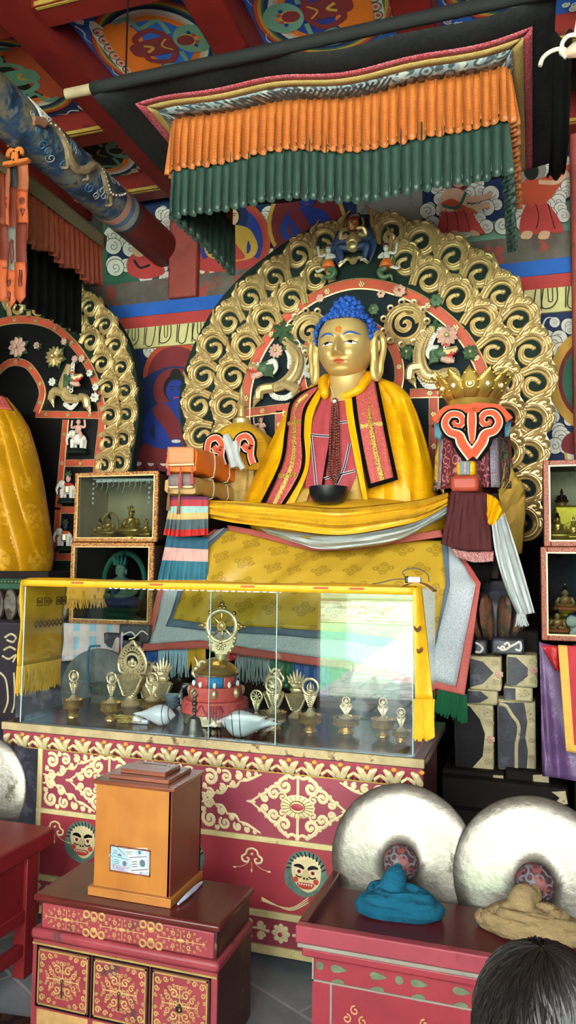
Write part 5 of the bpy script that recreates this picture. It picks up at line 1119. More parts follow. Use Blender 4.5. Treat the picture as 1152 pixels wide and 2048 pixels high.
# ================================================================ small cast statuettes
m_bronze = M('gilt_bronze', 'c29c54', .32, .65, var=.3, scale=30, wear='5a4420', wearamt=.58, wscale=40)
m_darkbr = M('dark_bronze', '2a2418', .35, .7, var=.3, scale=30)
m_blueh = M('statuette_blue_hair', '1c2c50', .5)
def statuette(mb, c, s, body=0, robe=0, base=0, hair=1, crown=True, back=False):
    """seated figure on a lotus base, s = total height; material indices"""
    q = lambda u, d, v: Vector(c)+Vector((u*s, -d*s, v*s))
    mb.lathe([(.26*s, 0), (.28*s, .04*s), (.2*s, .08*s), (.2*s, .1*s), (.27*s, .16*s), (.25*s, .2*s)], c, 20, base, mod=lambda a, r, z: r*(1+.06*abs(sin(a*7))))
    mb.ball(q(0, .05, .27), (.3*s, .2*s, .08*s), 14, 8, robe)
    for f in (-1, 1): mb.tube(spl([q(f*.08, .02, .27), q(f*.27, .1, .27), q(f*.2, .2, .25), q(-f*.08, .22, .25)], 4), [.08*s, .085*s, .06*s, .04*s], 8, m=robe)
    mb.lathe([(.12*s, .26*s), (.125*s, .36*s), (.155*s, .5*s), (.15*s, .57*s), (.06*s, .62*s), (.045*s, .66*s)], c, 16, body)
    for f in (-1, 1): mb.tube(spl([q(f*.15, 0, .56), q(f*.23, .03, .42), q(f*.16, .15, .36), q(f*.03, .2, .35)], 4), [.055*s, .05*s, .04*s, .035*s], 8, m=body)
    mb.tube(spl([q(.15, .06, .57), q(.02, .14, .45), q(-.12, .08, .34)], 4), [.03*s, .05*s, .03*s], 6, m=robe)
    mb.ball(q(0, .02, .72), (.075*s, .08*s, .095*s), 12, 8, body); mb.ball(q(0, .1, .71), (.014*s, .02*s, .02*s), 6, 4, body)
    for f in (-1, 1): mb.ball(q(f*.078, 0, .69), (.014*s, .02*s, .045*s), 6, 5, body); mb.ball(q(f*.03, .088, .735), (.014*s, .008*s, .007*s), 6, 4, hair)
    mb.ball(q(0, -.015, .775), (.08*s, .085*s, .07*s), 12, 8, hair); mb.ball(q(0, 0, .87), (.045*s, .045*s, .06*s), 8, 6, hair); mb.ball(q(0, 0, .94), (.02*s, .02*s, .05*s), 6, 5, base)
    if crown:
        for i in range(5): a = (i-2)*.5; mb.tube([q(.09*sin(a), .09*cos(a), .79), q(.12*sin(a), .11*cos(a), .92)], [.03*s, .004*s], 5, m=base)
    mb.ball(q(0, .2, .36), (.04*s, .04*s, .035*s), 8, 6, base)
    if back: mb.torus(q(0, -.08, .55), .33*s, .035*s, 24, 6, base, RX(PI/2), 1.25)
def idol(name, label, cat, p, s, mats, group=None, **k):
    mb = MB(); statuette(mb, p, s, **k); return tag(ob(name, mb, mats), label, cat, group)
# ================================================================ glazed cabinets
m_cabpat = brocade('orange_cabinet_pattern', 'a87438', '6a3c1c', 38, amount=.56)
m_cabpat.node_tree.nodes  # lattice-work painted frames
m_cabred = brocade('red_cabinet_pattern', '8c4a34', '6a3024', 44, amount=.6)
m_cabdark = M('dark_cabinet_wood', '30201a', .5, var=.3)
m_tanwall = M('tan_cabinet_lining', 'c4ac8a', .8, var=.08)
m_glass = glassm('window_glass'); m_glassc = glassm('cabinet_glass', 'dfe8e8', 1.5)
def cabinet(name, label, A, B, Y0, dep, fr, mts, lining, pat='cabinets'):
    """A, B: outer front corners (pixels) top-left / bottom-right"""
    a = P(*A, Y0); b = P(*B, Y0); x0, x1, z0, z1 = a.x, b.x, b.z, a.z; f = fr
    t = thing(name, label, 'display cabinet', ((x0+x1)/2, Y0, z0), pat)
    mb = MB().bb((x0, Y0, z0), (x0+.012, Y0+dep, z1)); mb.bb((x1-.012, Y0, z0), (x1, Y0+dep, z1)); mb.bb((x0, Y0, z0), (x1, Y0+dep, z0+.015)); mb.bb((x0, Y0, z1-.015), (x1, Y0+dep, z1)); mb.bb((x0, Y0+dep-.01, z0), (x1, Y0+dep, z1))
    ob('case', mb, mts[1], t)
    mb = MB().bb((x0+.013, Y0+dep-.015, z0+.016), (x1-.013, Y0+dep-.011, z1-.016)); mb.bb((x0+.0125, Y0+.02, z0+.016), (x0+.015, Y0+dep-.02, z1-.016)); mb.bb((x1-.015, Y0+.02, z0+.016), (x1-.0125, Y0+dep-.02, z1-.016)); ob('lining', mb, lining, t)
    mb = MB()
    for p, q in (((x0, z0), (x0+f, z1)), ((x1-f, z0), (x1, z1)), ((x0+f, z0), (x1-f, z0+f)), ((x0+f, z1-f), (x1-f, z1))): mb.bb((p[0], Y0-.02, p[1]), (q[0], Y0, q[1]))
    d = ob('door_frame', mb, mts[0], t, bevel=.004)
    mb = MB()
    e = .006
    for p, q in (((x0+f-e, z0+f-e), (x0+f, z1-f+e)), ((x1-f, z0+f-e), (x1-f+e, z1-f+e)), ((x0+f, z0+f-e), (x1-f, z0+f)), ((x0+f, z1-f), (x1-f, z1-f+e))): mb.bb((p[0], Y0-.024, p[1]), (q[0], Y0-.019, q[1]))
    ob('gold_bead', mb, m_gold, d)
    ob('glass', bx((x0+f, Y0-.012, z0+f), (x1-f, Y0-.008, z1-f)), m_glassc, d)
    return t, (x0, x1, z0, z1, Y0, dep)
YC = 4.0
cabinet('display_cabinet', 'upper left glazed cabinet with orange patterned frame and tan lining holding gilt statuettes', (154, 947), (316, 1084), YC, .36, .027, (m_cabpat, m_cabdark), m_tanwall)
cabinet('display_cabinet', 'lower left glazed cabinet with dark lining and painted figure behind reflections', (146, 1085), (306, 1252), YC-.01, .38, .03, (m_cabpat, m_cabdark), m_black)
SB = 'gilt statuettes in the upper left cabinet'
for (x, y0, y1, lab, cr, bk) in ((199, 1070, 1034, 'small gilt statuette furthest left in the upper left cabinet', False, False), (217, 1070, 1024, 'gilt seated statuette second from left in the upper left cabinet', False, True), (262, 1070, 1006, 'tallest gilt statuette wearing a crown in the upper left cabinet', True, False), (292, 1070, 1034, 'small gilt statuette on the right side of the upper left cabinet', True, False)):
    p = P(x, y0, YC+.16); p.z = P(230, 1084, YC).z+.016; s = (P(x, y1, YC+.16)-p).z; idol('gilt_statuette', lab, 'statuette', p, s, [m_bronze, m_darkbr], SB, crown=cr, back=bk)
mb = MB(); a, b = P(190, 958, YC+.02), P(300, 958, YC+.02)
for i in range(11):
    x = a.x+(b.x-a.x)*i/10; mb.tube(spl([(x, YC+.03, a.z-.01), (x+.012, YC+.03, a.z-.04), (x-.004, YC+.03, a.z-.05-.02*(i % 3))], 3), .002, 4); mb.ball((x+.02, YC+.03, a.z-.014), (.02, .006, .01), 8, 5)
mb.tube([(a.x-.02, YC+.03, a.z), (b.x+.02, YC+.03, b.z)], .004, 5)
for x in (a.x-.015, b.x-.01): 
    for k in range(5): mb.ball((x, YC+.03, a.z-.03-.03*k), .008, 6, 5)
tag(ob('beaded_garland', mb, m_white), 'pale beaded garland hanging inside the top of upper left cabinet', 'garland')
p = P(240, 1236, YC+.2); p.z = P(230, 1252, YC).z+.016
idol('painted_statuette', 'painted green-haloed figure inside the lower left cabinet', 'statuette', p, (P(240, 1100, YC+.2)-p).z, [M('pale_green_figure', '7a9480', .5), m_blueh, M('blue_robe_figure', '3a4a78', .5, var=.5, scale=40), M('teal_halo', '2a6a58', .5)], None, body=0, robe=2, base=3, back=True)
# bench carrying cabinets behind the offering table
zb = P(230, 1252, YC).z
be = thing('stone_bench', 'low dark painted bench supporting the left cabinets behind the glass case', 'bench', (-2.6, 4.2, 0))
ob('bench_body', bx((-2.93, YC-.06, 0), (-2.22, 4.5, zb-.001)), m_stoned, be, bevel=.02)
ob('bench_step', bx((-2.93, YC-.2, 0), (-2.3, YC-.06, .88)), m_stoned, be, bevel=.02)
for (x0, y0, x1, y1) in ((206, 1268, 285, 1322), (238, 1250, 300, 1284)):
    a, b = P(x0, y1, YC-.09), P(x1, y0, YC-.09); ob('bench_block', bx((a.x, YC-.1, a.z), (b.x, YC-.05, b.z)), m_stoned, be, bevel=.012)
for L in ([(245, 1270), (262, 1264), (270, 1274), (258, 1278)], [(272, 1272), (284, 1262), (296, 1270)]): mb = MB(); mb.tube(spl([P(x, y, YC-.102) for x, y in L], 4), .004, 5); ob('white_scrollwork', mb, m_white, be)
o = px_sheet('plaid_cloth', [(50, 1245), (130, 1246), (248, 1250)], [(55, 1330), (130, 1322), (244, 1312)], YC-.07, YC-.12, None or M('plaid_blue_cloth', '7fa3b4', .8, var=.2), 40, 14, .012, 3, 1); tag(o, 'pale blue plaid cloth hanging over the bench under left cabinets', 'cloth')
q0_ = o.data; q0_.materials.append(M('plaid_red_stripe', 'a03040', .8)); q0_.materials.append(M('plaid_pink_white', 'b8a8a4', .8))
for pl_ in q0_.polygons:
    u = (pl_.index % 40)/40; v = (pl_.index//40)/14
    pl_.material_index = 1 if .42 < u < .46 or .93 < u < .97 else 2 if (.46 <= u and int(u*16) % 2 == 0) or (u > .42 and int(v*6) % 3 == 1) else 0
m_gong = M('dark_hammered_bronze', '626462', .45, .4, var=.4, scale=14, bump=.6, bscale=30)
gc = P(202, 1392, 3.78); R_ = .27
mb = MB(); mb.lathe([(R_, 0), (R_, .012), (R_*.5, .03), (R_*.3, .035), (R_*.22, .07), (0, .075)], (gc.x, 3.8, gc.z), 48, R=RX(math.radians(97))); mb.lathe([(0, -.004), (R_*.98, -.004), (R_, 0)], (gc.x, 3.8, gc.z), 48, R=RX(math.radians(97)))
tag(ob('gong', mb, m_gong), 'large dark hammered gong leaning behind the left part of glass case', 'gong')
mb = MB(); mb.tube(spl([P(x, y, 3.72) for x, y in ((200, 1292), (188, 1292), (178, 1298), (176, 1340), (180, 1385))], 5), .006, 6)
tag(ob('blue_cord', mb, M('blue_cord_thread', '1f5a78', .8)), 'blue cord looped over the dark gong rim', 'cord')
yf = px_sheet('fringed_cloth', [(112, 1172), (160, 1172), (212, 1174)], [(116, 1202), (160, 1200), (208, 1198)], 3.72, 3.715, M('ochre_fringed_cloth', 'b08428', .7), 20, 6, .008)
tag(yf, 'short ochre fringed cloth hanging behind the glass case under the left cabinets', 'cloth'); fringe('ochre_fringe', [(116, 1201), (160, 1199), (208, 1197)], 3.714, .05, M('ochre_thread', 'b88a30', .7), None, None, 50, .003, yf)
# ================================================================ left altar: arch, statue, base
Hl = lambda x, y, d=0: P(x, y, 5.0)+Vector((0, -d, 0))
lh = thing('gilded_arch', 'gilded flame-scroll arch at the left edge with elephant niches', 'carved arch', Hl(60, 1000), 'gilded carved arches')
mb = MB(); oln = [(-60, 545), (40, 520), (100, 535), (150, 560), (195, 595), (235, 645), (262, 700), (275, 770), (276, 850), (262, 950), (255, 1180), (-60, 1180)]
mb.prism([Hl(x, y) for x, y in [tuple(p)[:2] for p in spl([(a, b, 0) for a, b in oln], 3, True)]], (0, .07, 0)); ob('board', mb, m_board, lh)
li = [(-60, 700), (-20, 655), (40, 640), (100, 650), (145, 685), (180, 735), (200, 790), (206, 840), (200, 900), (190, 1000), (180, 1110)]
mb = MB(); mb.prism(spl([Hl(x, y, .004) for x, y in li], 4)+[Hl(-60, 1110, .004)], (0, .003, 0)); ob('inner_panel', mb, m_blackc, lh)
mb = MB(); band(mb, [Hl(x, y) for x, y in li], .03, 5, studs=.2); ob('red_band', mb, CARV, lh)
for e in (((72, 829), (204, 831)), ((133, 840), (118, 1015)), ((130, 927), (196, 926)), ((122, 1020), (190, 1021)), ((112, 1114), (185, 1114)), ((118, 1020), (112, 1110))):
    mb = MB(); band(mb, [Hl(*e[0]), Hl(*e[1])], .026, 5, studs=.2); ob('red_bar', mb, CARV, lh)
rg = [(-10, 755), (20, 728), (55, 730), (80, 760), (88, 790), (76, 826)]
mb = MB(); band(mb, [Hl(x, y, .01) for x, y in rg], .028, 5, studs=.16); ob('head_ring', mb, CARV, lh)
pr = ob('flame_scroll', MB().add([p*1.0+ORG[lh.name] for p in sm_.v], sm_.f), m_gold, lh, angle=60); first = True
ring_scrolls([(62, 557), (103, 570), (146, 585), (181, 611), (213, 646), (234, 688), (246, 733), (254, 780), (256, 828), (250, 878), (242, 925)], 1, .78, lh, 5.0, lambda x, y: Hl(x, y), pr)
ring_scrolls([(36, 612), (76, 614), (115, 625), (152, 645), (186, 680), (210, 724), (222, 774), (226, 830), (222, 885), (214, 930)], 1, .76, lh, 5.0, lambda x, y: Hl(x, y), pr, .02)
Z3 = lambda x, y: P(x/2.88, 420+y/2.88, 4.955)
rosettes([(100, 790, .085, 9, PK, PK, 1), (315, 845, .085, 13, GO, GO, 1), (210, 780, .03, 7, PK, PK, 1), (368, 757, .03, 7, PK, WH, 1), (430, 858, .03, 7, PK, WH, 1), (470, 855, .032, 7, PK, WH, 0), (515, 940, .03, 7, WH, PK, 1), (300, 990, .035, 7, WH, WH, 1), (545, 1080, .04, 7, WH, PK, 1), (550, 1020, .03, 7, WH, PK, 1)], Z3, lh)
mb = MB(); dragon(mb, Z3, [(400, 890), (385, 950), (370, 1020), (390, 1080), (430, 1090), (480, 1080)], [.012, .03, .042, .042, .035, .025], (440, 985), 1, [[(420, 890), (415, 950), (410, 1040)], [(375, 1120), (410, 1140), (440, 1110)]], [[(380, 1060), (320, 1050), (300, 1100)], [(470, 1080), (500, 1090), (510, 1140)]], [(430, 960), (415, 990), (420, 1040)], .026); ob('dragon_carving', mb, CARV, lh)
mb = MB(); carved_attendant(mb, Hl, 60, 605, .13, 1); ob('attendant_carving', mb, CARV, lh)
def elephant(px, py, s, rider):
    q = lambda u, v, d=0: Hl(px, py)+Vector((u*s, -.03-d*s, v*s)); mb = MB()
    mb.lathe([(.5*s, 0), (.52*s, .08*s), (.4*s, .16*s), (.48*s, .24*s)], q(0, -.1, .1), 16, BO, mod=lambda a, r, z: r*(1+.05*abs(sin(a*8))))
    mb.ball(q(.02, .62, .1), (.4*s, .2*s, .27*s), 14, 10, WH)
    for (u, d) in ((-.28, .18), (-.24, 0), (.24, .18), (.28, 0)): mb.tube([q(u, .6, d), q(u, .14, d)], [.12*s, .09*s], 8, m=WH)
    mb.ball(q(-.32, .88, .16), (.2*s, .18*s, .2*s), 12, 8, WH); mb.tube(spl([q(-.42, .85, .26), q(-.52, .6, .3), q(-.46, .34, .3)], 4), [.09*s, .06*s, .03*s], 7, m=WH)
    mb.ball(q(-.2, .88, .3), (.12*s, .03*s, .15*s), 8, 6, WH)
    if rider == 2:
        mb.ball(q(0, 1.12, .14), (.16*s, .14*s, .24*s), 10, 8, PK); mb.ball(q(.0, 1.45, .14), (.12*s, .11*s, .13*s), 10, 8, PK)
        for f in (-1, 1): mb.tube(spl([q(f*.12, 1.25, .14), q(f*.36, 1.2, .16), q(f*.34, 1.55, .16)], 4), [.07*s, .06*s, .05*s], 7, m=PK); mb.tube(spl([q(f*.08, 1.0, .2), q(f*.24, .82, .26), q(f*.18, .6, .26)], 4), [.09*s, .08*s, .05*s], 7, m=PK)
    else:
        mb.ball(q(.05, .82, .1), (.27*s, .24*s, .12*s), 10, 6, RE if rider else OR); mb.tube([q(.1, .7, .31), q(.1, .45, .31)], [.12*s, .14*s], 6, m=GO); mb.ball(q(0, 1.15, .1), (.14*s, .1*s, .2*s), 8, 6, BL if rider == 0 else PK); leaves(mb, q(0, 1.35, .1), .22*s, LE, 6)
    ob('elephant_carving', mb, CARV, lh)
elephant(163, 906, .16, 2); elephant(142, 1004, .155, 1); elephant(136, 1098, .15, 0)
# left seated statue in a yellow robe (cropped by the frame)
lb = thing('seated_statue', 'seated statue in draped yellow satin robe, cropped at the left edge', 'statue', P(-60, 1140, 4.5), 'large seated statues')
m_yel3 = satin('deep_yellow_satin', 'b07c0a', 'c8942a', 3.2)
YL = 4.55; RL = [(795, 14, .1), (818, 32, .18), (850, 52, .24), (900, 66, .3), (960, 76, .36), (1050, 88, .42), (1110, 94, .44), (1142, 90, .42)]; cx = -78
def rl(y):
    for i in range(len(RL)-1):
        a, b = RL[i], RL[i+1]
        if y <= b[0] or i == len(RL)-2: t = (y-a[0])/(b[0]-a[0]); return a[1]+(b[1]-a[1])*t, a[2]+(b[2]-a[2])*t
def lf_(u, v, sgn=-1):
    y = 795+347*v; r, d = rl(y); x = cx+(r-cx)*(-cos(u*PI)); p = P(x, y, YL); p.y += sgn*d*sin(u*PI)**.8*(1 if sgn < 0 else .8)
    if sgn < 0: p.y -= .1*(abs(sin(u*(44-9*v)+.8*sin(u*9)))**.6)*smooth(0, .25, v)*sin(u*PI)
    return p
mb = MB().grid(lambda u, v: lf_(u, v), 180, 40, 0, 2, 1.4); mb.grid(lambda u, v: lf_(1-u, v, 1), 20, 12); ob('yellow_robe', mb, m_yel3, lb)
mb = MB().grid(lambda u, v: lf_(.3+.68*u, .0+.085*v)+Vector((0, -.02, 0)), 20, 6, 0, .5, .2); ob('brocade_shoulder', mb, m_pinkbro, lb, solid=.004)
nk = P(cx, 790, YL)
for c in list(kids(bud)):
    if c.name.split('.')[0] in ('neck', 'head', 'eye', 'eyebrow', 'lips', 'urna', 'ear', 'hair', 'eyelid_line'):
        copy_tree(c, loc=(nk+Vector((0, -.08, .24))-hc)+(ORG[bud.name]-ORG[lb.name]), parent=lb)
zs = P(60, 1142, 4.2).z
lt = thing('carved_throne', 'painted throne with green beaded rim and lotus petals at the left edge', 'throne', (-3.6, 4.5, 0))
ob('core', bx((-5.2, 4.12, 0), (-2.95, 4.98, zs-.002)), m_darkwood, lt); m_greenrim = M('green_painted_rim', '2a4a38', .5, var=.3)
a = P(150, 1165, 4.06); ob('rim', bx((-5.2, 4.08, P(60, 1180, 4.08).z), (a.x+.02, 4.5, P(60, 1158, 4.08).z)), m_greenrim, lt, bevel=.01)
mb = MB()
for i in range(26): mb.ball(P(-10+i*7, 1163+.1*i, 4.07), .012, 8, 6)
ob('green_beads', mb, m_leaf, lt)
for i in range(6):
    x = -8+i*26; mb = MB(); pts = [P(x+u, y, 4.06) for u, y in ((0, 1178), (-10, 1195), (-9, 1225), (0, 1242), (10, 1228), (12, 1195))]; mb.prism(spl(pts, 3, True), (0, .03, 0)); ob('lotus_petal', mb, M('silver_pink_petal', '5c564e', .5, var=.45, scale=20, wear='3a2a22', wearamt=.52), lt, bevel=.006)
ob('base', bx((-5.2, 3.9, 0), (-2.94, 4.12, P(60, 1245, 3.9).z)), M('plum_black_paint', '231c24', .5, var=.3, bump=.3), lt, bevel=.015)
mb = MB()
for L in ([(10, 1275), (22, 1268), (32, 1275), (26, 1284), (14, 1280)], [(8, 1300), (20, 1294), (32, 1300)], [(5, 1312), (18, 1318), (32, 1310), (26, 1324)], [(0, 1345), (12, 1360), (16, 1400), (8, 1425)], [(28, 1345), (30, 1400), (24, 1425)]): mb.tube(spl([P(x, y, 3.895) for x, y in L], 5), .007, 5)
ob('cream_scrollwork', mb, m_stonec, lt)
# ================================================================ beam, hanging valance and ribbons at upper left
zB, xB, rB = 4.25, -2.9, .145
def dragbeam():
    t = NT('dragon_beam_paint'); v = t.coord(); n1 = t.noise(v, 5, 5, .6); n2 = t.noise(t.coord('Object', (1, 1.5, 1)), 9, 4, .55)
    k = t.ramp(n1, [(.34, lin('1a2434')), (.44, lin('203c5c')), (.5, lin('54544e')), (.56, lin('6d6252')), (.62, lin('222a34'))])
    k2 = t.ramp(n2, [(.55, (0, 0, 0)), (.6, (1, 1, 1))]); t.base(t.mix(k2, k, lin('5c6266'))); t.surf(.6, 0, .3); t.bump(n1, .3, .004); return t.m
tb = thing('painted_beam', 'round tie beam painted with gold dragon on blue, running to back wall', 'beam', (xB, 4, zB), kind='thing')
def cyl(y0, y1, r=rB): m = MB(); m.lathe([(r, 0), (r, y1-y0)], (xB, y0, zB), 40, R=RX(-PI/2)); return m
ob('dragon_section', cyl(1.5, 4.62), dragbeam(), tb)
for a, b, m in ((4.62, 4.68, M('beam_pink', 'a87468', .6)), (4.68, 4.73, M('beam_blue', '4a6482', .6)), (4.73, 4.79, M('beam_grey', '8c8c84', .6)), (4.79, 4.83, M('beam_dark', '2c3440', .6))): ob('painted_ring', cyl(a, b, rB+.002), m, tb)
ob('red_end', cyl(4.83, 5.5), M('beam_oxblood', '561a16', .45, var=.25, scale=4), tb)
# raised dragon painted on the beam face
def onb(s, w, o=.003): a = w; return Vector((xB+(rB+o)*cos(a), s, zB+(rB+o)*sin(a)))
path = [(3.62, -.1), (3.75, .25), (3.86, -.1), (3.92, -.45), (4.02, -.6), (4.1, -.35), (4.17, .1), (4.26, .2), (4.33, -.2), (4.4, -.45), (4.5, -.2), (4.56, .1)]
mb = MB(); pp = [onb(p.x, p.y) for p in spl([(a, b, 0) for a, b in path], 6)]; mb.tube(pp, [.01, .026, .03, .03, .028, .024, .016, .006], 7, m=0)
for i in range(1, len(pp)-1, 2): mb.ball(pp[i]+Vector((.02, 0, -.004)), .007, 5, 4, 1)
for (s, w) in ((3.9, -.5), (4.1, -.3), (4.3, .1), (4.42, -.5)): mb.tube(spl([onb(s, w), onb(s+.05, w-.3), onb(s+.02, w-.5)], 4), [.016, .012, .008], 6)
hd = onb(3.62, -.1, .01); mb.ball(hd, .03, 10, 8, 2); mb.tube([hd, onb(3.54, -.25, .01)], [.03, .016], 7, m=2); mb.tube([hd, onb(3.55, -.4, .01)], [.02, .01], 6, m=2)
for k in range(5): mb.tube(spl([hd, onb(3.58+.03*k, .3, .01), onb(3.5+.05*k, .5, .008)], 3), [.01, .008, .003], 5, m=1)
ob('dragon', mb, [M('beam_dragon_tan', '7d6a52', .6, var=.3, scale=30), m_white, M('beam_dragon_red', '7a5240', .6)], tb)
_cm = [M('beam_grey_cloud', '8a8c88', .6), M('beam_blue_cloud', '3a5a7a', .6)]
for i in range(26):
    s, w = random.uniform(3.45, 4.55), random.uniform(-1.0, .9); r = random.uniform(.02, .045); mb = MB()
    mb.tube([onb(s+r*(1-t*.8)*cos(t*8+i), w+r/rB*(1-t*.8)*sin(t*8+i), .001) for t in [j/12 for j in range(13)]], .004, 4); ob('cloud_scroll', mb, _cm[i % 2], tb)
# left hanging valance
vl = thing('pleated_valance', 'shade-darkened orange pleated valance hanging under a gold brocade band below painted beam', 'valance', (-3.05, 4.3, 3.7))
V1, V2 = P(30, 330, 3.62), P(215, 470, 4.62)
def px_line(a, b, xa): return None
def vf(u, v): y = 3.3+1.45*u; return Vector((-3.0-.01*v, y, 4.06-.1*v))
ob('brocade_band', MB().grid(vf, 30, 4, 0, 4, .3), brocade('old_gold_brocade', '6e6248', '3a3226', 50), vl, solid=.006)
m_oldor = satin('shaded_orange_silk', '6e2a14', None, rough=.7)  # orange silk darkened; the shade it hangs in is put into the colour
def vp(u, v): y = 3.3+1.45*u; return Vector((-3.02+.022*sin(u*150)*(.4+v), y+.006*sin(u*300), 3.97-.32*v-.02*sin(u*31)*v))
ob('orange_pleats', MB().grid(vp, 240, 6, 0, 8, 1), m_oldor, vl, solid=.003)
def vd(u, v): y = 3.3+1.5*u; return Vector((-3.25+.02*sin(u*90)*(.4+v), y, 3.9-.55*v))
tag(ob('dark_valance', MB().grid(vd, 140, 5, 0, 8, 1), m_black, solid=.003), 'black pleated cloth in the shade behind the shade-darkened orange valance at left', 'valance')
rbn = thing('hanging_banner', 'long orange ribbon banner with pointed tails hanging at the left edge', 'hanging banner', P(30, 590, 3.6))
m_or1 = satin('terracotta_ribbon_silk', '8a4a30', None, rough=.65); m_or2 = satin('orange_ribbon_silk', '9a4420', None, rough=.6); m_or3 = satin('rust_ribbon_silk', '5c2014', None, rough=.6); m_gr2 = satin('grey_ribbon_silk', '5c5a54', None)
def ribbon(x0, x1, y0, y1, mt, Y, tip=18):
    a, b = P(x0, y0, Y), P(x1, y0, Y); c = P(x1, y1, Y); d = P(x0, y1, Y); t = P((x0+x1)/2, y1+tip, Y)
    mb = MB(); n = 14
    for i in range(n+1): 
        v = i/n; o = .004*sin(v*7+x0); mb.v += [a.lerp(d, v)+Vector((0, o, 0)), a.lerp(t, v)*1+Vector((0, o-.012, 0)) if False else (a.lerp(d, v)+b.lerp(c, v))/2+Vector((0, o-.004, 0)), b.lerp(c, v)+Vector((0, o, 0))]; mb.uv += [(0, v), (.1, v), (.2, v)]
    for i in range(n):
        for e in (0, 1): mb.f.append([3*i+e, 3*i+e+1, 3*i+e+4, 3*i+e+3]); mb.mi.append(0); mb.sm.append(True)
    k = len(mb.v); mb.v.append(t); mb.uv.append((.1, 1.1)); mb.f += [[3*n, 3*n+1, k], [3*n+1, 3*n+2, k]]; mb.mi += [0, 0]; mb.sm += [True, True]
    ob('ribbon_tail', mb, mt, rbn, solid=.003)
m_bk2 = satin('charcoal_ribbon_silk', '1c1c20', None, rough=.6)
for (x0, x1, y0, y1, mt, Y) in ((5, 20, 322, 400, m_or1, 3.64), (36, 57, 322, 400, m_or1, 3.64), (20, 36, 322, 380, m_bk2, 3.65), (2, 19, 385, 480, m_or2, 3.634), (35, 56, 380, 480, m_or2, 3.634), (19, 35, 375, 470, m_or3, 3.638),
  (6, 14, 395, 420, m_or3, 3.63), (40, 50, 392, 420, m_or3, 3.63), (-2, 17, 450, 545, m_or3, 3.626), (33, 54, 445, 550, m_or3, 3.626), (16, 33, 455, 540, m_gr2, 3.63), (-6, 14, 520, 592, m_or2, 3.618), (30, 52, 525, 594, m_or2, 3.618), (13, 31, 540, 602, m_or2, 3.622), (20, 27, 470, 515, m_or3, 3.624), (38, 44, 540, 575, m_or3, 3.612), (16, 22, 560, 590, m_or3, 3.616)): ribbon(x0, x1, y0, y1, mt, Y, 14)
mb = MB(); a = P(30, 312, 3.6)
for f in (-1, 1): mb.tube([a+Vector((f*(.02+.035*t)*cos(t*5)+f*.03, 0, .04*sin(t*5))) for t in [j/12 for j in range(13)]], .014, 7)
mb.bb(a+Vector((-.1, -.01, -.05)), a+Vector((.1, .02, -.03))); ob('carved_top', mb, M('orange_carved_wood', 'b0602c', .5), rbn)
# ================================================================ right cabinets, purple drape, cord
YR = 3.95
cabinet('display_cabinet', 'upper right glazed cabinet with reddish frame holding golden statuettes, right edge', (1086, 922), (1300, 1094), YR, .34, .032, (m_cabred, m_cabdark), M('white_brick_lining', 'c0ac90', .8, var=.2, scale=20))
cabinet('display_cabinet', 'lower right glazed cabinet with painted orange-robed statuettes, right edge', (1081, 1094), (1290, 1288), YR-.01, .36, .032, (m_cabred, m_cabdark), M('dark_blue_lining', '20262c', .8, var=.5, scale=30))
zu, zlw = P(1150, 1094, YR).z+.016, P(1150, 1288, YR).z+.016
def rid(name, label, x, y1, Y, z, mats, grp, **k): p = P(x, 1050, Y); p.z = z; idol(name, label, 'statuette', p, (P(x, y1, Y)-p).z, mats, grp, **k)
m_goldth = M('golden_throne_block', 'b89a2c', .3, .6, bump=.6, bscale=80)
a = P(1108, 1020, YR+.24); o = ob('gold_pedestal', bx((a.x, YR+.17, zu), (a.x+.16, YR+.3, P(1122, 1012, YR+.2).z)), m_goldth, bevel=.01); tag(o, 'gold embossed pedestal inside the upper right cabinet', 'pedestal')
rid('dark_statuette', 'dark bronze seated statuette raised on gold pedestal in upper right cabinet', 1124, 975, YR+.23, P(1122, 1012, YR+.2).z+.001, [m_darkbr, m_blackc, m_bronze], None, base=2, crown=False)
rid('gilt_statuette', 'shiny gold seated statuette at front left in the upper right cabinet', 1115, 1020, YR+.09, zu, [m_gold2, m_darkbr], 'gold statuettes in the upper right cabinet', crown=False)
rid('gilt_statuette', 'smaller gold statuette cropped by the right edge in upper right cabinet', 1147, 1030, YR+.1, zu, [m_gold2, m_darkbr], 'gold statuettes in the upper right cabinet')
m_orobe = M('orange_painted_robe', 'b0582a', .5, var=.2, scale=30); m_face = M('statuette_gold_face', 'b8925a', .4, .3)
rid('painted_statuette', 'larger orange-robed painted statuette at back in the lower right cabinet', 1128, 1165, YR+.2, zlw+.1, [m_face, m_blackc, m_orobe, m_goldth], 'painted statuettes in the lower right cabinet', robe=2, base=3, crown=False)
p = P(1128, 1200, YR+.2); o = ob('gold_pedestal', bx((p.x-.09, YR+.15, zlw), (p.x+.09, YR+.28, zlw+.099)), m_goldth, bevel=.008); tag(o, 'gold and red pedestal inside the lower right cabinet', 'pedestal')
rid('painted_statuette', 'smaller rust-robed painted statuette at front left in the lower right cabinet', 1112, 1213, YR+.075, zlw, [m_face, m_blackc, m_orobe, m_leaf], 'painted statuettes in the lower right cabinet', robe=2, base=3, crown=False)
mb = MB(); p = P(1152, 1240, YR+.08); p.z = zlw
mb.ball(p+Vector((.02, 0, .05)), (.05, .035, .04), 10, 8, 0); mb.ball(p+Vector((-.02, -.03, .09)), (.03, .03, .03), 10, 8, 0)
for u in (-.02, .05): 
    for d in (-.02, .02): mb.tube([p+Vector((u, d, .04)), p+Vector((u, d, 0))], .012, 6, m=0)
for k in range(6): mb.ball(p+Vector((-.02+.02*cos(k), -.02, .1+.02*sin(k))), .012, 6, 5, 1)
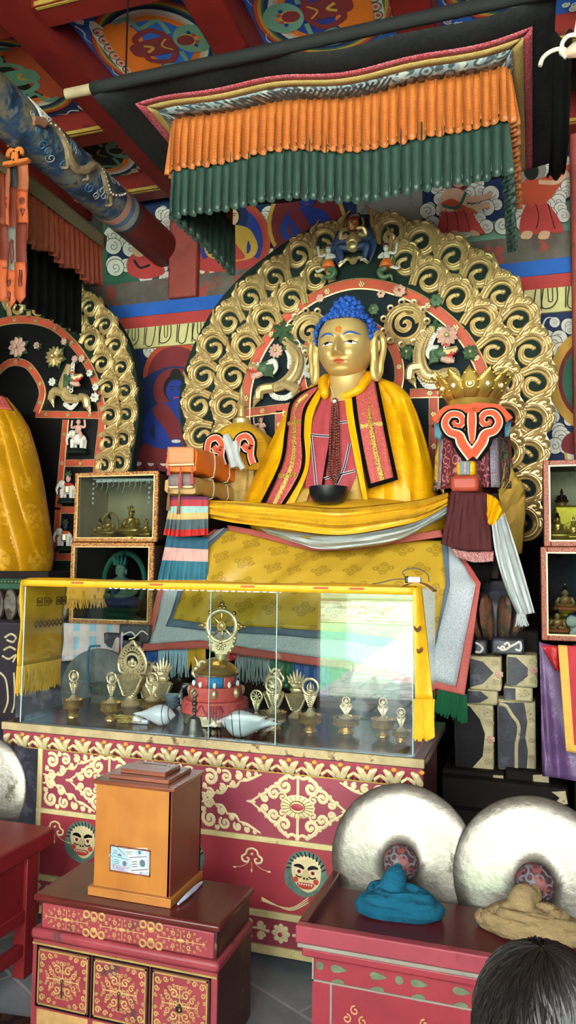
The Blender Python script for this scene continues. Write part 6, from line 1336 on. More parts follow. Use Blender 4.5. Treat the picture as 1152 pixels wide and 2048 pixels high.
tag(ob('lion_figurine', mb, [m_white, m_bluec]), 'small white lion figurine at right in the lower right cabinet', 'figurine')
zr = P(1150, 1289, YR-.02).z; a = P(1086, 1300, YR-.05)
rst = thing('cabinet_stand', 'stand under the right cabinets covered by purple silk', 'stand', (a.x+.3, YR+.1, 0))
ob('stand_body', bx((a.x+.14, YR-.02, 0), (a.x+.75, YR+.4, zr)), m_darkwood, rst)
m_purple = satin('purple_silk', '5c4468', '7a5c84', 4)
px_sheet('purple_drape', [(1078, 1283), (1120, 1292), (1320, 1310)], [(1086, 1552), (1140, 1560), (1320, 1590)], YR-.03, YR-.08, m_purple, 40, 24, .02, 1.5, 1.5, parent=rst, fold=lambda u, v: v*(sin(u*16+v*2)+.5*sin(u*29-v*4)))
m_pl = [M('patch_red', 'a02432', .7), M('patch_rose', '9a5a60', .7), M('patch_blue', '5a7a96', .7), M('patch_plum', '6a3050', .7), M('patch_gold', 'c0963c', .6)]
def patch(u, v):
    if u < .09 or v > .93: return 4
    if u < .22 or v > .86: return 0
    i, j = int((u-.22)*14), int(v*9); return (1, 2, 3, 0)[(i*7+j*5+i*j) % 4]
T = [(1116, 1290), (1330, 1300)]; B = [(1132, 1502), (1340, 1545)]
mb = MB().grid(lambda u, v: P((T[0][0]+(T[1][0]-T[0][0])*u)*(1-v)+(B[0][0]+(B[1][0]-B[0][0])*u)*v, (T[0][1]+(T[1][1]-T[0][1])*u)*(1-v)+(B[0][1]+(B[1][1]-B[0][1])*u)*v, YR-.12-.05*v+.006*sin(u*11)), 60, 40, 0, mf=patch)
tag(ob('patchwork_cloth', mb, m_pl, solid=.004), 'red and blue checked patchwork cloth with gold edge hanging over purple drape', 'cloth')
o = px_sheet('red_cloth_fold', [(1082, 1290), (1118, 1292)], [(1112, 1340), (1120, 1345)], YR-.1, YR-.11, m_redsilk, 8, 8, .004); tag(o, 'red cloth corner tucked beside the checked patchwork cloth', 'cloth')
# white cord and conch hung at the upper right
Yq = 3.1; Q = lambda x, y, d=0: P(x, y, Yq+d)
mb = MB(); mb.tube(spl([Q(1080, 132), Q(1086, 116), Q(1100, 104), Q(1118, 98), Q(1126, 104)], 6), .009, 7); mb.tube(spl([Q(1128, 112), Q(1124, 90), Q(1134, 74), Q(1150, 70), Q(1175, 76)], 6), .009, 7); mb.tube(spl([Q(1126, 100), Q(1136, 108), Q(1160, 100)], 5), .011, 7); mb.tube(spl([Q(1124, 104), Q(1132, 116)], 5), .008, 6); mb.tube(spl([Q(1150, 72), Q(1160, -40), Vector((Q(1165, -160).x, Yq, 4.79))], 5), .006, 6); mb.ball(Q(1126, 103), .017, 10, 8)
tag(ob('knotted_rope', mb, M('white_rope', 'c8c2b4', .8)), 'knotted white rope hanging at the upper right corner', 'rope')
mb = MB(); c = Q(1160, 96); mb.lathe([(.002, -.07), (.018, -.05), (.028, -.02), (.03, .012), (.02, .04), (.006, .05)], c, 20, R=RY(1.3), mod=lambda a, r, z: r*(1+.07*sin(a*6)))
tag(ob('shell', mb, m_pinkc), 'pink ridged shell tied to the white rope at upper right', 'shell')
# ================================================================ hanging canopy
ZC = 4.1
cn = thing('cloth_canopy', 'black canopy with brocade borders and orange and green pleated ruffles above the statue', 'canopy', (-.95, 4.0, ZC-.5))
K = lambda x, y: PZ(x, y, ZC)
X0, X1, Y0, Y1 = -2.2, .13, 3.3, 4.75
rx0, rx1, ry0, ry1 = -1.9, -.1, 3.67, 4.6
sag = lambda x, y: .03*sin((x+2.2)*2.9)+.012*sin(x*9)
m_canblack = brocade('black_damask', '0b0b0c', '131316', 16, rough=.8)
m_canred = brocade('red_roundel_brocade', '96222e', 'b8788a', 40, amount=.62); m_cangold = brocade('pale_gold_brocade', 'b3955c', '8a7040', 55, amount=.6); m_cansil = brocade('silver_wave_brocade', '7d868a', '3a4046', 13, third='a8a8a0')
m_canchev = M('chevron_grey', '3c3e40', .6)
def frame(name, d0, d1, mt, dz, ysc=None):
    """rectangular border ring, d = inset from the outer edge (front/left/right)"""
    mb = MB(); e0 = (X0+d0[0], X1-d0[1], Y0+d0[2], Y1-.02); e1 = (X0+d1[0], X1-d1[1], Y0+d1[2], Y1-.02)
    def strip(p, q, r, s, n, L):
        mb.grid(lambda u, v: (lambda w: Vector((w.x, w.y, ZC-dz+sag(w.x, w.y))))(p.lerp(q, u).lerp(r.lerp(s, u), v)), n, 2, 0, L, .12)
    V = lambda x, y: Vector((x, y, 0))
    strip(V(e0[0], e0[2]), V(e0[1], e0[2]), V(e1[0], e1[2]), V(e1[1], e1[2]), 60, 2.2); strip(V(e0[0], e0[3]), V(e0[0], e0[2]), V(e1[0], e1[3]), V(e1[0], e1[2]), 20, 1.3); strip(V(e0[1], e0[2]), V(e0[1], e0[3]), V(e1[1], e1[2]), V(e1[1], e1[3]), 20, 1.3)
    ob(name, mb, mt, cn, solid=.003)
mb = MB().grid(lambda u, v: Vector((X0+(X1-X0)*u, Y0+(Y1-Y0)*v, ZC+.004+sag(X0+(X1-X0)*u, 0))), 60, 10, 0, 2, 1.2); ob('black_field', mb, m_canblack, cn, solid=.003)
frame('red_border', (.17, .1, .155), (.215, .14, .2), m_canred, .004); frame('gold_border', (.215, .14, .2), (.255, .19, .25), m_cangold, .007)
frame('silver_border', (.255, .19, .25), (.34, .25, .36), m_cansil, .01)
# chevron insets in the silver border (left half of the front edge)
mb = MB(); x = -1.55
while x < -.62:
    s = 1 if x < -1.2 else -1
    for k in range(1): p = Vector((x, Y0+.262, 0)); q = Vector((x+.06*s, Y0+.352, 0)); z = lambda w: Vector((w.x, w.y, ZC-.0145+sag(w.x, 0))); w_ = Vector((.014, 0, 0)); mb.add([z(p), z(p+w_), z(q+w_), z(q)], [(0, 1, 2, 3)], int((x*40) % 4 == 0), sm=False)
    x += .03
ob('chevron_weave', mb, [m_canchev, M('chevron_rust', '9a6a48', .6)], cn)
def ruffle(name, z0, z1, mt, off, fq, flare):
    per = [(rx0, ry1), (rx0, ry0), (rx1, ry0), (rx1, ry1)]; L = [ry1-ry0, rx1-rx0, ry1-ry0]; tot = sum(L)
    def f(u, v):
        s = u*tot
        if s < L[0]: p = Vector((rx0, ry1-s, 0)); n = Vector((-1, 0, 0)); 
        elif s < L[0]+L[1]: p = Vector((rx0+s-L[0], ry0, 0)); n = Vector((0, -1, 0))
        else: p = Vector((rx1, ry0+s-L[0]-L[1], 0)); n = Vector((1, 0, 0))
        w = sin(s*fq+1.3*sin(s*7))+.35*sin(s*fq*.53+2); k = off+flare*v+(.009+.017*v)*w; t = Vector((-n.y, n.x, 0))
        z = z0+(z1-z0)*v+.012*v*sin(s*5)+.006*v*w
        return p+n*k+t*(.006+.008*v)*cos(s*fq+1.3*sin(s*7))+Vector((0, 0, z+sag(p.x, 0)))
    ob(name, MB().grid(f, 1400, 8, 0, 14, 1), mt, cn, solid=.002)
zf = lambda x, y: P(x, y, ry0).z
zo0, zo1, zg1 = ZC-.012, ZC-.3, ZC-.56
ruffle('orange_ruffle', zo0, zo1, satin('orange_silk', 'a85e2c', '8c4a22', 16), .02, 140, .02)
ruffle('green_ruffle', zo1+.08, zg1, satin('dark_green_satin', '2a3d36', None, rough=.34), .0, 128, .012)
mb = MB(); mb.tube([(-2.36, Y0-.0, ZC+.035), (.16, Y0-.0, ZC+.035)], .028, 12); pole = ob('canopy_pole', mb, M('bare_wood_pole', '8a7860', .6, var=.2)); tag(pole, 'bare wooden pole carrying the front edge of black canopy', 'pole')
mb = MB(); mb.grid(lambda u, v: Vector((X0+(.16-X0)*u, Y0-.034*sin(v*PI)+.0, ZC+.035-.034*cos(v*PI))), 30, 8); ob('pole_sleeve', mb, m_canblack, cn, solid=.003)
for x in (-2.0, -.05, .08):
    mb = MB(); mb.tube([(x, Y0, ZC+.06), (x, Y0, Zc-.15)], .005, 6); ob('hanging_cord', mb, m_blackc, cn)
# black drape at the right side of the canopy
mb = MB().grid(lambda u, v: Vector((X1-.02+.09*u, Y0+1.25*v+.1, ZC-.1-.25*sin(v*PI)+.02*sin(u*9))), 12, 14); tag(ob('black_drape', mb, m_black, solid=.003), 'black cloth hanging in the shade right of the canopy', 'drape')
# ================================================================ red offering table
m_lac = M('maroon_lacquer_top', '3a1a1a', .16, var=.2, scale=5, bump=.05, spec=.5)
m_worn = M('worn_cream_edge', '9c8c66', .7, var=.25, scale=14, bump=.4, wear='5a4434', wearamt=.58)
m_crim = M('crimson_panel_paint', '7e3240', .45, var=.12, scale=4, bump=.1, wear='7a2030', wearamt=.64, wscale=6)
m_crim2 = M('red_panel_paint', '8c3038', .45, var=.12, scale=4, bump=.1, wear='c4505a', wearamt=.7, wscale=6)
m_creamg = M('cream_gold_ornament', 'c6b88c', .5, var=.14, scale=20, bump=.25, wear='8a7a3c', wearamt=.63)
m_strip_g = M('pale_gold_strip', 'b8ab78', .55, var=.18, scale=16, wear='7a7048', wearamt=.6)
m_orange_nub = M('orange_petal_tip', 'c4822c', .5); m_redpet = M('red_petal_field', 'a02418', .5); m_endwood = M('dark_red_table_end', '3c0f12', .5, var=.2)
TX0, TX1, TY0, TY1, TZ = -2.35, -.4, 2.97, 3.73, .872
tbl = thing('offering_table', 'long red offering table with gold scroll ornaments carrying the glass case', 'altar table', (-1.37, 3.35, 0))
ob('table_top', bx((TX0, TY0+.01, TZ-.035), (TX1, TY1, TZ)), m_lac, tbl, bevel=.004)
ob('front_edge', bx((TX0, TY0-.004, TZ-.034), (TX1, TY0+.0098, TZ+.001)), m_worn, tbl, bevel=.004)
BX0, BX1, BY = -2.16, -.437, 3.0
ob('body', bx((BX0, BY, .04), (BX1, TY1-.05, TZ-.035)), m_endwood, tbl)
mb = MB(); pr_ = [(0, TZ-.036), (.0, TZ-.055), (.012, TZ-.085), (.02, TZ-.1), (.026, TZ-.106)]
vs = [(x, TY0+d, z) for x in (TX0+.01, TX1-.008) for d, z in pr_]+[(x, BY+.02, z) for x in (TX0+.01, TX1-.008) for z in (TZ-.036, TZ-.106)]
mb.add(vs, [(i, i+1, i+6, i+5) for i in range(4)]+[(0, 1, 2, 3, 4, 11, 10), (5, 12, 13, 9, 8, 7, 6)], 0, sm=False); ob('moulding', mb, m_crim, tbl)
def mface(x, t, o=0.0):   # point on the curved moulding, t 0 top .. 1 bottom
    i = min(int(t*4), 3); f = t*4-i; d = pr_[i][0]+(pr_[i+1][0]-pr_[i][0])*f; z = pr_[i][1]+(pr_[i+1][1]-pr_[i][1])*f; return Vector((x, TY0+d-o, z))
mb = MB(); NP = 18; pw = (TX1-TX0-.02)/NP
for i in range(NP):
    xc = TX0+.01+pw*(i+.5)
    def Fm(u, t, o): return mface(xc+u*pw, t, o)
    mb.add([Fm(u, t, .001) for u, t in ((-.46, 1), (-.4, .5), (-.2, .16), (0, .05), (.2, .16), (.4, .5), (.46, 1))], [(0, 1, 2, 3, 4, 5, 6)], 2, sm=False)
    for s in (-1, 1):
        mb.tube([Fm(s*.46, .98, .003), Fm(s*.42, .6, .005), Fm(s*.3, .32, .006), Fm(s*.12, .2, .004)], [.007, .015, .015, .005], 6, m=0)
        for k in range(3): mb.ball(Fm(s*(.42-.1*k), .5-.13*k, .006), .0075, 6, 4, 0)
        mb.tube([Fm(s*.25, .98, .003), Fm(s*.22, .62, .006), Fm(0, .42, .006)], [.005, .008, .006], 5, m=0)
        mb.tube([Fm(s*.1, .95, .003), Fm(s*.06, .8, .004)], [.006, .004], 5, m=3)
    mb.ball(Fm(.5, .16, .002), (.011, .005, .009), 8, 5, 1)
ob('petal_border', mb, [m_creamg, m_orange_nub, m_redpet, m_maroonp if False else m_endwood], tbl)
mb = MB(); mb.bb((BX0-.08, BY-.012, TZ-.112), (BX1+.02, BY, TZ-.107)); ob('gold_line', mb, m_goldline, tbl)
def tpanel(name, z0, z1, mt, x0=BX0+.02, x1=BX1-.02): ob(name, bx((x0, BY-.004, z0), (x1, BY+.001, z1)), mt, tbl)
tpanel('upper_panel', .5, TZ-.113, m_crim); tpanel('middle_panel', .21, .478, m_crim2); tpanel('lower_panel', .075, .183, m_crim)
for z0, z1 in ((.478, .5), (.183, .21), (.04, .075)): ob('gold_rail', bx((BX0, BY-.014, z0), (BX1, BY, z1)), m_strip_g, tbl, bevel=.003)
for x, w in ((BX0+.012, .024), (BX1-.012, .024)): ob('gold_stile', bx((x-w/2, BY-.013, .04), (x+w/2, BY, TZ-.107)), m_strip_g, tbl, bevel=.003)
for x in (BX0+.05, BX1-.05): ob('foot', bx((x-.04, BY+.02, 0), (x+.04, BY+.1, .04)), m_endwood, tbl)
# gold scroll ornaments
def curl2(mb, c, r, a0, sg, w, turns=1.25, Y=BY-.006, m=0, lead=None):
    pts = [(c[0]+r*(1-t*.82)*cos(a0+sg*t*turns*2*PI), Y, c[1]+r*(1-t*.82)*sin(a0+sg*t*turns*2*PI)) for t in [i/16 for i in range(17)]]
    if lead: pts = [(lead[0], Y, lead[1])]+pts
    mb.tube(pts, [w*.8, w, w, w*.7], 6, m=m, flat=((0, 1, 0), .35)); mb.ball(pts[-1], (w*1.2, w*.5, w*1.2), 6, 4, m)
def diamond(cx, cz, w, h):
    mb = MB(); Y = BY-.006
    mb.tube([(cx, Y, cz-h*.98), (cx, Y, cz+h*.98)], [.006, .013, .016, .013, .006], 6, flat=((0, 1, 0), .35))
    for s in (-1, 1):
        mb.ball((cx, Y, cz+s*h*.99), (.01, .004, .016), 8, 5); mb.ball((cx+s*w*.99, Y, cz), (.022, .004, .007), 8, 5)
        for t in (-1, 1):
            q = lambda u, v: (cx+s*u*w, cz+t*v*h); a = lambda ang: ang if s > 0 else PI-ang
            def cu(u, v, r, ang, d, ww): 
                c = q(u, v); A = ang*t if s > 0 else PI-ang*t; curl2(mb, c, r, A, d*t*s, ww)
            cu(.27, .62, .034, 1.9, -1, .0085); cu(.5, .36, .027, 1.9, -1, .0075); cu(.69, .17, .019, 1.9, -1, .006); cu(.32, .26, .02, .6, 1, .005)
            pts = [q(.02, .98), q(.1, .9), q(.22, .95), q(.36, .78), q(.42, .6), q(.54, .56), q(.64, .4), q(.72, .3), q(.8, .22), q(.98, .02)]
            mb.tube(spl([(x, Y, z) for x, z in pts], 4), [.005, .008, .007, .006, .004], 6, flat=((0, 1, 0), .4))
            for (u, v) in ((.2, .98), (.46, .66), (.66, .42), (.8, .25)): x, z = q(u, v); mb.ball((x, Y, z), (.009, .004, .009), 6, 4)
    mb.ball((cx, Y-.001, cz), (w*.36, .006, h*.38), 24, 8); 
    for i in range(18): a = 2*PI*i/18; mb.tube([(cx+w*.17*cos(a), Y-.006, cz+h*.16*sin(a)), (cx+w*.33*cos(a), Y-.0035, cz+h*.34*sin(a))], .0018, 4, m=1)
    mb.ball((cx, Y-.004, cz), (w*.15, .006, h*.13), 16, 6, 2); mb.torus((cx, Y-.006, cz), w*.15, .003, 20, 5, 1, RX(PI/2), .75)
    ob('diamond_ornament', mb, [m_creamg, M('olive_line', '6a5c28', .6), m_crim2], tbl)
for cx in (-.915, -1.79): diamond(cx, .634, .205, .124)
def corner(x, z, sx, sz):
    mb = MB(); q = lambda u, v: (x+sx*u, BY-.006, z+sz*v)
    for (u, v, r, w) in ((.045, .04, .034, .009), (.115, .03, .026, .007), (.042, .106, .022, .007), (.172, .022, .018, .006), (.216, .014, .012, .005), (.1, .078, .017, .006), (.018, .078, .011, .005), (.147, .056, .011, .005), (.25, .008, .008, .004), (.082, .01, .01, .005), (.02, .13, .01, .004)): curl2(mb, (x+sx*u, z+sz*v), r, 2.2 if sx > 0 else .9, sx*sz, w)
    for L in ([(.0, .145), (.04, .132), (.07, .1)], [(.06, .1), (.1, .098), (.125, .07)], [(.12, .068), (.16, .066), (.18, .042)], [(.18, .042), (.215, .034), (.275, .006)]): mb.tube(spl([q(*e) for e in L], 4), [.003, .007, .003], 6, flat=((0, 1, 0), .4))
    for u, v in ((.08, .095), (.14, .06), (.2, .035)): mb.ball(q(u, v), (.009, .004, .009), 6, 4)
    ob('corner_ornament', mb, m_creamg, tbl)
for x, sx in ((BX0+.028, 1), (-1.362, -1), (-1.348, 1), (BX1-.028, -1)):
    for z, sz in ((TZ-.118, -1), (.505, 1)): corner(x, z, sx, sz)
# painted lion-mask faces and cloud tassels on the middle panel
PF = [m_creamg, M('mask_grey_green_hair', '50685c', .7, var=.3, scale=30), m_blackc, m_white, m_redc, m_strip_g]
def mask(cx, cz, s):
    mb = Paint(lambda u, v, d: (cx+u*s, BY-.004-d, cz+v*s), .0004, .0006); D = lambda u, v, r, m, ry=None: (mb.up(), mb.add([mb.to(u+r*cos(a), v+(ry or r)*sin(a), mb.d) for a in [2*PI*i/24 for i in range(24)]], [tuple(range(24))], m, sm=False))
    def pl(pts, m, n=3): mb.up(); p = spl([(a, b, 0) for a, b in pts], n, True); mb.add([mb.to(q.x, q.y, mb.d) for q in p], [tuple(range(len(p)))], m, sm=False)
    pl([(-1, -.6), (-1.0, .2), (-.7, .8), (0, 1.05), (.7, .8), (1.0, .2), (1, -.2), (.7, -.7), (-.1, -1.1)], 1)
    pl([(-.72, .1), (-.6, .6), (0, .82), (.6, .6), (.74, .1), (.6, -.5), (.1, -.85), (-.5, -.5)], 0)
    for k in range(13): a = .25+k*.22; mb.tube(spl([mb.to(.8*cos(a), .78*sin(a), mb.d), mb.to(1.0*cos(a+.08), 1.0*sin(a+.08), mb.d)], 2), s*.03, 4, m=2)
    for f in (-1, 1):
        pl([(f*.1, .3), (f*.3, .42), (f*.55, .38), (f*.6, .28), (f*.35, .25), (f*.12, .18)], 2); D(f*.34, .08, .17, 3, .12); D(f*.34, .08, .11, 4, .1); D(f*.34, .08, .05, 2); D(f*.5, -.3, .13, 4)
        mb.tube(spl([mb.to(f*.14, -.1, mb.d), mb.to(f*.3, -.18, mb.d), mb.to(f*.5, -.1, mb.d)], 3), s*.03, 4, m=2)
    pl([(-.12, .15), (.12, .15), (.2, -.2), (0, -.3), (-.2, -.2)], 5); D(-.08, -.2, .05, 2); D(.08, -.2, .05, 2)
    pl([(-.42, -.42), (0, -.38), (.42, -.42), (.3, -.62), (0, -.68), (-.3, -.62)], 4)
    for k in range(6): pl([(-.35+.12*k, -.42), (-.26+.12*k, -.42), (-.3+.12*k, -.54)], 3, 1)
    ob('lion_mask', mb, PF, tbl)
for x in (-.877, -1.41, -1.915): mask(x, .375, .085)
def swag(cx, cz, s):
    mb = MB(); q = lambda u, v: (cx+u*s, BY-.006, cz+v*s)
    for f in (-1, 1):
        mb.tube(spl([q(0, 1), q(f*.5, .8), q(f*.65, .4), q(f*1.05, .1), q(f*.9, -.3), q(f*.45, -.35), q(f*.3, -.05), q(f*.55, .05)], 4), [s*.09, s*.11, s*.08], 6, flat=((0, 1, 0), .4))
        mb.tube(spl([q(f*.3, -.35), q(f*.9, -.8), q(f*1.7, -1.0)], 4), s*.025, 5); mb.ball(q(f*1.8, -1.02), (s*.2, .003, s*.1), 8, 5)
    mb.ball(q(0, .45), (s*.14, .004, s*.14), 8, 6); mb.tube([q(0, -.35), q(0, -1.0)], s*.03, 5); mb.ball(q(0, -1.15), (s*.1, .003, s*.18), 8, 5)
    ob('cloud_tassel', mb, m_creamg, tbl)
for x in (-1.11, -2.06): swag(x, .405, .042)
for cx in (-1.13, -.885):
    mb = MB()
    for k in range(3): mb.tube(spl([(cx-.18 if cx > -1 else cx-.05, BY-.006, .245+.006*k), (cx-.06, BY-.006, .232-.004*k), (cx+.02, BY-.006, .285-.01*k)], 5), .0025, 4)
    ob('gold_cord_line', mb, m_creamg, tbl)
for cx in (-.98, -1.5, -2.0):
    mb = MB(); petal_flower(mb, (cx, BY-.005, .128), .04, 8, 0, 1, 1, thick=.1)
    for s in (-1, 1):
        for t in (-1, 1): curl2(mb, (cx+s*.085, .128+t*.022), .018, 0 if s < 0 else PI, t*s, .006); curl2(mb, (cx+s*.14, .128+t*.024), .016, 0 if s < 0 else PI, -t*s, .005)
        mb.tube(spl([(cx+s*.05, BY-.006, .128), (cx+s*.11, BY-.006, .135), (cx+s*.18, BY-.006, .122)], 4), [.006, .004, .002], 6, flat=((0, 1, 0), .4))
    ob('flower_scroll', mb, [m_creamg, m_crim2], tbl)
# ================================================================ glass case
GX0, GX1, GY0, GY1, GZ = -2.255, -.45, 2.985, 3.66, 1.518
m_gedge = M('green_glass_edge', '9cc0bc', .15, var=.05, spec=.6)
gc_ = thing('glass_case', 'large clear glass case standing on the red offering table', 'glass case', ((GX0+GX1)/2, 3.3, TZ))
xm0, xm1 = P(418, 1300, GY0).x, P(552, 1300, GY0).x
def pane(name, a, b, edges=()):
    o = ob(name, bx(a, b), m_glass, gc_)
    for e0, e1 in edges: ob('pane_edge', bx(e0, e1), m_gedge, o)
z0 = TZ+.004
pane('front_pane', (GX0, GY0, z0), (xm1, GY0+.005, GZ), [((xm1, GY0, z0), (xm1+.003, GY0+.005, GZ))])
pane('front_pane', (xm0, GY0+.012, z0), (GX1, GY0+.017, GZ), [((xm0-.003, GY0+.012, z0), (xm0, GY0+.017, GZ)), ((GX1, GY0+.01, z0), (GX1+.003, GY0+.017, GZ))])
pane('side_pane', (GX0-.006, GY0, z0), (GX0-.001, GY1, GZ), [((GX0-.006, GY0-.003, z0), (GX0-.001, GY0, GZ))]); pane('side_pane', (GX1+.004, GY0+.02, z0), (GX1+.009, GY1, GZ))
pane('back_pane', (GX0, GY1-.005, z0), (GX1, GY1, GZ)); pane('top_pane', (GX0-.006, GY0, GZ+.001), (GX1+.009, GY1, GZ+.006), [((GX0-.006, GY0-.003, GZ+.001), (GX1+.009, GY0, GZ+.006))])
mb = MB().bb((GX0, GY0-.004, TZ+.001), (GX1, GY0+.02, TZ+.004)); ob('bottom_track', mb, M('track_metal', '6a7a80', .3, .7), gc_)
# yellow scarf lying along the case
m_scarf = satin('yellow_scarf_silk', 'c9981a', None); m_thread = M('yellow_fringe_thread', 'd0a024', .6); m_symb = M('brown_woven_symbol', '5a3a1c', .7); m_scr = M('woven_red', 'a04a30', .7)
sf = thing('prayer_scarf', 'yellow fringed scarf laid along the top of glass case and hanging at both ends', 'scarf', ((GX0+GX1)/2, GY0, GZ+.008))
def topf(u, v): x = GX0-.012+(GX1-GX0+.02)*u; return Vector((x, GY0-.011+(.1*(v-.25)/.75 if v > .25 else -.002*sin(v*9)), (GZ+.012+.01*sin((v-.25)*4)+.003*sin(u*17)) if v > .25 else GZ+.012-.028*(1-v/.25)))
ob('top_strip', MB().grid(topf, 60, 8, 0, 6, .3), m_scarf, sf, solid=.003)
for x in (-2.0, -1.6, -1.17, -.85, -.7): ob('woven_motif', bx((x, GY0-.018, GZ+.0), (x+.06, GY0-.012, GZ+.008)), m_scr, sf)
xl = GX0-.014
def lend(u, v): return Vector((xl-.006-.006*sin(v*9+u*4), GY0-.015+.36*u*(1-.06*v), GZ+.012-.4*v+.0))
ob('left_end', MB().grid(lend, 12, 16, 0, 1, 1.4), m_scarf, sf, solid=.003)
mb = MB()
for i in range(70):
    p = lend(i/69, 1); mb.tube([p, p+Vector((random.uniform(-.004, .004), random.uniform(-.004, .004), -.06)), p+Vector((random.uniform(-.006, .006), random.uniform(-.008, .008), -.12-random.uniform(0, .02)))], .003, 4)
ob('left_fringe', mb, m_thread, sf)
mb = MB()
for k, y in enumerate((.1, .155, .255, .3)):
    Y = GY0+y; z = GZ-.115
    for q in (0, .012): 
        for a, b in (((Y+q, z+q), (Y+.04-q, z+q+.004)), ((Y+q, z+.04-q-.004), (Y+.04-q, z+.04-q)), ((Y+q, z+q), (Y+q+.004, z+.04-q)), ((Y+.036-q, z+q), (Y+.04-q, z+.04-q))): mb.bb((xl-.002, a[0], a[1]), (xl+.0045, b[0], b[1]))
mb.bb((xl-.002, GY0+.205, GZ-.11), (xl+.004, GY0+.212, GZ-.08)); mb.bb((xl-.002, GY0+.193, GZ-.098), (xl+.004, GY0+.224, GZ-.092))
for k in range(7):
    Y = GY0+.1+.033*k; mb.torus((xl+.003, Y, GZ-.2), .012, .0025, 12, 4, 0, RY(PI/2)); mb.tube([(xl+.003, Y-.014, GZ-.205), (xl+.003, Y, GZ-.22), (xl+.003, Y+.014, GZ-.205)], .0025, 4)
ob('woven_symbol', mb, m_symb, sf)
xr_ = GX1+.018
def rend(u, v): return Vector((GX1+.004+.012*v+(.03+.036*v)*u, GY0-.014-.012*sin(u*PI+v*2)+.03*u*(1-v), GZ+.014-.43*v))
ob('right_end', MB().grid(rend, 10, 20, 0, .4, 1.4), m_scarf, sf, solid=.003)
mb = MB()
for i in range(60):
    p = rend(i/59, 1); mb.tube([p+Vector((.006*sin(i*5), 0, 0)), p+Vector((random.uniform(-.006, .006), random.uniform(-.006, .006), -.07)), p+Vector((random.uniform(-.012, .012), random.uniform(-.01, .01), -.14-random.uniform(0, .02)))], .0035, 4)
ob('right_fringe', mb, m_thread, sf)
mb = MB()
for v in (.36, .55):
    mb = MB()
    for k in (0, 1, 2): p = rend(.45, v+.012*k)+Vector((-.004, -.008, 0)); mb.tube(spl([p+Vector((-.014, 0, .006)), p+Vector((0, -.002, -.006)), p+Vector((.014, 0, .006))], 3), .003, 4)
    ob('woven_symbol', mb, m_symb, sf)
ob('folded_corner', MB().grid(lambda u, v: Vector((GX1-.05+.13*u, GY0+.0+.14*v+.02*u, GZ+.018+.02*sin(u*PI)-.02*u*u)), 10, 8), M('tan_scarf_back', 'a07a3c', .6), sf, solid=.003)
dv = thing('small_device', 'small white electronic gadget with black wire on the glass case corner', 'gadget', P(828, 1168, GY0+.05)); p = Vector((P(828, 1165, GY0+.06).x, GY0+.06, GZ+.045))
mb = MB().bb(p+Vector((-.028, -.02, -.014)), p+Vector((.028, .02, .01))); ob('housing', mb, M('white_plastic', 'c4c6c8', .35), dv, bevel=.006); mb = MB().bb(p+Vector((-.034, -.021, -.016)), p+Vector((-.02, .021, .012))); ob('dark_end', mb, m_blackc, dv, bevel=.004)
mb = MB(); mb.tube(spl([p+Vector((-.03, 0, 0)), p+Vector((-.045, 0, .03)), p+Vector((0, .0, .045)), p+Vector((.05, 0, .025)), p+Vector((.06, 0, -.01))], 6), .0025, 5); mb.tube(spl([p+Vector((-.03, 0, .0)), p+Vector((-.08, 0, -.002)), p+Vector((-.13, -.01, -.015)), p+Vector((-.17, -.01, -.022))], 6), .0025, 5); ob('wire', mb, m_blackc, dv)
# ================================================================ offerings inside the glass case
m_sil = M('aged_silver_gilt', 'bfb08a', .34, .55, var=.3, scale=40, bump=.4, bscale=60, wear='5c5236', wearamt=.58, wscale=40)
m_brass = M('polished_brass', 'b89c62', .22, .8, var=.12, scale=20, bump=.08)
m_bluein = M('dark_blue_filling', '1c2a3a', .5)
def cup(mb, c, r, h, m=0, mi=1):
    mb.lathe([(r*.62, 0), (r*.6, h*.06), (r*.42, h*.2), (r*.5, h*.3), (r*.86, h*.48), (r*.97, h*.7), (r*.98, h*.9), (r*1.06, h*.98), (r*1.04, h), (r*.94, h), (r*.9, h*.86)], c, 32, m)
    mb.lathe([(r*.92, h*.87), (0, h*.89)], c, 24, mi)
    for i in range(24): a = 2*PI*i/24; mb.ball(Vector(c)+Vector((cos(a)*r*.93, sin(a)*r*.93, h*.55)), r*.07, 5, 4, m)
GOBL = 'offering cups with pierced ornaments'
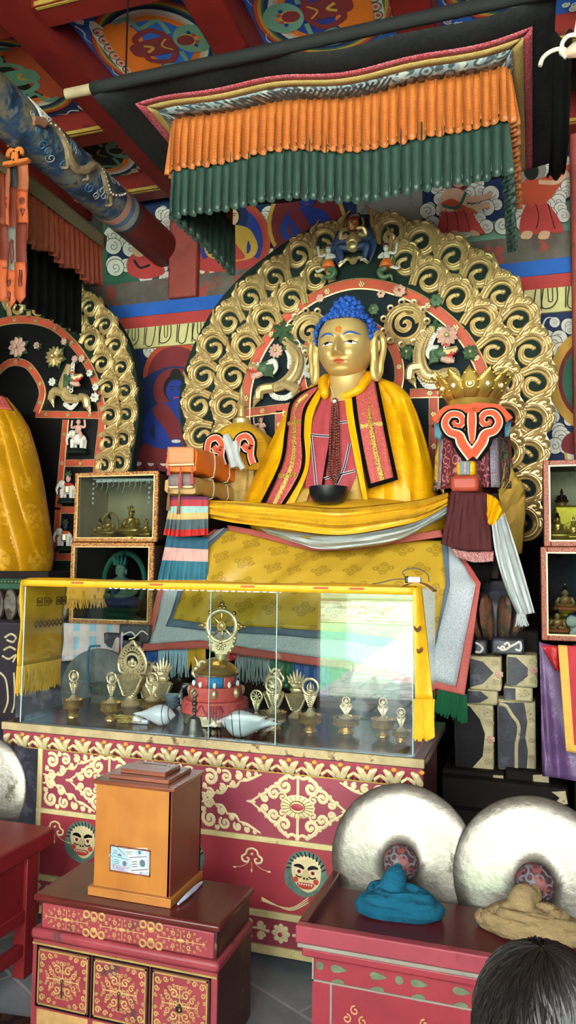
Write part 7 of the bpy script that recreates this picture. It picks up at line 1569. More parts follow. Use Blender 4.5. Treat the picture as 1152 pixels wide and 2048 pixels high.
def goblet(px, py, ry, ty, w, lab, kind):
    p = PZ(px, py, TZ); p.z = TZ+.0005; sc_ = p.y/1500/.93
    t = thing('offering_cup', lab, 'offering cup', p, GOBL); h = (py-ry)*sc_*.97; r = w/2*sc_
    mb = MB(); cup(mb, p, r, h); ob('cup', mb, [m_brass, m_bluein], t)
    H_ = (ry-ty)*sc_; b = p+Vector((0, 0, h*.9)); mb = MB()
    mb.lathe([(r*.5, 0), (r*.55, H_*.05), (r*.3, H_*.12), (r*.16, H_*.2)], b, 16, mod=lambda a, q, z: q*(1+.1*abs(sin(a*5))))
    R = H_*.25 if kind != 'vine' else H_*.2; cz = H_-R
    for k in range(7):
        z = H_*(.2+.06*k); w_ = r*(.12+.07*k)*(1 if kind != 'vine' else .8)
        if z < cz-R*.6:
            for s in (-1, 1): mb.torus(b+Vector((s*w_*.6, 0, z)), w_*.42, w_*.17, 8, 5, 0, RX(PI/2))
            mb.ball(b+Vector((0, -.004, z)), w_*.3, 6, 5)
    mb.torus(b+Vector((0, 0, cz)), R*.86, R*.16, 28, 8, 0, RX(PI/2))
    c = b+Vector((0, 0, cz))
    if kind == 'wheel':
        for i in range(8): a = 2*PI*i/8; mb.tube([c, c+Vector((R*.8*cos(a), 0, R*.8*sin(a)))], [R*.1, R*.07], 5); mb.ball(c+Vector((R*.5*cos(a), -.002, R*.5*sin(a))), R*.12, 6, 4)
        mb.ball(c, R*.2, 8, 6)
    elif kind == 'flame':
        mb.ball(c+Vector((0, 0, -R*.4)), (R*.4, R*.15, R*.14), 10, 6); mb.ball(c+Vector((0, 0, -R*.05)), (R*.2, R*.12, R*.28), 8, 6); mb.tube([c, c+Vector((0, 0, R*.6))], [R*.16, R*.02], 6)
        for s in (-1, 1): mb.tube(spl([c+Vector((0, 0, -R*.6)), c+Vector((s*R*.35, 0, -R*.1)), c+Vector((s*R*.2, 0, R*.35))], 3), [R*.1, R*.08, R*.02], 5)
    else:
        for k in range(9): a = k*2.4; mb.torus(c+Vector((R*.4*cos(a)*(k/8), 0, R*.45*sin(a)*(k/8))), R*.2, R*.07, 8, 5, 0, RX(PI/2))
    ob('pierced_ornament', mb, m_sil, t); return t
goblet(145, 1434, 1396, 1331, 41, 'brass offering cup with slim leaf ornament, furthest left in the glass case', 'vine')
goblet(221, 1440, 1402, 1337, 43, 'brass offering cup with ringed ornament, second from left in the glass case', 'vine')
goblet(303, 1428, 1398, 1340, 52, 'brass offering cup with open ring ornament behind the left conch shell', 'ring')
goblet(512, 1462, 1432, 1379, 30, 'small offering cup with wheel medallion behind the right conch shell', 'wheel')
goblet(546, 1458, 1424, 1352, 50, 'brass offering cup with blue filling and medallion right of the right conch shell', 'ring')
goblet(620, 1462, 1430, 1358, 44, 'brass offering cup with flame ornament in ring at the middle of the case', 'flame')
goblet(692, 1464, 1436, 1395, 50, 'brass offering cup partly lost in the bright reflection, right half of case', 'vine')
goblet(766, 1472, 1440, 1398, 42, 'brass offering cup with dark filling near the right end of the case', 'vine')
goblet(802, 1482, 1462, 1420, 34, 'smallest offering cup standing furthest right in the glass case', 'vine')
SEV = 'tall pierced treasure stands'
def treasure(px, py, ty, lab, kind):
    p = PZ(px, py, TZ); p.y = min(p.y, 3.6); p.z = TZ+.0005; s = P(px, ty, p.y).z-p.z; t = thing('treasure_stand', lab, 'offering stand', p, SEV); q = lambda u, v, d=0: p+Vector((u*s, -d*s, v*s))
    mb = MB(); mb.lathe([(.16*s, 0), (.17*s, .03*s), (.1*s, .1*s), (.08*s, .16*s)], p, 20, mod=lambda a, r, z: r*(1+.06*abs(sin(a*8)))); ob('foot', mb, m_sil, t)
    mb = MB(); mb.lathe([(.08*s, .16*s), (.13*s, .24*s), (.17*s, .36*s), (.2*s, .44*s), (.16*s, .48*s), (.1*s, .5*s)], p, 20, mod=lambda a, r, z: r*(1+.1*abs(sin(a*6))))
    for k in range(8):
        for s_ in (-1, 1): mb.torus(q(s_*(.08+.015*k), .2+.035*k, .08), .035*s, .012*s, 8, 5, 0, RX(PI/2))
    ob('pierced_stem', mb, m_sil, t); mb = MB()
    if kind == 'mandorla':
        o = [(0, 1), (.06, .93), (.16, .84), (.23, .72), (.24, .6), (.17, .5), (-.17, .5), (-.24, .6), (-.23, .72), (-.16, .84), (-.06, .93)]
        pts = [q(u, v) for u, v in o]
        mb.tube(spl(pts, 4, True), .022*s, 6, True); mb.torus(q(0, .68), .12*s, .022*s, 28, 6, 0, RX(PI/2))
        for i in range(26):
            a = 2*PI*i/26; R = .172 if sin(a) < .4 else .172+.05*(sin(a)-.4); mb.torus(q(R*cos(a), .68+R*sin(a)), .03*s, .011*s, 8, 4, 0, RX(PI/2))
        for i in range(40): a = 2*PI*i/40; R = .225; mb.ball(q(R*cos(a), .7+R*sin(a)*(1.15 if sin(a) > 0 else .95)), .018*s, 5, 4)
        mb.ball(q(0, .68), (.04*s, .03*s, .06*s), 8, 6); mb.ball(q(0, .62), (.06*s, .03*s, .03*s), 8, 6)
        for s_ in (-1, 1): mb.ball(q(s_*.055, .65), (.025*s, .02*s, .05*s), 6, 5)
    elif kind == 'fan':
        mb.ball(q(0, .56), (.15*s, .1*s, .08*s), 12, 8)
        for k in range(7): a = (k-3)*.3; mb.tube(spl([q(.06*sin(a), .58), q(.2*sin(a), .78+.04*cos(a*3)), q(.16*sin(a)+.03*(k-3), .98-.05*abs(k-3))], 3), [.035*s, .03*s, .008*s], 6)
        for k in range(5): mb.ball(q((k-2)*.07, .72, .04), .04*s, 6, 5)
    else:
        for k in range(4): mb.torus(q(0, .56+.1*k), .1*s*(1-.12*k), .03*s, 14, 6, 0, RX(PI/2)); mb.ball(q(.1*(1 if k % 2 else -1), .6+.1*k, .03), .04*s, 6, 5)
        for s_ in (-1, 1): mb.tube(spl([q(0, .6), q(s_*.18, .72), q(s_*.1, .86), q(s_*.16, .98)], 3), [.03*s, .03*s, .02*s, .006*s], 6)
    ob('pierced_top', mb, m_sil, t)
treasure(262, 1412, 1282, 'tall pierced pointed-oval stand behind the left offering cups in the case', 'mandorla')
treasure(325, 1412, 1313, 'pierced stand with leafy top left of the wheel, behind the left conch', 'fan')
treasure(296, 1410, 1318, 'pierced stand with knotted top between oval stand and leafy stand', 'knot')
treasure(404, 1440, 1312, 'pierced stand with knotted top peeping out just left of the wheel base', 'knot')
treasure(549, 1432, 1330, 'pierced stand with ribboned top right of the wheel base, behind the blue filled cup', 'knot')
treasure(593, 1436, 1336, 'pierced stand with spiky flame top right of centre in the case', 'fan')
# wheel of teaching on a tiered base
wp = PZ(432, 1455, TZ); wp.y = 3.34; wp.x = P(430, 1455, 3.34).x; wp.z = TZ+.0005; ws = wp.y/1500/.93
m_pinkbd = M('coral_bead_rows', 'b04a44', .5, var=.2, scale=60, bump=.8, bscale=150); m_bluebd = M('turquoise_bead_rows', '1c6a9a', .5, var=.2, scale=60, bump=.8, bscale=150); m_emb = M('embossed_silver', '9c9478', .35, .7, var=.3, scale=50, bump=1.0, bscale=60)
tb_ = thing('tiered_base', 'round tiered base wrapped in coral and blue beads under the golden wheel', 'offering base', wp)
Zp = lambda y: P(432, y, 3.34).z
zb0, zb1, zb2, zb3, zb4 = TZ+.0005, Zp(1422), Zp(1396), Zp(1370), Zp(1348)
mb = MB(); mb.lathe([(.145, 0), (.15, .005), (.145, zb1-zb0)], wp, 48); ob('embossed_tier', mb, m_emb, tb_)
mb = MB(); mb.lathe([(.146, zb1-zb0), (.158, zb1-zb0+.005), (.15, zb2-zb0), (.06, zb2-zb0)], wp, 64, mod=lambda a, r, z: r*(1+.02*abs(sin(a*30)))); ob('bead_tier', mb, m_pinkbd, tb_)
mb = MB(); mb.lathe([(.125, zb2-zb0), (.128, zb2-zb0+.005), (.12, zb3-zb0), (.06, zb3-zb0)], wp, 64, mod=lambda a, r, z: r*(1+.02*abs(sin(a*28)))); ob('bead_tier', mb, m_pinkbd, tb_)
for i in range(8):
    a0 = 2*PI*i/8; mb = MB(); mb.grid(lambda u, v: wp+Vector((.098*cos(a0+u*PI/4), .098*sin(a0+u*PI/4), zb3-zb0+(zb4-zb3)*v)), 8, 2); ob('bead_panel', mb, (m_bluebd, m_pinkbd)[i % 2], tb_, solid=.004)
mb = MB(); mb.lathe([(.1, zb4-zb0), (0, zb4-zb0)], wp, 32); mb.torus(wp+Vector((0, 0, zb4-zb0)), .098, .005, 40, 6); ob('silver_plate', mb, m_emb, tb_)
for z, r, n in ((zb2-zb0+.035, .126, 7), (zb3-zb0+.012, .105, 9)):
    for i in range(n):
        a = 2*PI*i/n-PI/2+.35; mb = MB(); d = Vector((cos(a), sin(a), 0)); mb.ball(wp+d*r+Vector((0, 0, z)), (.016, .016, .024) if n == 7 else (.009, .009, .014), 10, 8); ob('medallion' if n == 7 else 'white_bead', mb, m_sil if n == 7 else m_white, tb_)
mb = MB()
for i in range(5):
    a = -PI/2-1.1+i*.55; b = a+.5; mb.tube(spl([wp+Vector((.156*cos(a+(b-a)*t), .156*sin(a+(b-a)*t), zb2-zb0-.01-.05*sin(t*PI))) for t in (0, .25, .5, .75, 1)], 3), .004, 5)
for i in range(6):
    a = -PI/2+.2+.08*i; p = wp+Vector((.158*cos(a), .158*sin(a), zb2-zb0-.01)); mb.tube([p, p+Vector((0, -.004, -.06-.02*(i % 2)))], .0035, 5)
ob('bead_string', mb, M('coral_string', '8a2c34', .5), tb_)
wt = thing('golden_wheel', 'golden eight-spoked wheel with lotus foot on top of the tiered base', 'wheel ornament', wp+Vector((0, 0, zb4-zb0+.001)))
b0 = wp+Vector((.008, 0, zb4-zb0+.001)); wc = Vector((P(444, 1252, 3.34).x, 3.34, P(444, 1252, 3.34).z)); hb = wc.z-b0.z
mb = MB(); mb.lathe([(.095, 0), (.1, .01), (.092, .025), (.07, .045), (.05, .055), (.055, .065), (.03, .075)], b0, 40, mod=lambda a, r, z: r*(1+.06*abs(sin(a*7)))); ob('lotus_foot', mb, m_brass, wt)
mb = MB(); q = lambda u, v: wc+Vector((u, 0, v)); R = .074
mb.torus(wc, R, .013, 48, 10, 0, RX(PI/2)); ob('wheel_rim', mb, m_sil, wt)
for i in range(8):
    a = 2*PI*i/8+.05; mb = MB(); mb.tube([q(.02*cos(a), .02*sin(a)), q(.042*cos(a), .042*sin(a)), q(.062*cos(a), .062*sin(a))], [.0045, .0075, .0045], 8); ob('spoke', mb, m_brass, wt)
mb = MB(); mb.ball(wc, (.02, .014, .02), 16, 8); mb.torus(wc+Vector((0, -.012, 0)), .013, .003, 20, 6, 0, RX(PI/2)); mb.torus(wc+Vector((0, -.006, 0)), .02, .004, 20, 6, 0, RX(PI/2)); ob('hub', mb, m_brass, wt)
for a in (PI/2, 0, PI): 
    mb = MB(); d = Vector((cos(a), 0, sin(a))); n = Vector((-sin(a), 0, cos(a)))
    for u, v, r in ((.086, -.011, .011), (.086, .011, .011), (.102, 0, .012), (.116, 0, .006)): mb.ball(wc+d*u+n*v, r, 10, 8)
    ob('finial', mb, m_brass, wt)
for a in (PI*.25, PI*.75): mb = MB(); mb.ball(wc+Vector((cos(a), 0, sin(a)))*.088, .0105, 10, 8); ob('finial', mb, m_brass, wt)
mb = MB(); o = [(-.062, -.055), (-.06, -.085), (-.045, -.11), (-.025, -.13), (0, -.14), (.025, -.13), (.045, -.11), (.06, -.085), (.062, -.055), (.03, -.075), (-.03, -.075)]
mb.prism([q(u, v)+Vector((0, -.01, 0)) for u, v in o], (0, .02, 0))
for i in range(9): a = PI+PI*i/8; mb.ball(q(.062*cos(a), -.07+.062*sin(a)), .012, 8, 6)
for u, v in ((-.02, -.09), (0, -.09), (.02, -.09), (-.01, -.105), (.01, -.105), (0, -.075)): mb.ball(q(u, v)+Vector((0, -.012, 0)), .008, 8, 6)
for s in (-1, 1): mb.ball(q(s*.066, -.055), .013, 8, 6)
mb.tube([q(0, -.13), (wc.x, wc.y, b0.z+.07)], [.03, .028], 12); ob('floral_neck', mb, m_sil, wt)
# bell, conches, other small things
bp = PZ(388, 1470, TZ); bp.z = TZ+.0005; bl_ = thing('hand_bell', 'small dark engraved hand bell with figured handle in front of the tiered base', 'bell', bp); m_bell = M('dark_bell_bronze', '4c4e48', .35, .7, var=.35, scale=40, bump=.5, bscale=60, wear='8a8870', wearamt=.6)
mb = MB(); mb.lathe([(.047, 0), (.047, .004), (.042, .012), (.034, .03), (.03, .055), (.024, .072), (.01, .08)], bp, 32); ob('bell_body', mb, m_bell, bl_)
mb = MB(); z = .08
for r, h in ((.008, .02), (.012, .014), (.009, .016), (.014, .018), (.01, .02)): mb.ball(bp+Vector((0, 0, z+h/2)), (r, r, h*.6), 10, 8); z += h*.9
for s in (-1, 1): mb.tube(spl([bp+Vector((0, 0, z)), bp+Vector((s*.014, 0, z+.015)), bp+Vector((0, 0, z+.034))], 4), .0035, 6)
ob('handle', mb, m_bell, bl_)
m_conch = M('white_conch_shell', 'b4bcc2', .3, var=.06, scale=12, bump=.05, spec=.5); m_cline = M('dark_shell_line', '34363c', .5)
def conch(px, py, L, ang, flip, lab, tilt=0.):
    p = PZ(px, py, TZ); prof = [(.004, -.5), (.035, -.42), (.06, -.3), (.12, -.15), (.2, .02), (.235, .15), (.22, .28), (.17, .36), (.13, .4), (.09, .44), (.05, .475), (.015, .5)]
    t = thing('conch_shell', lab, 'shell', p+Vector((0, 0, -.0)), 'white conch shells'); R = RZ(ang) @ RY(PI/2+tilt); c = Vector((p.x, p.y, TZ+.235*L+.001))
    mb = MB(); pr2 = [tuple(q)[:2] for q in spl([(a, b, 0) for a, b in prof], 3)]; mb.lathe([(r*L, z*L) for r, z in pr2], c, 32, R=R, mod=lambda a, r, z: r*(1+.04*sin(a+z*30))); ob('shell_body', mb, m_conch, t)
    mb = MB(); pts = []
    for i in range(70):
        z = .14+.34*i/69; r = [a+(b_-a)*((z-z0_)/(z1_-z0_)) for (a, z0_), (b_, z1_) in zip(pr2, pr2[1:]) if z0_ <= z <= z1_]
        r = r[0] if r else .02; w = i/69*5*PI; pts.append(c+R @ Vector((cos(w)*(r+.002)*L*(1+.04*sin(w+z*30*L)), sin(w)*(r+.002)*L*(1+.04*sin(w+z*30*L)), z*L)))
    mb.tube(pts, .0022, 5); ob('spiral_line', mb, m_cline, t)
    if flip:
        mb = MB()
        for k in range(5):
            mb.tube(spl([c+R @ Vector((-(.2+.04*k)*L*.9*cos(k*.3-.4+t_*.25), -sin(k*.3-.4+t_*.25)*.2*L, (.15-.35*t_)*L)) for t_ in (0, .3, .6, 1)], 3), .001, 4)
        ob('engraved_line', mb, m_cline, t)
    return t, c, R
conch(308, 1450, .2, .18, False, 'white conch shell with dark spiral lying at left near the dried bundle')
conch(500, 1474, .24, PI+.32, True, 'white conch shell with engraved lines lying right of the bell')
mb = MB(); p = PZ(258, 1446, TZ)
for i in range(40):
    a = random.uniform(-.5, .5); q = p+Vector((random.uniform(-.02, .02), random.uniform(-.02, .02), random.uniform(.004, .03))); mb.tube([q, q+Vector((.06*cos(a)*random.choice((-1, 1)), .04*sin(a), random.uniform(-.003, .01)))], [.004, .002], 5)
mb.tube(spl([p+Vector((.03, 0, .02)), p+Vector((.07, 0, .012)), p+Vector((.1, 0, .012))], 3), [.02, .012, .01], 8, m=1); tag(ob('dried_bundle', mb, [M('dry_ochre_stalks', '8a7838', .8, var=.4, scale=60), m_conch]), 'ochre bundle of dried stalks lying left of the white conch shell', 'dried bundle')
mb = MB(); p = PZ(428, 1466, TZ)+Vector((0, 0, .012))
for i in range(6): a = 2*PI*i/6; mb.tube(spl([p, p+Vector((.02*cos(a), .012*sin(a), .012)), p+Vector((.034*cos(a+.3), .02*sin(a+.3), -.006))], 3), .004, 5)
tag(ob('dark_knot', mb, m_blackc), 'small dark twisted knot lying between the bell and right conch', 'knot')
for k in range(4):
    p = PZ(366, 1408, TZ); p.y = min(p.y, 3.55); mb = MB(); mb.lathe([(.022, .0), (.03, .006), (.045, .022), (.043, .022), (.02, .008), (0, .008)], (p.x, p.y, TZ+.001+.0165*k), 24)
    tag(ob('small_bowl', mb, M('pale_blue_ceramic', '8fa8b4', .3)), '%s pale blue bowl of the stack left of tiered base' % ('lowest', 'second lowest', 'second highest', 'topmost')[k], 'bowl', 'stacked pale blue bowls')
a = PZ(190, 1396, TZ); a.y = min(a.y, 3.58); mb = MB(); x0 = P(186, 1390, a.y).x; x1 = P(262, 1390, a.y).x; z1 = P(225, 1368, a.y).z
mb.box(((x0+x1)/2, a.y, (TZ+z1)/2), (x1-x0-.03, .08, z1-TZ-.001)); mb.box(((x0+x1)/2, a.y, z1-.006), (x1-x0, .1, .012))
for i in range(8):
    x = x0+.03+(x1-x0-.06)*i/7; mb.torus((x, a.y-.042, (TZ+z1)/2), .007, .002, 8, 4, 0, RX(PI/2))
tag(ob('bronze_box', mb, M('dark_greenish_bronze', '4c5248', .4, .6, var=.3, scale=30)), 'low dark bronze box with ring pattern standing by the gong in the case', 'box')
# ================================================================ chest and donation box
m_chest = M('aged_red_chest', '7c3036', .45, var=.2, scale=6, bump=.2, wear='4a3030', wearamt=.58, wscale=8)
m_chside = M('dark_worn_chest_side', '3c1e1a', .4, var=.3, scale=6, bump=.3, wear='6a4a34', wearamt=.62, wscale=10)
m_chtop = M('glossy_dark_red_top', '4a1c18', .22, var=.25, scale=5, bump=.1, wear='2c1814', wearamt=.6, wscale=7)
m_ochre = M('ochre_painted_scroll', 'a3804e', .6, var=.2, scale=30, wear='8a4a38', wearamt=.62, wscale=30)
m_chgold = M('worn_gold_line', '8f7442', .55, var=.3, scale=20)
CX0, CX1, CY0, CY1, CZ = -1.672, -.978, 2.325, 2.64, .45
chs = thing('painted_chest', 'low old red chest with ochre scroll panels under the donation box', 'chest', ((CX0+CX1)/2, 2.48, 0))
ob('chest_top', bx((CX0-.004, CY0-.006, CZ-.024), (CX1+.012, CY1, CZ)), m_chtop, chs, bevel=.008)
zu1, zu0 = CZ-.024, .335
ob('upper_body', bx((CX0+.02, CY0+.012, zu0), (CX1-.004, CY1-.006, zu1)), m_chside, chs, bevel=.004)
ob('waist_ledge', bx((CX0-.008, CY0-.008, .3), (CX1+.012, CY1, zu0)), m_chest, chs, bevel=.012)
ob('lower_body', bx((CX0-.002, CY0+.006, 0), (CX1+.006, CY1-.004, .3)), m_chside, chs, bevel=.006)
fy = CY0+.012
d = ob('drawer_front', bx((CX0+.028, fy-.006, zu0+.002), (CX1-.012, fy+.002, zu1-.006)), m_chest, chs, bevel=.004)
def scrollset(mb, cx, cz, w, h, Y, k=1):
    for s in (-1, 1):
        for t in (-1, 1):
            for (u, v, r, a) in ((.3, .5, .24, .5), (.62, .3, .18, .5), (.24, .1, .13, 2), (.84, .1, .12, .5), (.1, .82, .12, .4), (.5, .72, .13, .3), (.45, .12, .12, 1.2), (.13, .42, .11, 2), (.72, .52, .1, .8), (.3, .86, .1, .2), (.93, .28, .08, .3)):
                A = a*t if s > 0 else PI-a*t; c = (cx+s*u*w, cz+t*v*h); R = r*min(w, h)
                mb.tube([(c[0]+R*(1-q*.8)*cos(A+s*t*q*8), Y, c[1]+R*(1-q*.8)*sin(A+s*t*q*8)) for q in [i/9 for i in range(10)]], R*.2, 5, flat=((0, 1, 0), .3))
    mb.tube([(cx, Y, cz-h*.9), (cx, Y, cz+h*.9)], h*.035, 5, flat=((0, 1, 0), .4)); mb.tube([(cx-w*.9, Y, cz), (cx+w*.9, Y, cz)], h*.035, 5, flat=((0, 1, 0), .4)); mb.ball((cx, Y, cz), (w*.14, .002, h*.16), 10, 6)
mb = MB(); zc = (zu0+zu1)/2-.002; hh = (zu1-zu0)/2-.008; L = CX1-CX0-.04
for k in range(3): scrollset(mb, CX0+.02+L*(k+.5)/3, zc, L/6*.9, hh, fy-.008)
for k in (1, 2):
    x = CX0+.02+L*k/3
    for t in (-1, 1): mb.ball((x, fy-.008, zc+t*hh*.45), (.012, .003, .009), 8, 5); mb.torus((x, fy-.008, zc+t*hh*.75), .012, .004, 10, 4, 0, RX(PI/2))
    for s in (-1, 1):
        for t in (-1, 1): mb.torus((x+s*.03, fy-.008, zc+t*hh*.8), .011, .004, 10, 4, 0, RX(PI/2))
ob('drawer_scrolls', mb, m_ochre, d)
# three square doors and a lower row
fy2 = CY0+.006; pw_ = (CX1-CX0-.03)/3
ob('face_frame', bx((CX0, fy2-.004, .005), (CX1+.004, fy2+.002, .298)), m_chest, chs)
mb = MB().bb((CX0, fy2-.009, .283), (CX1+.004, fy2-.003, .289)); ob('gold_line', mb, m_chgold, chs)
for k in range(3):
    x0 = CX0+.022+pw_*k+.006; x1 = x0+pw_-.024; z0, z1 = .088, .272
    dr = ob('door_panel', bx((x0, fy2-.008, z0), (x1, fy2-.002, z1)), m_chest, chs, bevel=.003)
    mb = MB(); 
    for a, b in (((x0, z0), (x1, z0+.005)), ((x0, z1-.005), (x1, z1)), ((x0, z0), (x0+.005, z1)), ((x1-.005, z0), (x1, z1))): mb.bb((a[0], fy2-.012, a[1]), (b[0], fy2-.006, b[1]))
    for a, b in (((x0-.009, z0-.009), (x1+.009, z0-.004)), ((x0-.009, z1+.004), (x1+.009, z1+.009)), ((x0-.009, z0-.009), (x0-.004, z1+.009)), ((x1+.004, z0-.009), (x1+.009, z1+.009))): mb.bb((a[0], fy2-.009, a[1]), (b[0], fy2-.003, b[1]), 1)
    ob('door_moulding', mb, [m_chgold, m_blackc], dr)
    mb = MB(); cx, cz = (x0+x1)/2, (z0+z1)/2; scrollset(mb, cx, cz, .072, .066, fy2-.0095)
    for s in (-1, 1):
        for t in (-1, 1):
            for (u, v, r) in ((.08, .068, .013), (.052, .074, .01), (.084, .042, .01), (.03, .078, .007), (.088, .02, .007)):
                c = (cx+s*u, cz+t*v); mb.tube([(c[0]+r*(1-q*.8)*cos(s*t*q*8), fy2-.0095, c[1]+r*(1-q*.8)*sin(s*t*q*8)) for q in [i/9 for i in range(10)]], r*.24, 5, flat=((0, 1, 0), .3))
    ob('door_scrolls', mb, m_ochre, dr)
    mb = MB()
    if k == 2: mb.torus((cx, fy2-.014, cz-.01), .009, .003, 14, 6, 0, RX(PI/2)); mb.ball((cx, fy2-.012, cz), .007, 8, 6)
    else: mb.torus((cx, fy2-.014, cz), .005, .0015, 10, 5, 0, RX(PI/2)); mb.tube([(cx, fy2-.014, cz-.005), (cx+.001, fy2-.014, cz-.055)], .0022, 5)
    ob('pull_ring', mb, M('dark_iron_ring', '3a342e', .4, .7), dr)
    ob('lower_panel', bx((x0-.003, fy2-.007, .015), (x1+.003, fy2-.002, .07)), m_ochre, chs, bevel=.003)
m_wf = wood('orange_varnished_wood', '8a541c', '9e6628', .3, (6, 6, 1.2)); m_ws = wood('shaded_red_brown_wood', '5a1e12', '6e2a18', .28, (6, 6, 1.2)); m_wl = wood('dark_lid_wood', '5c2c18', '74391e', .25, (2, 8, 8))  # box sides darker than the front: their shade is put into the colour
DX0, DX1, DY0, DY1 = -1.478, -1.18, 2.39, 2.69
DZ1 = .832
dn = thing('donation_box', 'varnished wooden donation box with stepped lid and small window, standing on the red chest', 'donation box', ((DX0+DX1)/2, 2.53, CZ))
CYb = min(DY1, CY1-.004)
ob('plinth', bx((DX0-.014, DY0-.014, CZ+.0005), (DX1+.01, CYb, CZ+.03)), m_wf, dn, bevel=.002)
ob('box_front', bx((DX0, DY0, CZ+.03), (DX1-.004, DY0+.012, DZ1)), m_wf, dn, bevel=.001)
mb = MB().bb((DX0, DY0+.012, CZ+.03), (DX0+.012, CYb-.004, DZ1)); mb.bb((DX1-.012, DY0, CZ+.03), (DX1, CYb-.004, DZ1)); mb.bb((DX0, CYb-.012, CZ+.03), (DX1, CYb-.004, DZ1)); ob('box_side', mb, m_ws, dn)
for q, z, h in ((.012, DZ1, .012), (-.03, DZ1+.012, .014), (-.06, DZ1+.026, .015)): ob('lid_step', bx((DX0-q, DY0-q, z), (DX1+q, CYb-.004+min(q, 0), z+h)), m_wl, dn, bevel=.002)
lz = DZ1+.0412; ob('coin_slot', bx((DX0+.1, DY0+.15, lz-.001), (DX1-.1, DY0+.156, lz+.0006)), m_blackc, dn)
wx0, wx1, wz0, wz1 = -1.413, -1.258, .54, .625
wn = ob('window_rim', MB().tube(spl([(wx0, DY0-.002, wz0), (wx1, DY0-.002, wz0), (wx1, DY0-.002, wz1), (wx0, DY0-.002, wz1)], 1, True), .003, 6, True), m_wl, dn)
ob('window_recess', bx((wx0, DY0-.0012, wz0), (wx1, DY0-.0004, wz1)), M('grey_window_back', '8f98a0', .5), dn)
m_notes = [M('banknote_blue', '8ab0b4', .6), M('banknote_lilac', '9c94a4', .6), M('banknote_grey', 'b8bcb8', .6), M('banknote_ink', '4c5660', .6)]
def note(cx, cz, w, h, a, m, k, lab):
    mb = MB(); Rr = RY(a); Y = DY0-.0014-.0006*k
    def quad(x0, x1, z0, z1, mm, dy): mb.add([Vector((cx, Y-dy, cz))+Rr @ Vector((x, 0, z)) for x, z in ((x0, z0), (x1, z0), (x1, z1), (x0, z1))], [(0, 1, 2, 3)], mm, sm=False)
    mb.prism([Vector((cx, Y, cz))+Rr @ Vector((x, 0, z)) for x, z in ((-w/2, -h/2), (w/2, -h/2), (w/2, h/2), (-w/2, h/2))], (0, .0003, 0), m)
    quad(-w*.46, w*.46, -h*.42, -h*.36, 3, .0001); quad(-w*.46, w*.46, h*.36, h*.42, 3, .0001); quad(-w*.46, -w*.44, -h*.42, h*.42, 3, .0001); quad(w*.44, w*.46, -h*.42, h*.42, 3, .0001)
    quad(.02*w, w*.36, -h*.25, h*.25, (m+1) % 3, .0001); mb.up = None
    mb.add([Vector((cx, Y-.0002, cz))+Rr @ Vector((w*.19+h*.2*cos(t), 0, h*.22*sin(t))) for t in [2*PI*i/16 for i in range(16)]], [tuple(range(16))], 3, sm=False)
    for i in range(3): quad(-w*.38, -w*.08, -h*.2+h*.15*i, -h*.14+h*.15*i, 3, .0001)
    tag(ob('banknote', mb, m_notes), lab, 'banknote', 'banknotes behind the donation box window')
note(-1.318, .612, .1, .03, -.12, 2, 0, 'grey banknote lying uppermost in the donation box window')
note(-1.385, .596, .05, .05, .6, 0, 1, 'blue banknote tucked in the upper left corner of the box window')
note(-1.37, .572, .075, .04, .1, 0, 2, 'blue-green banknote on the left side of the donation box window')
note(-1.3, .578, .075, .055, -.18, 2, 3, 'pale banknote with portrait at the right of donation box window')
note(-1.345, .55, .12, .018, .1, 1, 2.5, 'lilac banknote along the bottom of the donation box window')
mb = MB(); a, b = PZ(356, 1808, CZ+.008), PZ(404, 1764, CZ+.008); mb.tube(spl([a, a.lerp(b, .3)+Vector((.004, 0, .004)), a.lerp(b, .7), b], 4), [.004, .008, .009, .004], 8)
tag(ob('rolled_wrapper', mb, M('blue_white_wrapper', 'aab4c8', .3, var=.3, scale=60)), 'pale blue rolled wrapper lying on chest beside the donation box', 'wrapper')
# ================================================================ cymbal table at right
m_ctr = M('dark_red_tray', '48181a', .3, var=.2, scale=5, bump=.1); m_crose = M('rose_red_rim', '82323c', .4, var=.15, scale=6, wear='6a2a30', wearamt=.62); m_cred = M('bright_red_front', '7e2630', .42, var=.15, scale=5, wear='8a2a30', wearamt=.6, wscale=6); m_greenp = M('olive_green_motif', '566048', .6, var=.3, scale=20); m_gr = M('grey_worn_line', '7a7468', .6)
AX0, AX1, AY0, AYm, AY1, AZ = -.675, .62, 2.2, 2.57, 2.715, .55
ct = thing('cymbal_table', 'red painted tray-topped table holding two large cymbals at lower right', 'table', (0, 2.4, 0))
ob('tray_floor', bx((AX0+.03, AY0+.03, AZ-.045), (AX1-.03, AYm, AZ-.03)), m_ctr, ct)
for a, b in (((AX0, AY0, AZ-.05), (AX1, AY0+.03, AZ)),): ob('tray_rim', bx(a, b), m_crose, ct, bevel=.004)
for a, b in (((AX0, AY0+.03, AZ-.05), (AX0+.03, AY1, AZ)), ((AX1-.03, AY0+.03, AZ-.05), (AX1, AY1, AZ))): ob('tray_rim', bx(a, b), m_ctr, ct, bevel=.004)
ob('grey_moulding', bx((AX0+.006, AY0-.002, AZ-.062), (AX1, AY0+.03, AZ-.05)), m_gr, ct, bevel=.003)
ob('red_lip', bx((AX0+.018, AY0+.004, AZ-.088), (AX1-.02, AY0+.04, AZ-.062)), m_cred, ct, bevel=.006)
fx0 = AX0+.045; FY = AY0+.03
ob('table_body', bx((fx0, FY, 0.0), (AX1-.04, AYm, AZ-.088)), m_cred, ct); ob('back_shelf', bx((fx0, AYm, 0), (AX1-.04, AY1, .27)), m_ctr, ct)
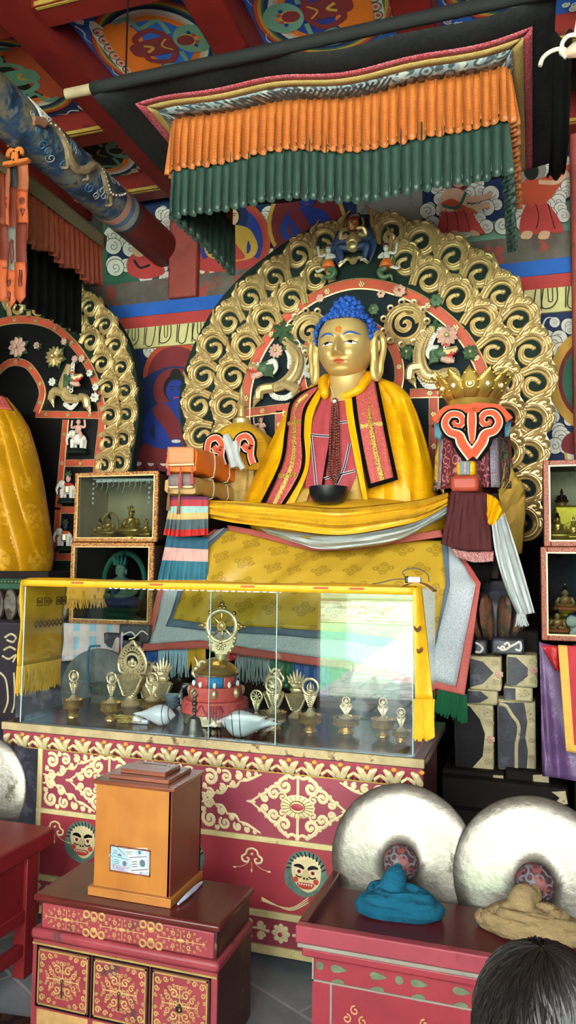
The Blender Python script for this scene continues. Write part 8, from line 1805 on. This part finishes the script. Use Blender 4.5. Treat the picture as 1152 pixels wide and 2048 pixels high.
mb = MB().bb((fx0, FY-.004, AZ-.094), (AX1-.04, FY, AZ-.09)); mb.bb((fx0, FY-.004, .387), (AX1-.04, FY, .392)); mb.bb((fx0, FY-.004, .387), (fx0+.005, FY, AZ-.09)); mb.bb((fx0+.055, FY-.003, 0), (fx0+.061, FY, .387)); ob('worn_outline', mb, m_gr, ct)
def motif(pts, n=3): p = spl([(a, FY-.002, b) for a, b in pts], n, True) if n else [Vector((a, FY-.002, b)) for a, b in pts]; ob('green_motif', MB().prism(p, (0, .002, 0)), m_greenp, ct)
for k in range(6):
    x = fx0+.075+.12*k*.98; z = .432
    for s in (-1, 1): motif([(x-.018, z+s*.04), (x+.002, z+s*.028), (x+.022, z+s*.034), (x+.01, z+s*.048)])
    motif([(x-.02, z), (x-.006, z-.011), (x+.03, z), (x-.006, z+.011)])
    if k % 2 == 0: motif([(x-.052+.012*cos(t), z+.012*sin(t)) for t in [2*PI*i/14 for i in range(14)]], 0)
for k in range(5):
    x = fx0+.13+.2*k; mb = MB()
    for s in (-1, 0, 1): mb.tube([(x+s*.024+.014*(1-t*.75)*cos(PI*.5+t*7*(s or 1)), FY-.003, .3+.026*(1-abs(s))+.014*(1-t*.75)*sin(PI*.5+t*7)) for t in [i/10 for i in range(11)]], .0028, 5)
    ob('pale_scroll', mb, M('faded_ochre_scroll', 'b07a58', .6), ct)
m_cym = M('hammered_pale_bronze', '77746a', .36, .9, var=.22, scale=16, bump=.32, bscale=42, wear='4c4a3e', wearamt=.6, wscale=9)
m_bossm = brocade('painted_leather_wrap', '3a2628', '5c5a60', 30, kind='Object', third='6a3a38')
CYM = 'large temple cymbals'
def cymbal(px, py, Rr, Y, lab, tilt=.2, wrap=True, yaw_=0.):
    c = P(px, py, Y); c.z = max(c.z, 0); t = thing('cymbal', lab, 'cymbal', c, CYM); R = RZ(yaw_) @ RX(PI/2-tilt)
    prof = [(Rr, 0), (Rr*.985, .004), (Rr*.8, .012), (Rr*.6, .019), (Rr*.4, .026), (Rr*.24, .03), (Rr*.2, .045), (Rr*.14, .07), (0, .078)]
    mb = MB(); mb.lathe(prof, c, 72, R=R); mb.lathe([(r, z-.004) for r, z in prof[::-1]], c, 72, R=R); ob('disc', mb, m_cym, t, angle=60)
    mb = MB(); mb.lathe([(Rr*.235, .034), (Rr*.24, .05), (Rr*.2, .078), (Rr*.1, .095), (0, .1)], c, 28, R=R, mod=lambda a, r, z: r*(1+.03*sin(a*7))); ob('wrapped_boss', mb, m_bossm, t)
    return t, c, R
t1, c1, R1 = cymbal(806, 1722, .25, 2.64, 'left of the two large bronze cymbals on red table, tied with teal cloth')
t2, c2, R2 = cymbal(1070, 1762, .258, 2.62, 'right of the two large bronze cymbals on red table, tied with tan cloth')
cymbal(-42, 1582, .245, 2.86, 'large dull bronze cymbal cropped by the left edge, leaning behind the red stand', .12); cz3 = P(-42, 1582, 2.86).z-.246
def strap(c, R, path, r, mt, name, lab, par=None):
    mb = MB(); mb.tube(spl(path, 6), r, 12); return ob(name, mb, mt, par)
def crumple(name, c):
    t = NT(name); v = t.coord('Object', (1, 1, 2.2)); n = t.noise(v, 28, 8, .72); n2 = t.noise(t.coord('Object', (3, 3, 1)), 60, 4); a = lin(c); t.base(t.ramp(n, [(.3, mul(a, .75)), (.7, mul(a, 1.2))])); t.surf(.8, 0, .2); t.bump(t.math('ADD', n, t.math('MULTIPLY', n2, .4)), 1.0, .014); return t.m
m_tealc = crumple('teal_cotton', '0f5c76'); m_tanc = crumple('tan_cotton', '9a845c')
def wrap_pile(c, R, mt, px, py, w, lab, pts):
    b = c+R @ Vector((0, 0, .098)); t = thing('cymbal_strap', lab, 'cloth strap', (P(px, py, 2.44).x, 2.44, AZ-.03)); g_ = Vector((P(px, py, 2.44).x, 2.44, AZ-.03))
    mb = MB(); mb.tube(spl([b, b+Vector((0, -.03, -.02)), g_+Vector((-.02, .03, .1)), g_+Vector((-.03, .01, .06))], 6), [.012, .02, .035, .05], 12); ob('hanging_twist', mb, mt, t)
    rr_ = random.Random(int(px))
    for k in range(7):
        R2 = (.1, .085, .07, .09, .06, .075, .045)[k]*w; z_ = (.02, .028, .03, .046, .05, .06, .06)[k]; ph = rr_.uniform(0, 6); r2 = (.022, .024, .024, .018, .022, .015, .02)[k]
        loop = [g_+Vector((R2*1.2*cos(t)+.012*cos(3*t+ph), R2*.55*sin(t)+.008*sin(2*t+ph), max(r2, z_+.008*sin(2*t+ph*2)))) for t in [2*PI*i/36 for i in range(36)]]
        mb = MB(); o_ = len(mb.v); mb.tube(loop, r2, 14, True)
        for i, p in enumerate(mb.v):
            th = (i % 14)/14*2*PI; mb.v[i] = p+Vector((0, .0, 1))*(.003*sin(th*4+i//14*.5+k))+Vector((.002*sin(th*7+i*.05), .003*sin(th*5+i//14*.3), 0))
            if mb.v[i].z < AZ-.029: mb.v[i].z = AZ-.029
        ob('cloth_coil', mb, mt, t, angle=80)
    mb = MB(); mb.ball(g_+Vector((-.01, 0, .045)), (.07*w, .045, .035), 16, 10); ob('cloth_fold', mb, mt, t); return t, g_
wrap_pile(c1, R1, m_tealc, 800, 1822, 1.0, 'teal blue cloth strap bundled on the tray below the left cymbal', None)
ts, gs = wrap_pile(c2, R2, m_tanc, 1062, 1855, 1.12, 'tan cloth strap bundled on the tray below the right cymbal', None)
mb = MB(); p = gs+Vector((-.12, 0, .025))
for k in range(6): mb.tube(spl([p+Vector((.05, 0, 0)), p+Vector((0, .004*k, .006*(k % 3))), p+Vector((-.03, -.01+.006*k, -.012+.004*k))], 3), [.01, .007, .003], 6)
ob('teal_end', mb, m_tealc, ts)
# ================================================================ red stand at left, rug, person
m_lred = M('stand_red_paint', '6e181c', .42, var=.2, scale=5, wear='5a1a1c', wearamt=.62)
ls = thing('red_stand', 'plain red wooden stand cropped at the lower left edge', 'stand', (-2.3, 2.4, 0)); LX1 = -1.88
ob('top_rail', bx((-2.75, 1.7, .455), (LX1, 2.735, .525)), m_lred, ls, bevel=.008); ob('side_panel', bx((LX1-.035, 1.75, .26), (LX1-.02, 2.66, .455)), m_lred, ls)
ob('middle_rail', bx((LX1-.05, 1.75, .215), (LX1-.008, 2.66, .262)), m_lred, ls, bevel=.004); ob('lower_rail', bx((LX1-.045, 1.75, .085), (LX1-.012, 2.6, .13)), m_lred, ls, bevel=.004)
for x in (LX1-.03, -2.7):
    for y in (2.605, 1.75): ob('leg', bx((x-.03, y-.035, .015 if y < 2.5 else 0), (x+.025, y+.035, .455)), m_lred, ls, bevel=.003)
ob('back_shelf', bx((-2.75, 2.736, max(.02, cz3-.03)), (-2.22, 2.95, max(.03, cz3))), m_lred, ls); ob('back_panel', bx((-2.68, 2.6, .2), (LX1-.05, 2.62, .455)), m_lred, ls)
rugm = brocade('dark_patterned_rug', '341418', '6a5a50', 14, kind='Object', third='5a1c24', rough=.95)
a, b = PZ(0, 2025, .012), PZ(240, 2052, .012)
mb = MB().add([Vector((-3.0, PZ(-200, 2010, 0).y, .014)), PZ(0, 2026, .014), PZ(250, 2060, .014), Vector((b.x+.1, 1.2, .014)), Vector((-3.0, 1.2, .014))], [(0, 1, 2, 3, 4)][::-1], sm=False)
mb.f[-1] = mb.f[-1][::-1]
tag(ob('patterned_rug', mb, rugm, solid=.013), 'dark red patterned rug corner on the floor at the bottom left', 'rug')
m_hairp = M('dark_brown_hair', '17120f', .42, var=.4, scale=40, bump=.2, spec=.5); m_skinp = M('warm_skin', 'b98468', .55, var=.06, spec=.35); m_shirt = M('grey_jacket_cloth', '3c4048', .85); m_trou = M('dark_trousers', '22242a', .9)
hp = P(1086, 2058, 1.15); hz = hp.z-.022
pe = thing('person', 'dark-haired person seen from behind at the lower right corner', 'person', (hp.x, hp.y, 0))
def skinned(name, verts, edges, radii, mt, parent, root=0, sub=2):
    o = ORG[parent.name]; me = bpy.data.meshes.new(name); me.from_pydata([tuple(Vector(v)-o) for v in verts], edges, []); b_ = bpy.data.objects.new(name, me); col.objects.link(b_); b_.parent = parent; ORG[b_.name] = o
    m_ = b_.modifiers.new('s', 'SKIN'); 
    for i, r in enumerate(radii): me.skin_vertices[0].data[i].radius = r if isinstance(r, tuple) else (r, r)
    me.skin_vertices[0].data[root].use_root = True; m_.use_smooth_shade = True
    q = b_.modifiers.new('d', 'SUBSURF'); q.levels = sub; q.render_levels = sub; me.materials.append(mt); return b_
X, Yp = hp.x, hp.y; S_ = hz/1.05
V = [(X, Yp, .56*S_), (X, Yp+.005, .72*S_), (X, Yp+.01, .86*S_), (X, Yp+.01, .93*S_), (X, Yp+.02, 1.0*S_), (X, Yp+.03, 1.07*S_)]
body = skinned('body', V+[(X-.09, Yp, .52*S_), (X-.085, Yp+.02, .29*S_), (X-.085, Yp, .06*S_), (X-.085, Yp+.09, .03), (X+.09, Yp, .52*S_), (X+.085, Yp+.02, .29*S_), (X+.085, Yp, .06*S_), (X+.085, Yp+.09, .03),
    (X-.14, Yp+.01, .85*S_), (X-.17, Yp+.02, .68*S_), (X-.16, Yp+.08, .54*S_), (X-.155, Yp+.1, .48*S_), (X+.14, Yp+.01, .85*S_), (X+.17, Yp+.02, .68*S_), (X+.16, Yp+.08, .54*S_), (X+.155, Yp+.1, .48*S_)],
    [(0, 1), (1, 2), (2, 3), (3, 4), (4, 5), (0, 6), (6, 7), (7, 8), (8, 9), (0, 10), (10, 11), (11, 12), (12, 13), (2, 14), (14, 15), (15, 16), (16, 17), (2, 18), (18, 19), (19, 20), (20, 21)],
    [(.1, .08), (.1, .075), (.095, .07), .035, .07, .085, .06, .045, .032, .026, .06, .045, .032, .026, .042, .034, .026, .022, .042, .034, .026, .022], m_skinp, pe)
skinned('jacket', [(X, Yp, .5*S_), (X, Yp, .72*S_), (X, Yp+.01, .87*S_), (X-.14, Yp+.01, .86*S_), (X-.172, Yp+.02, .68*S_), (X-.162, Yp+.075, .55*S_), (X+.14, Yp+.01, .86*S_), (X+.172, Yp+.02, .68*S_), (X+.162, Yp+.075, .55*S_)], [(0, 1), (1, 2), (2, 3), (3, 4), (4, 5), (2, 6), (6, 7), (7, 8)], [(.125, .1), (.12, .095), (.11, .085), .056, .048, .04, .056, .048, .04], m_shirt, pe)
skinned('trousers', [(X, Yp, .53*S_), (X-.09, Yp, .5*S_), (X-.085, Yp+.02, .29*S_), (X-.085, Yp, .08*S_), (X+.09, Yp, .5*S_), (X+.085, Yp+.02, .29*S_), (X+.085, Yp, .08*S_)], [(0, 1), (1, 2), (2, 3), (0, 4), (4, 5), (5, 6)], [(.11, .09), .075, .058, .046, .075, .058, .046], m_trou, pe)
hc2 = Vector((X, Yp+.02, hz)); mb = MB(); mb.ball(hc2, (.082, .096, .108), 28, 20)
fc = ob('head', mb, m_skinp, pe)
mb = MB(); mb.ball(hc2+Vector((0, .1, -.012)), (.012, .018, .018), 8, 6); ob('nose', mb, m_skinp, fc)
for s in (-1, 1): mb = MB(); mb.ball(hc2+Vector((s*.083, .0, -.015)), (.01, .02, .03), 8, 6); ob('ear', mb, m_skinp, fc); mb = MB(); mb.ball(hc2+Vector((s*.03, .088, .012)), (.011, .006, .007), 8, 6); ob('eye', mb, m_blackc, fc)
mb = MB(); mb.ball(hc2+Vector((0, .09, -.05)), (.02, .006, .006), 8, 6); ob('mouth', mb, m_lip, fc)
mb = MB(); mb.ball(hc2+Vector((0, -.012, .016)), (.09, .1, .106), 28, 18); rnd = random.Random(4)
for i in range(2600):
    ph = rnd.uniform(0, 2*PI); th0 = rnd.random()**.7*1.5; L_ = rnd.uniform(.35, .8); pts = []; lift = rnd.uniform(1.01, 1.06); dp = rnd.uniform(-.25, .25)
    for k in range(5):
        th = th0+L_*k/4; p_ = ph+dp*k/4; d = Vector((sin(th)*cos(p_), sin(th)*sin(p_), cos(th))); q_ = lift+(.012*k if k < 4 else .0)
        pts.append(hc2+Vector((0, -.012, .016))+Vector((d.x*.09*q_, d.y*.1*q_, d.z*.107*q_)))
    if any(p.y > hc2.y+.05 and p.z < hc2.z+.05 for p in pts): continue
    mb.tube(pts, [.0016, .0016, .0015, .0012, .0004], 3, caps=False)
ob('hair', mb, m_hairp, pe)
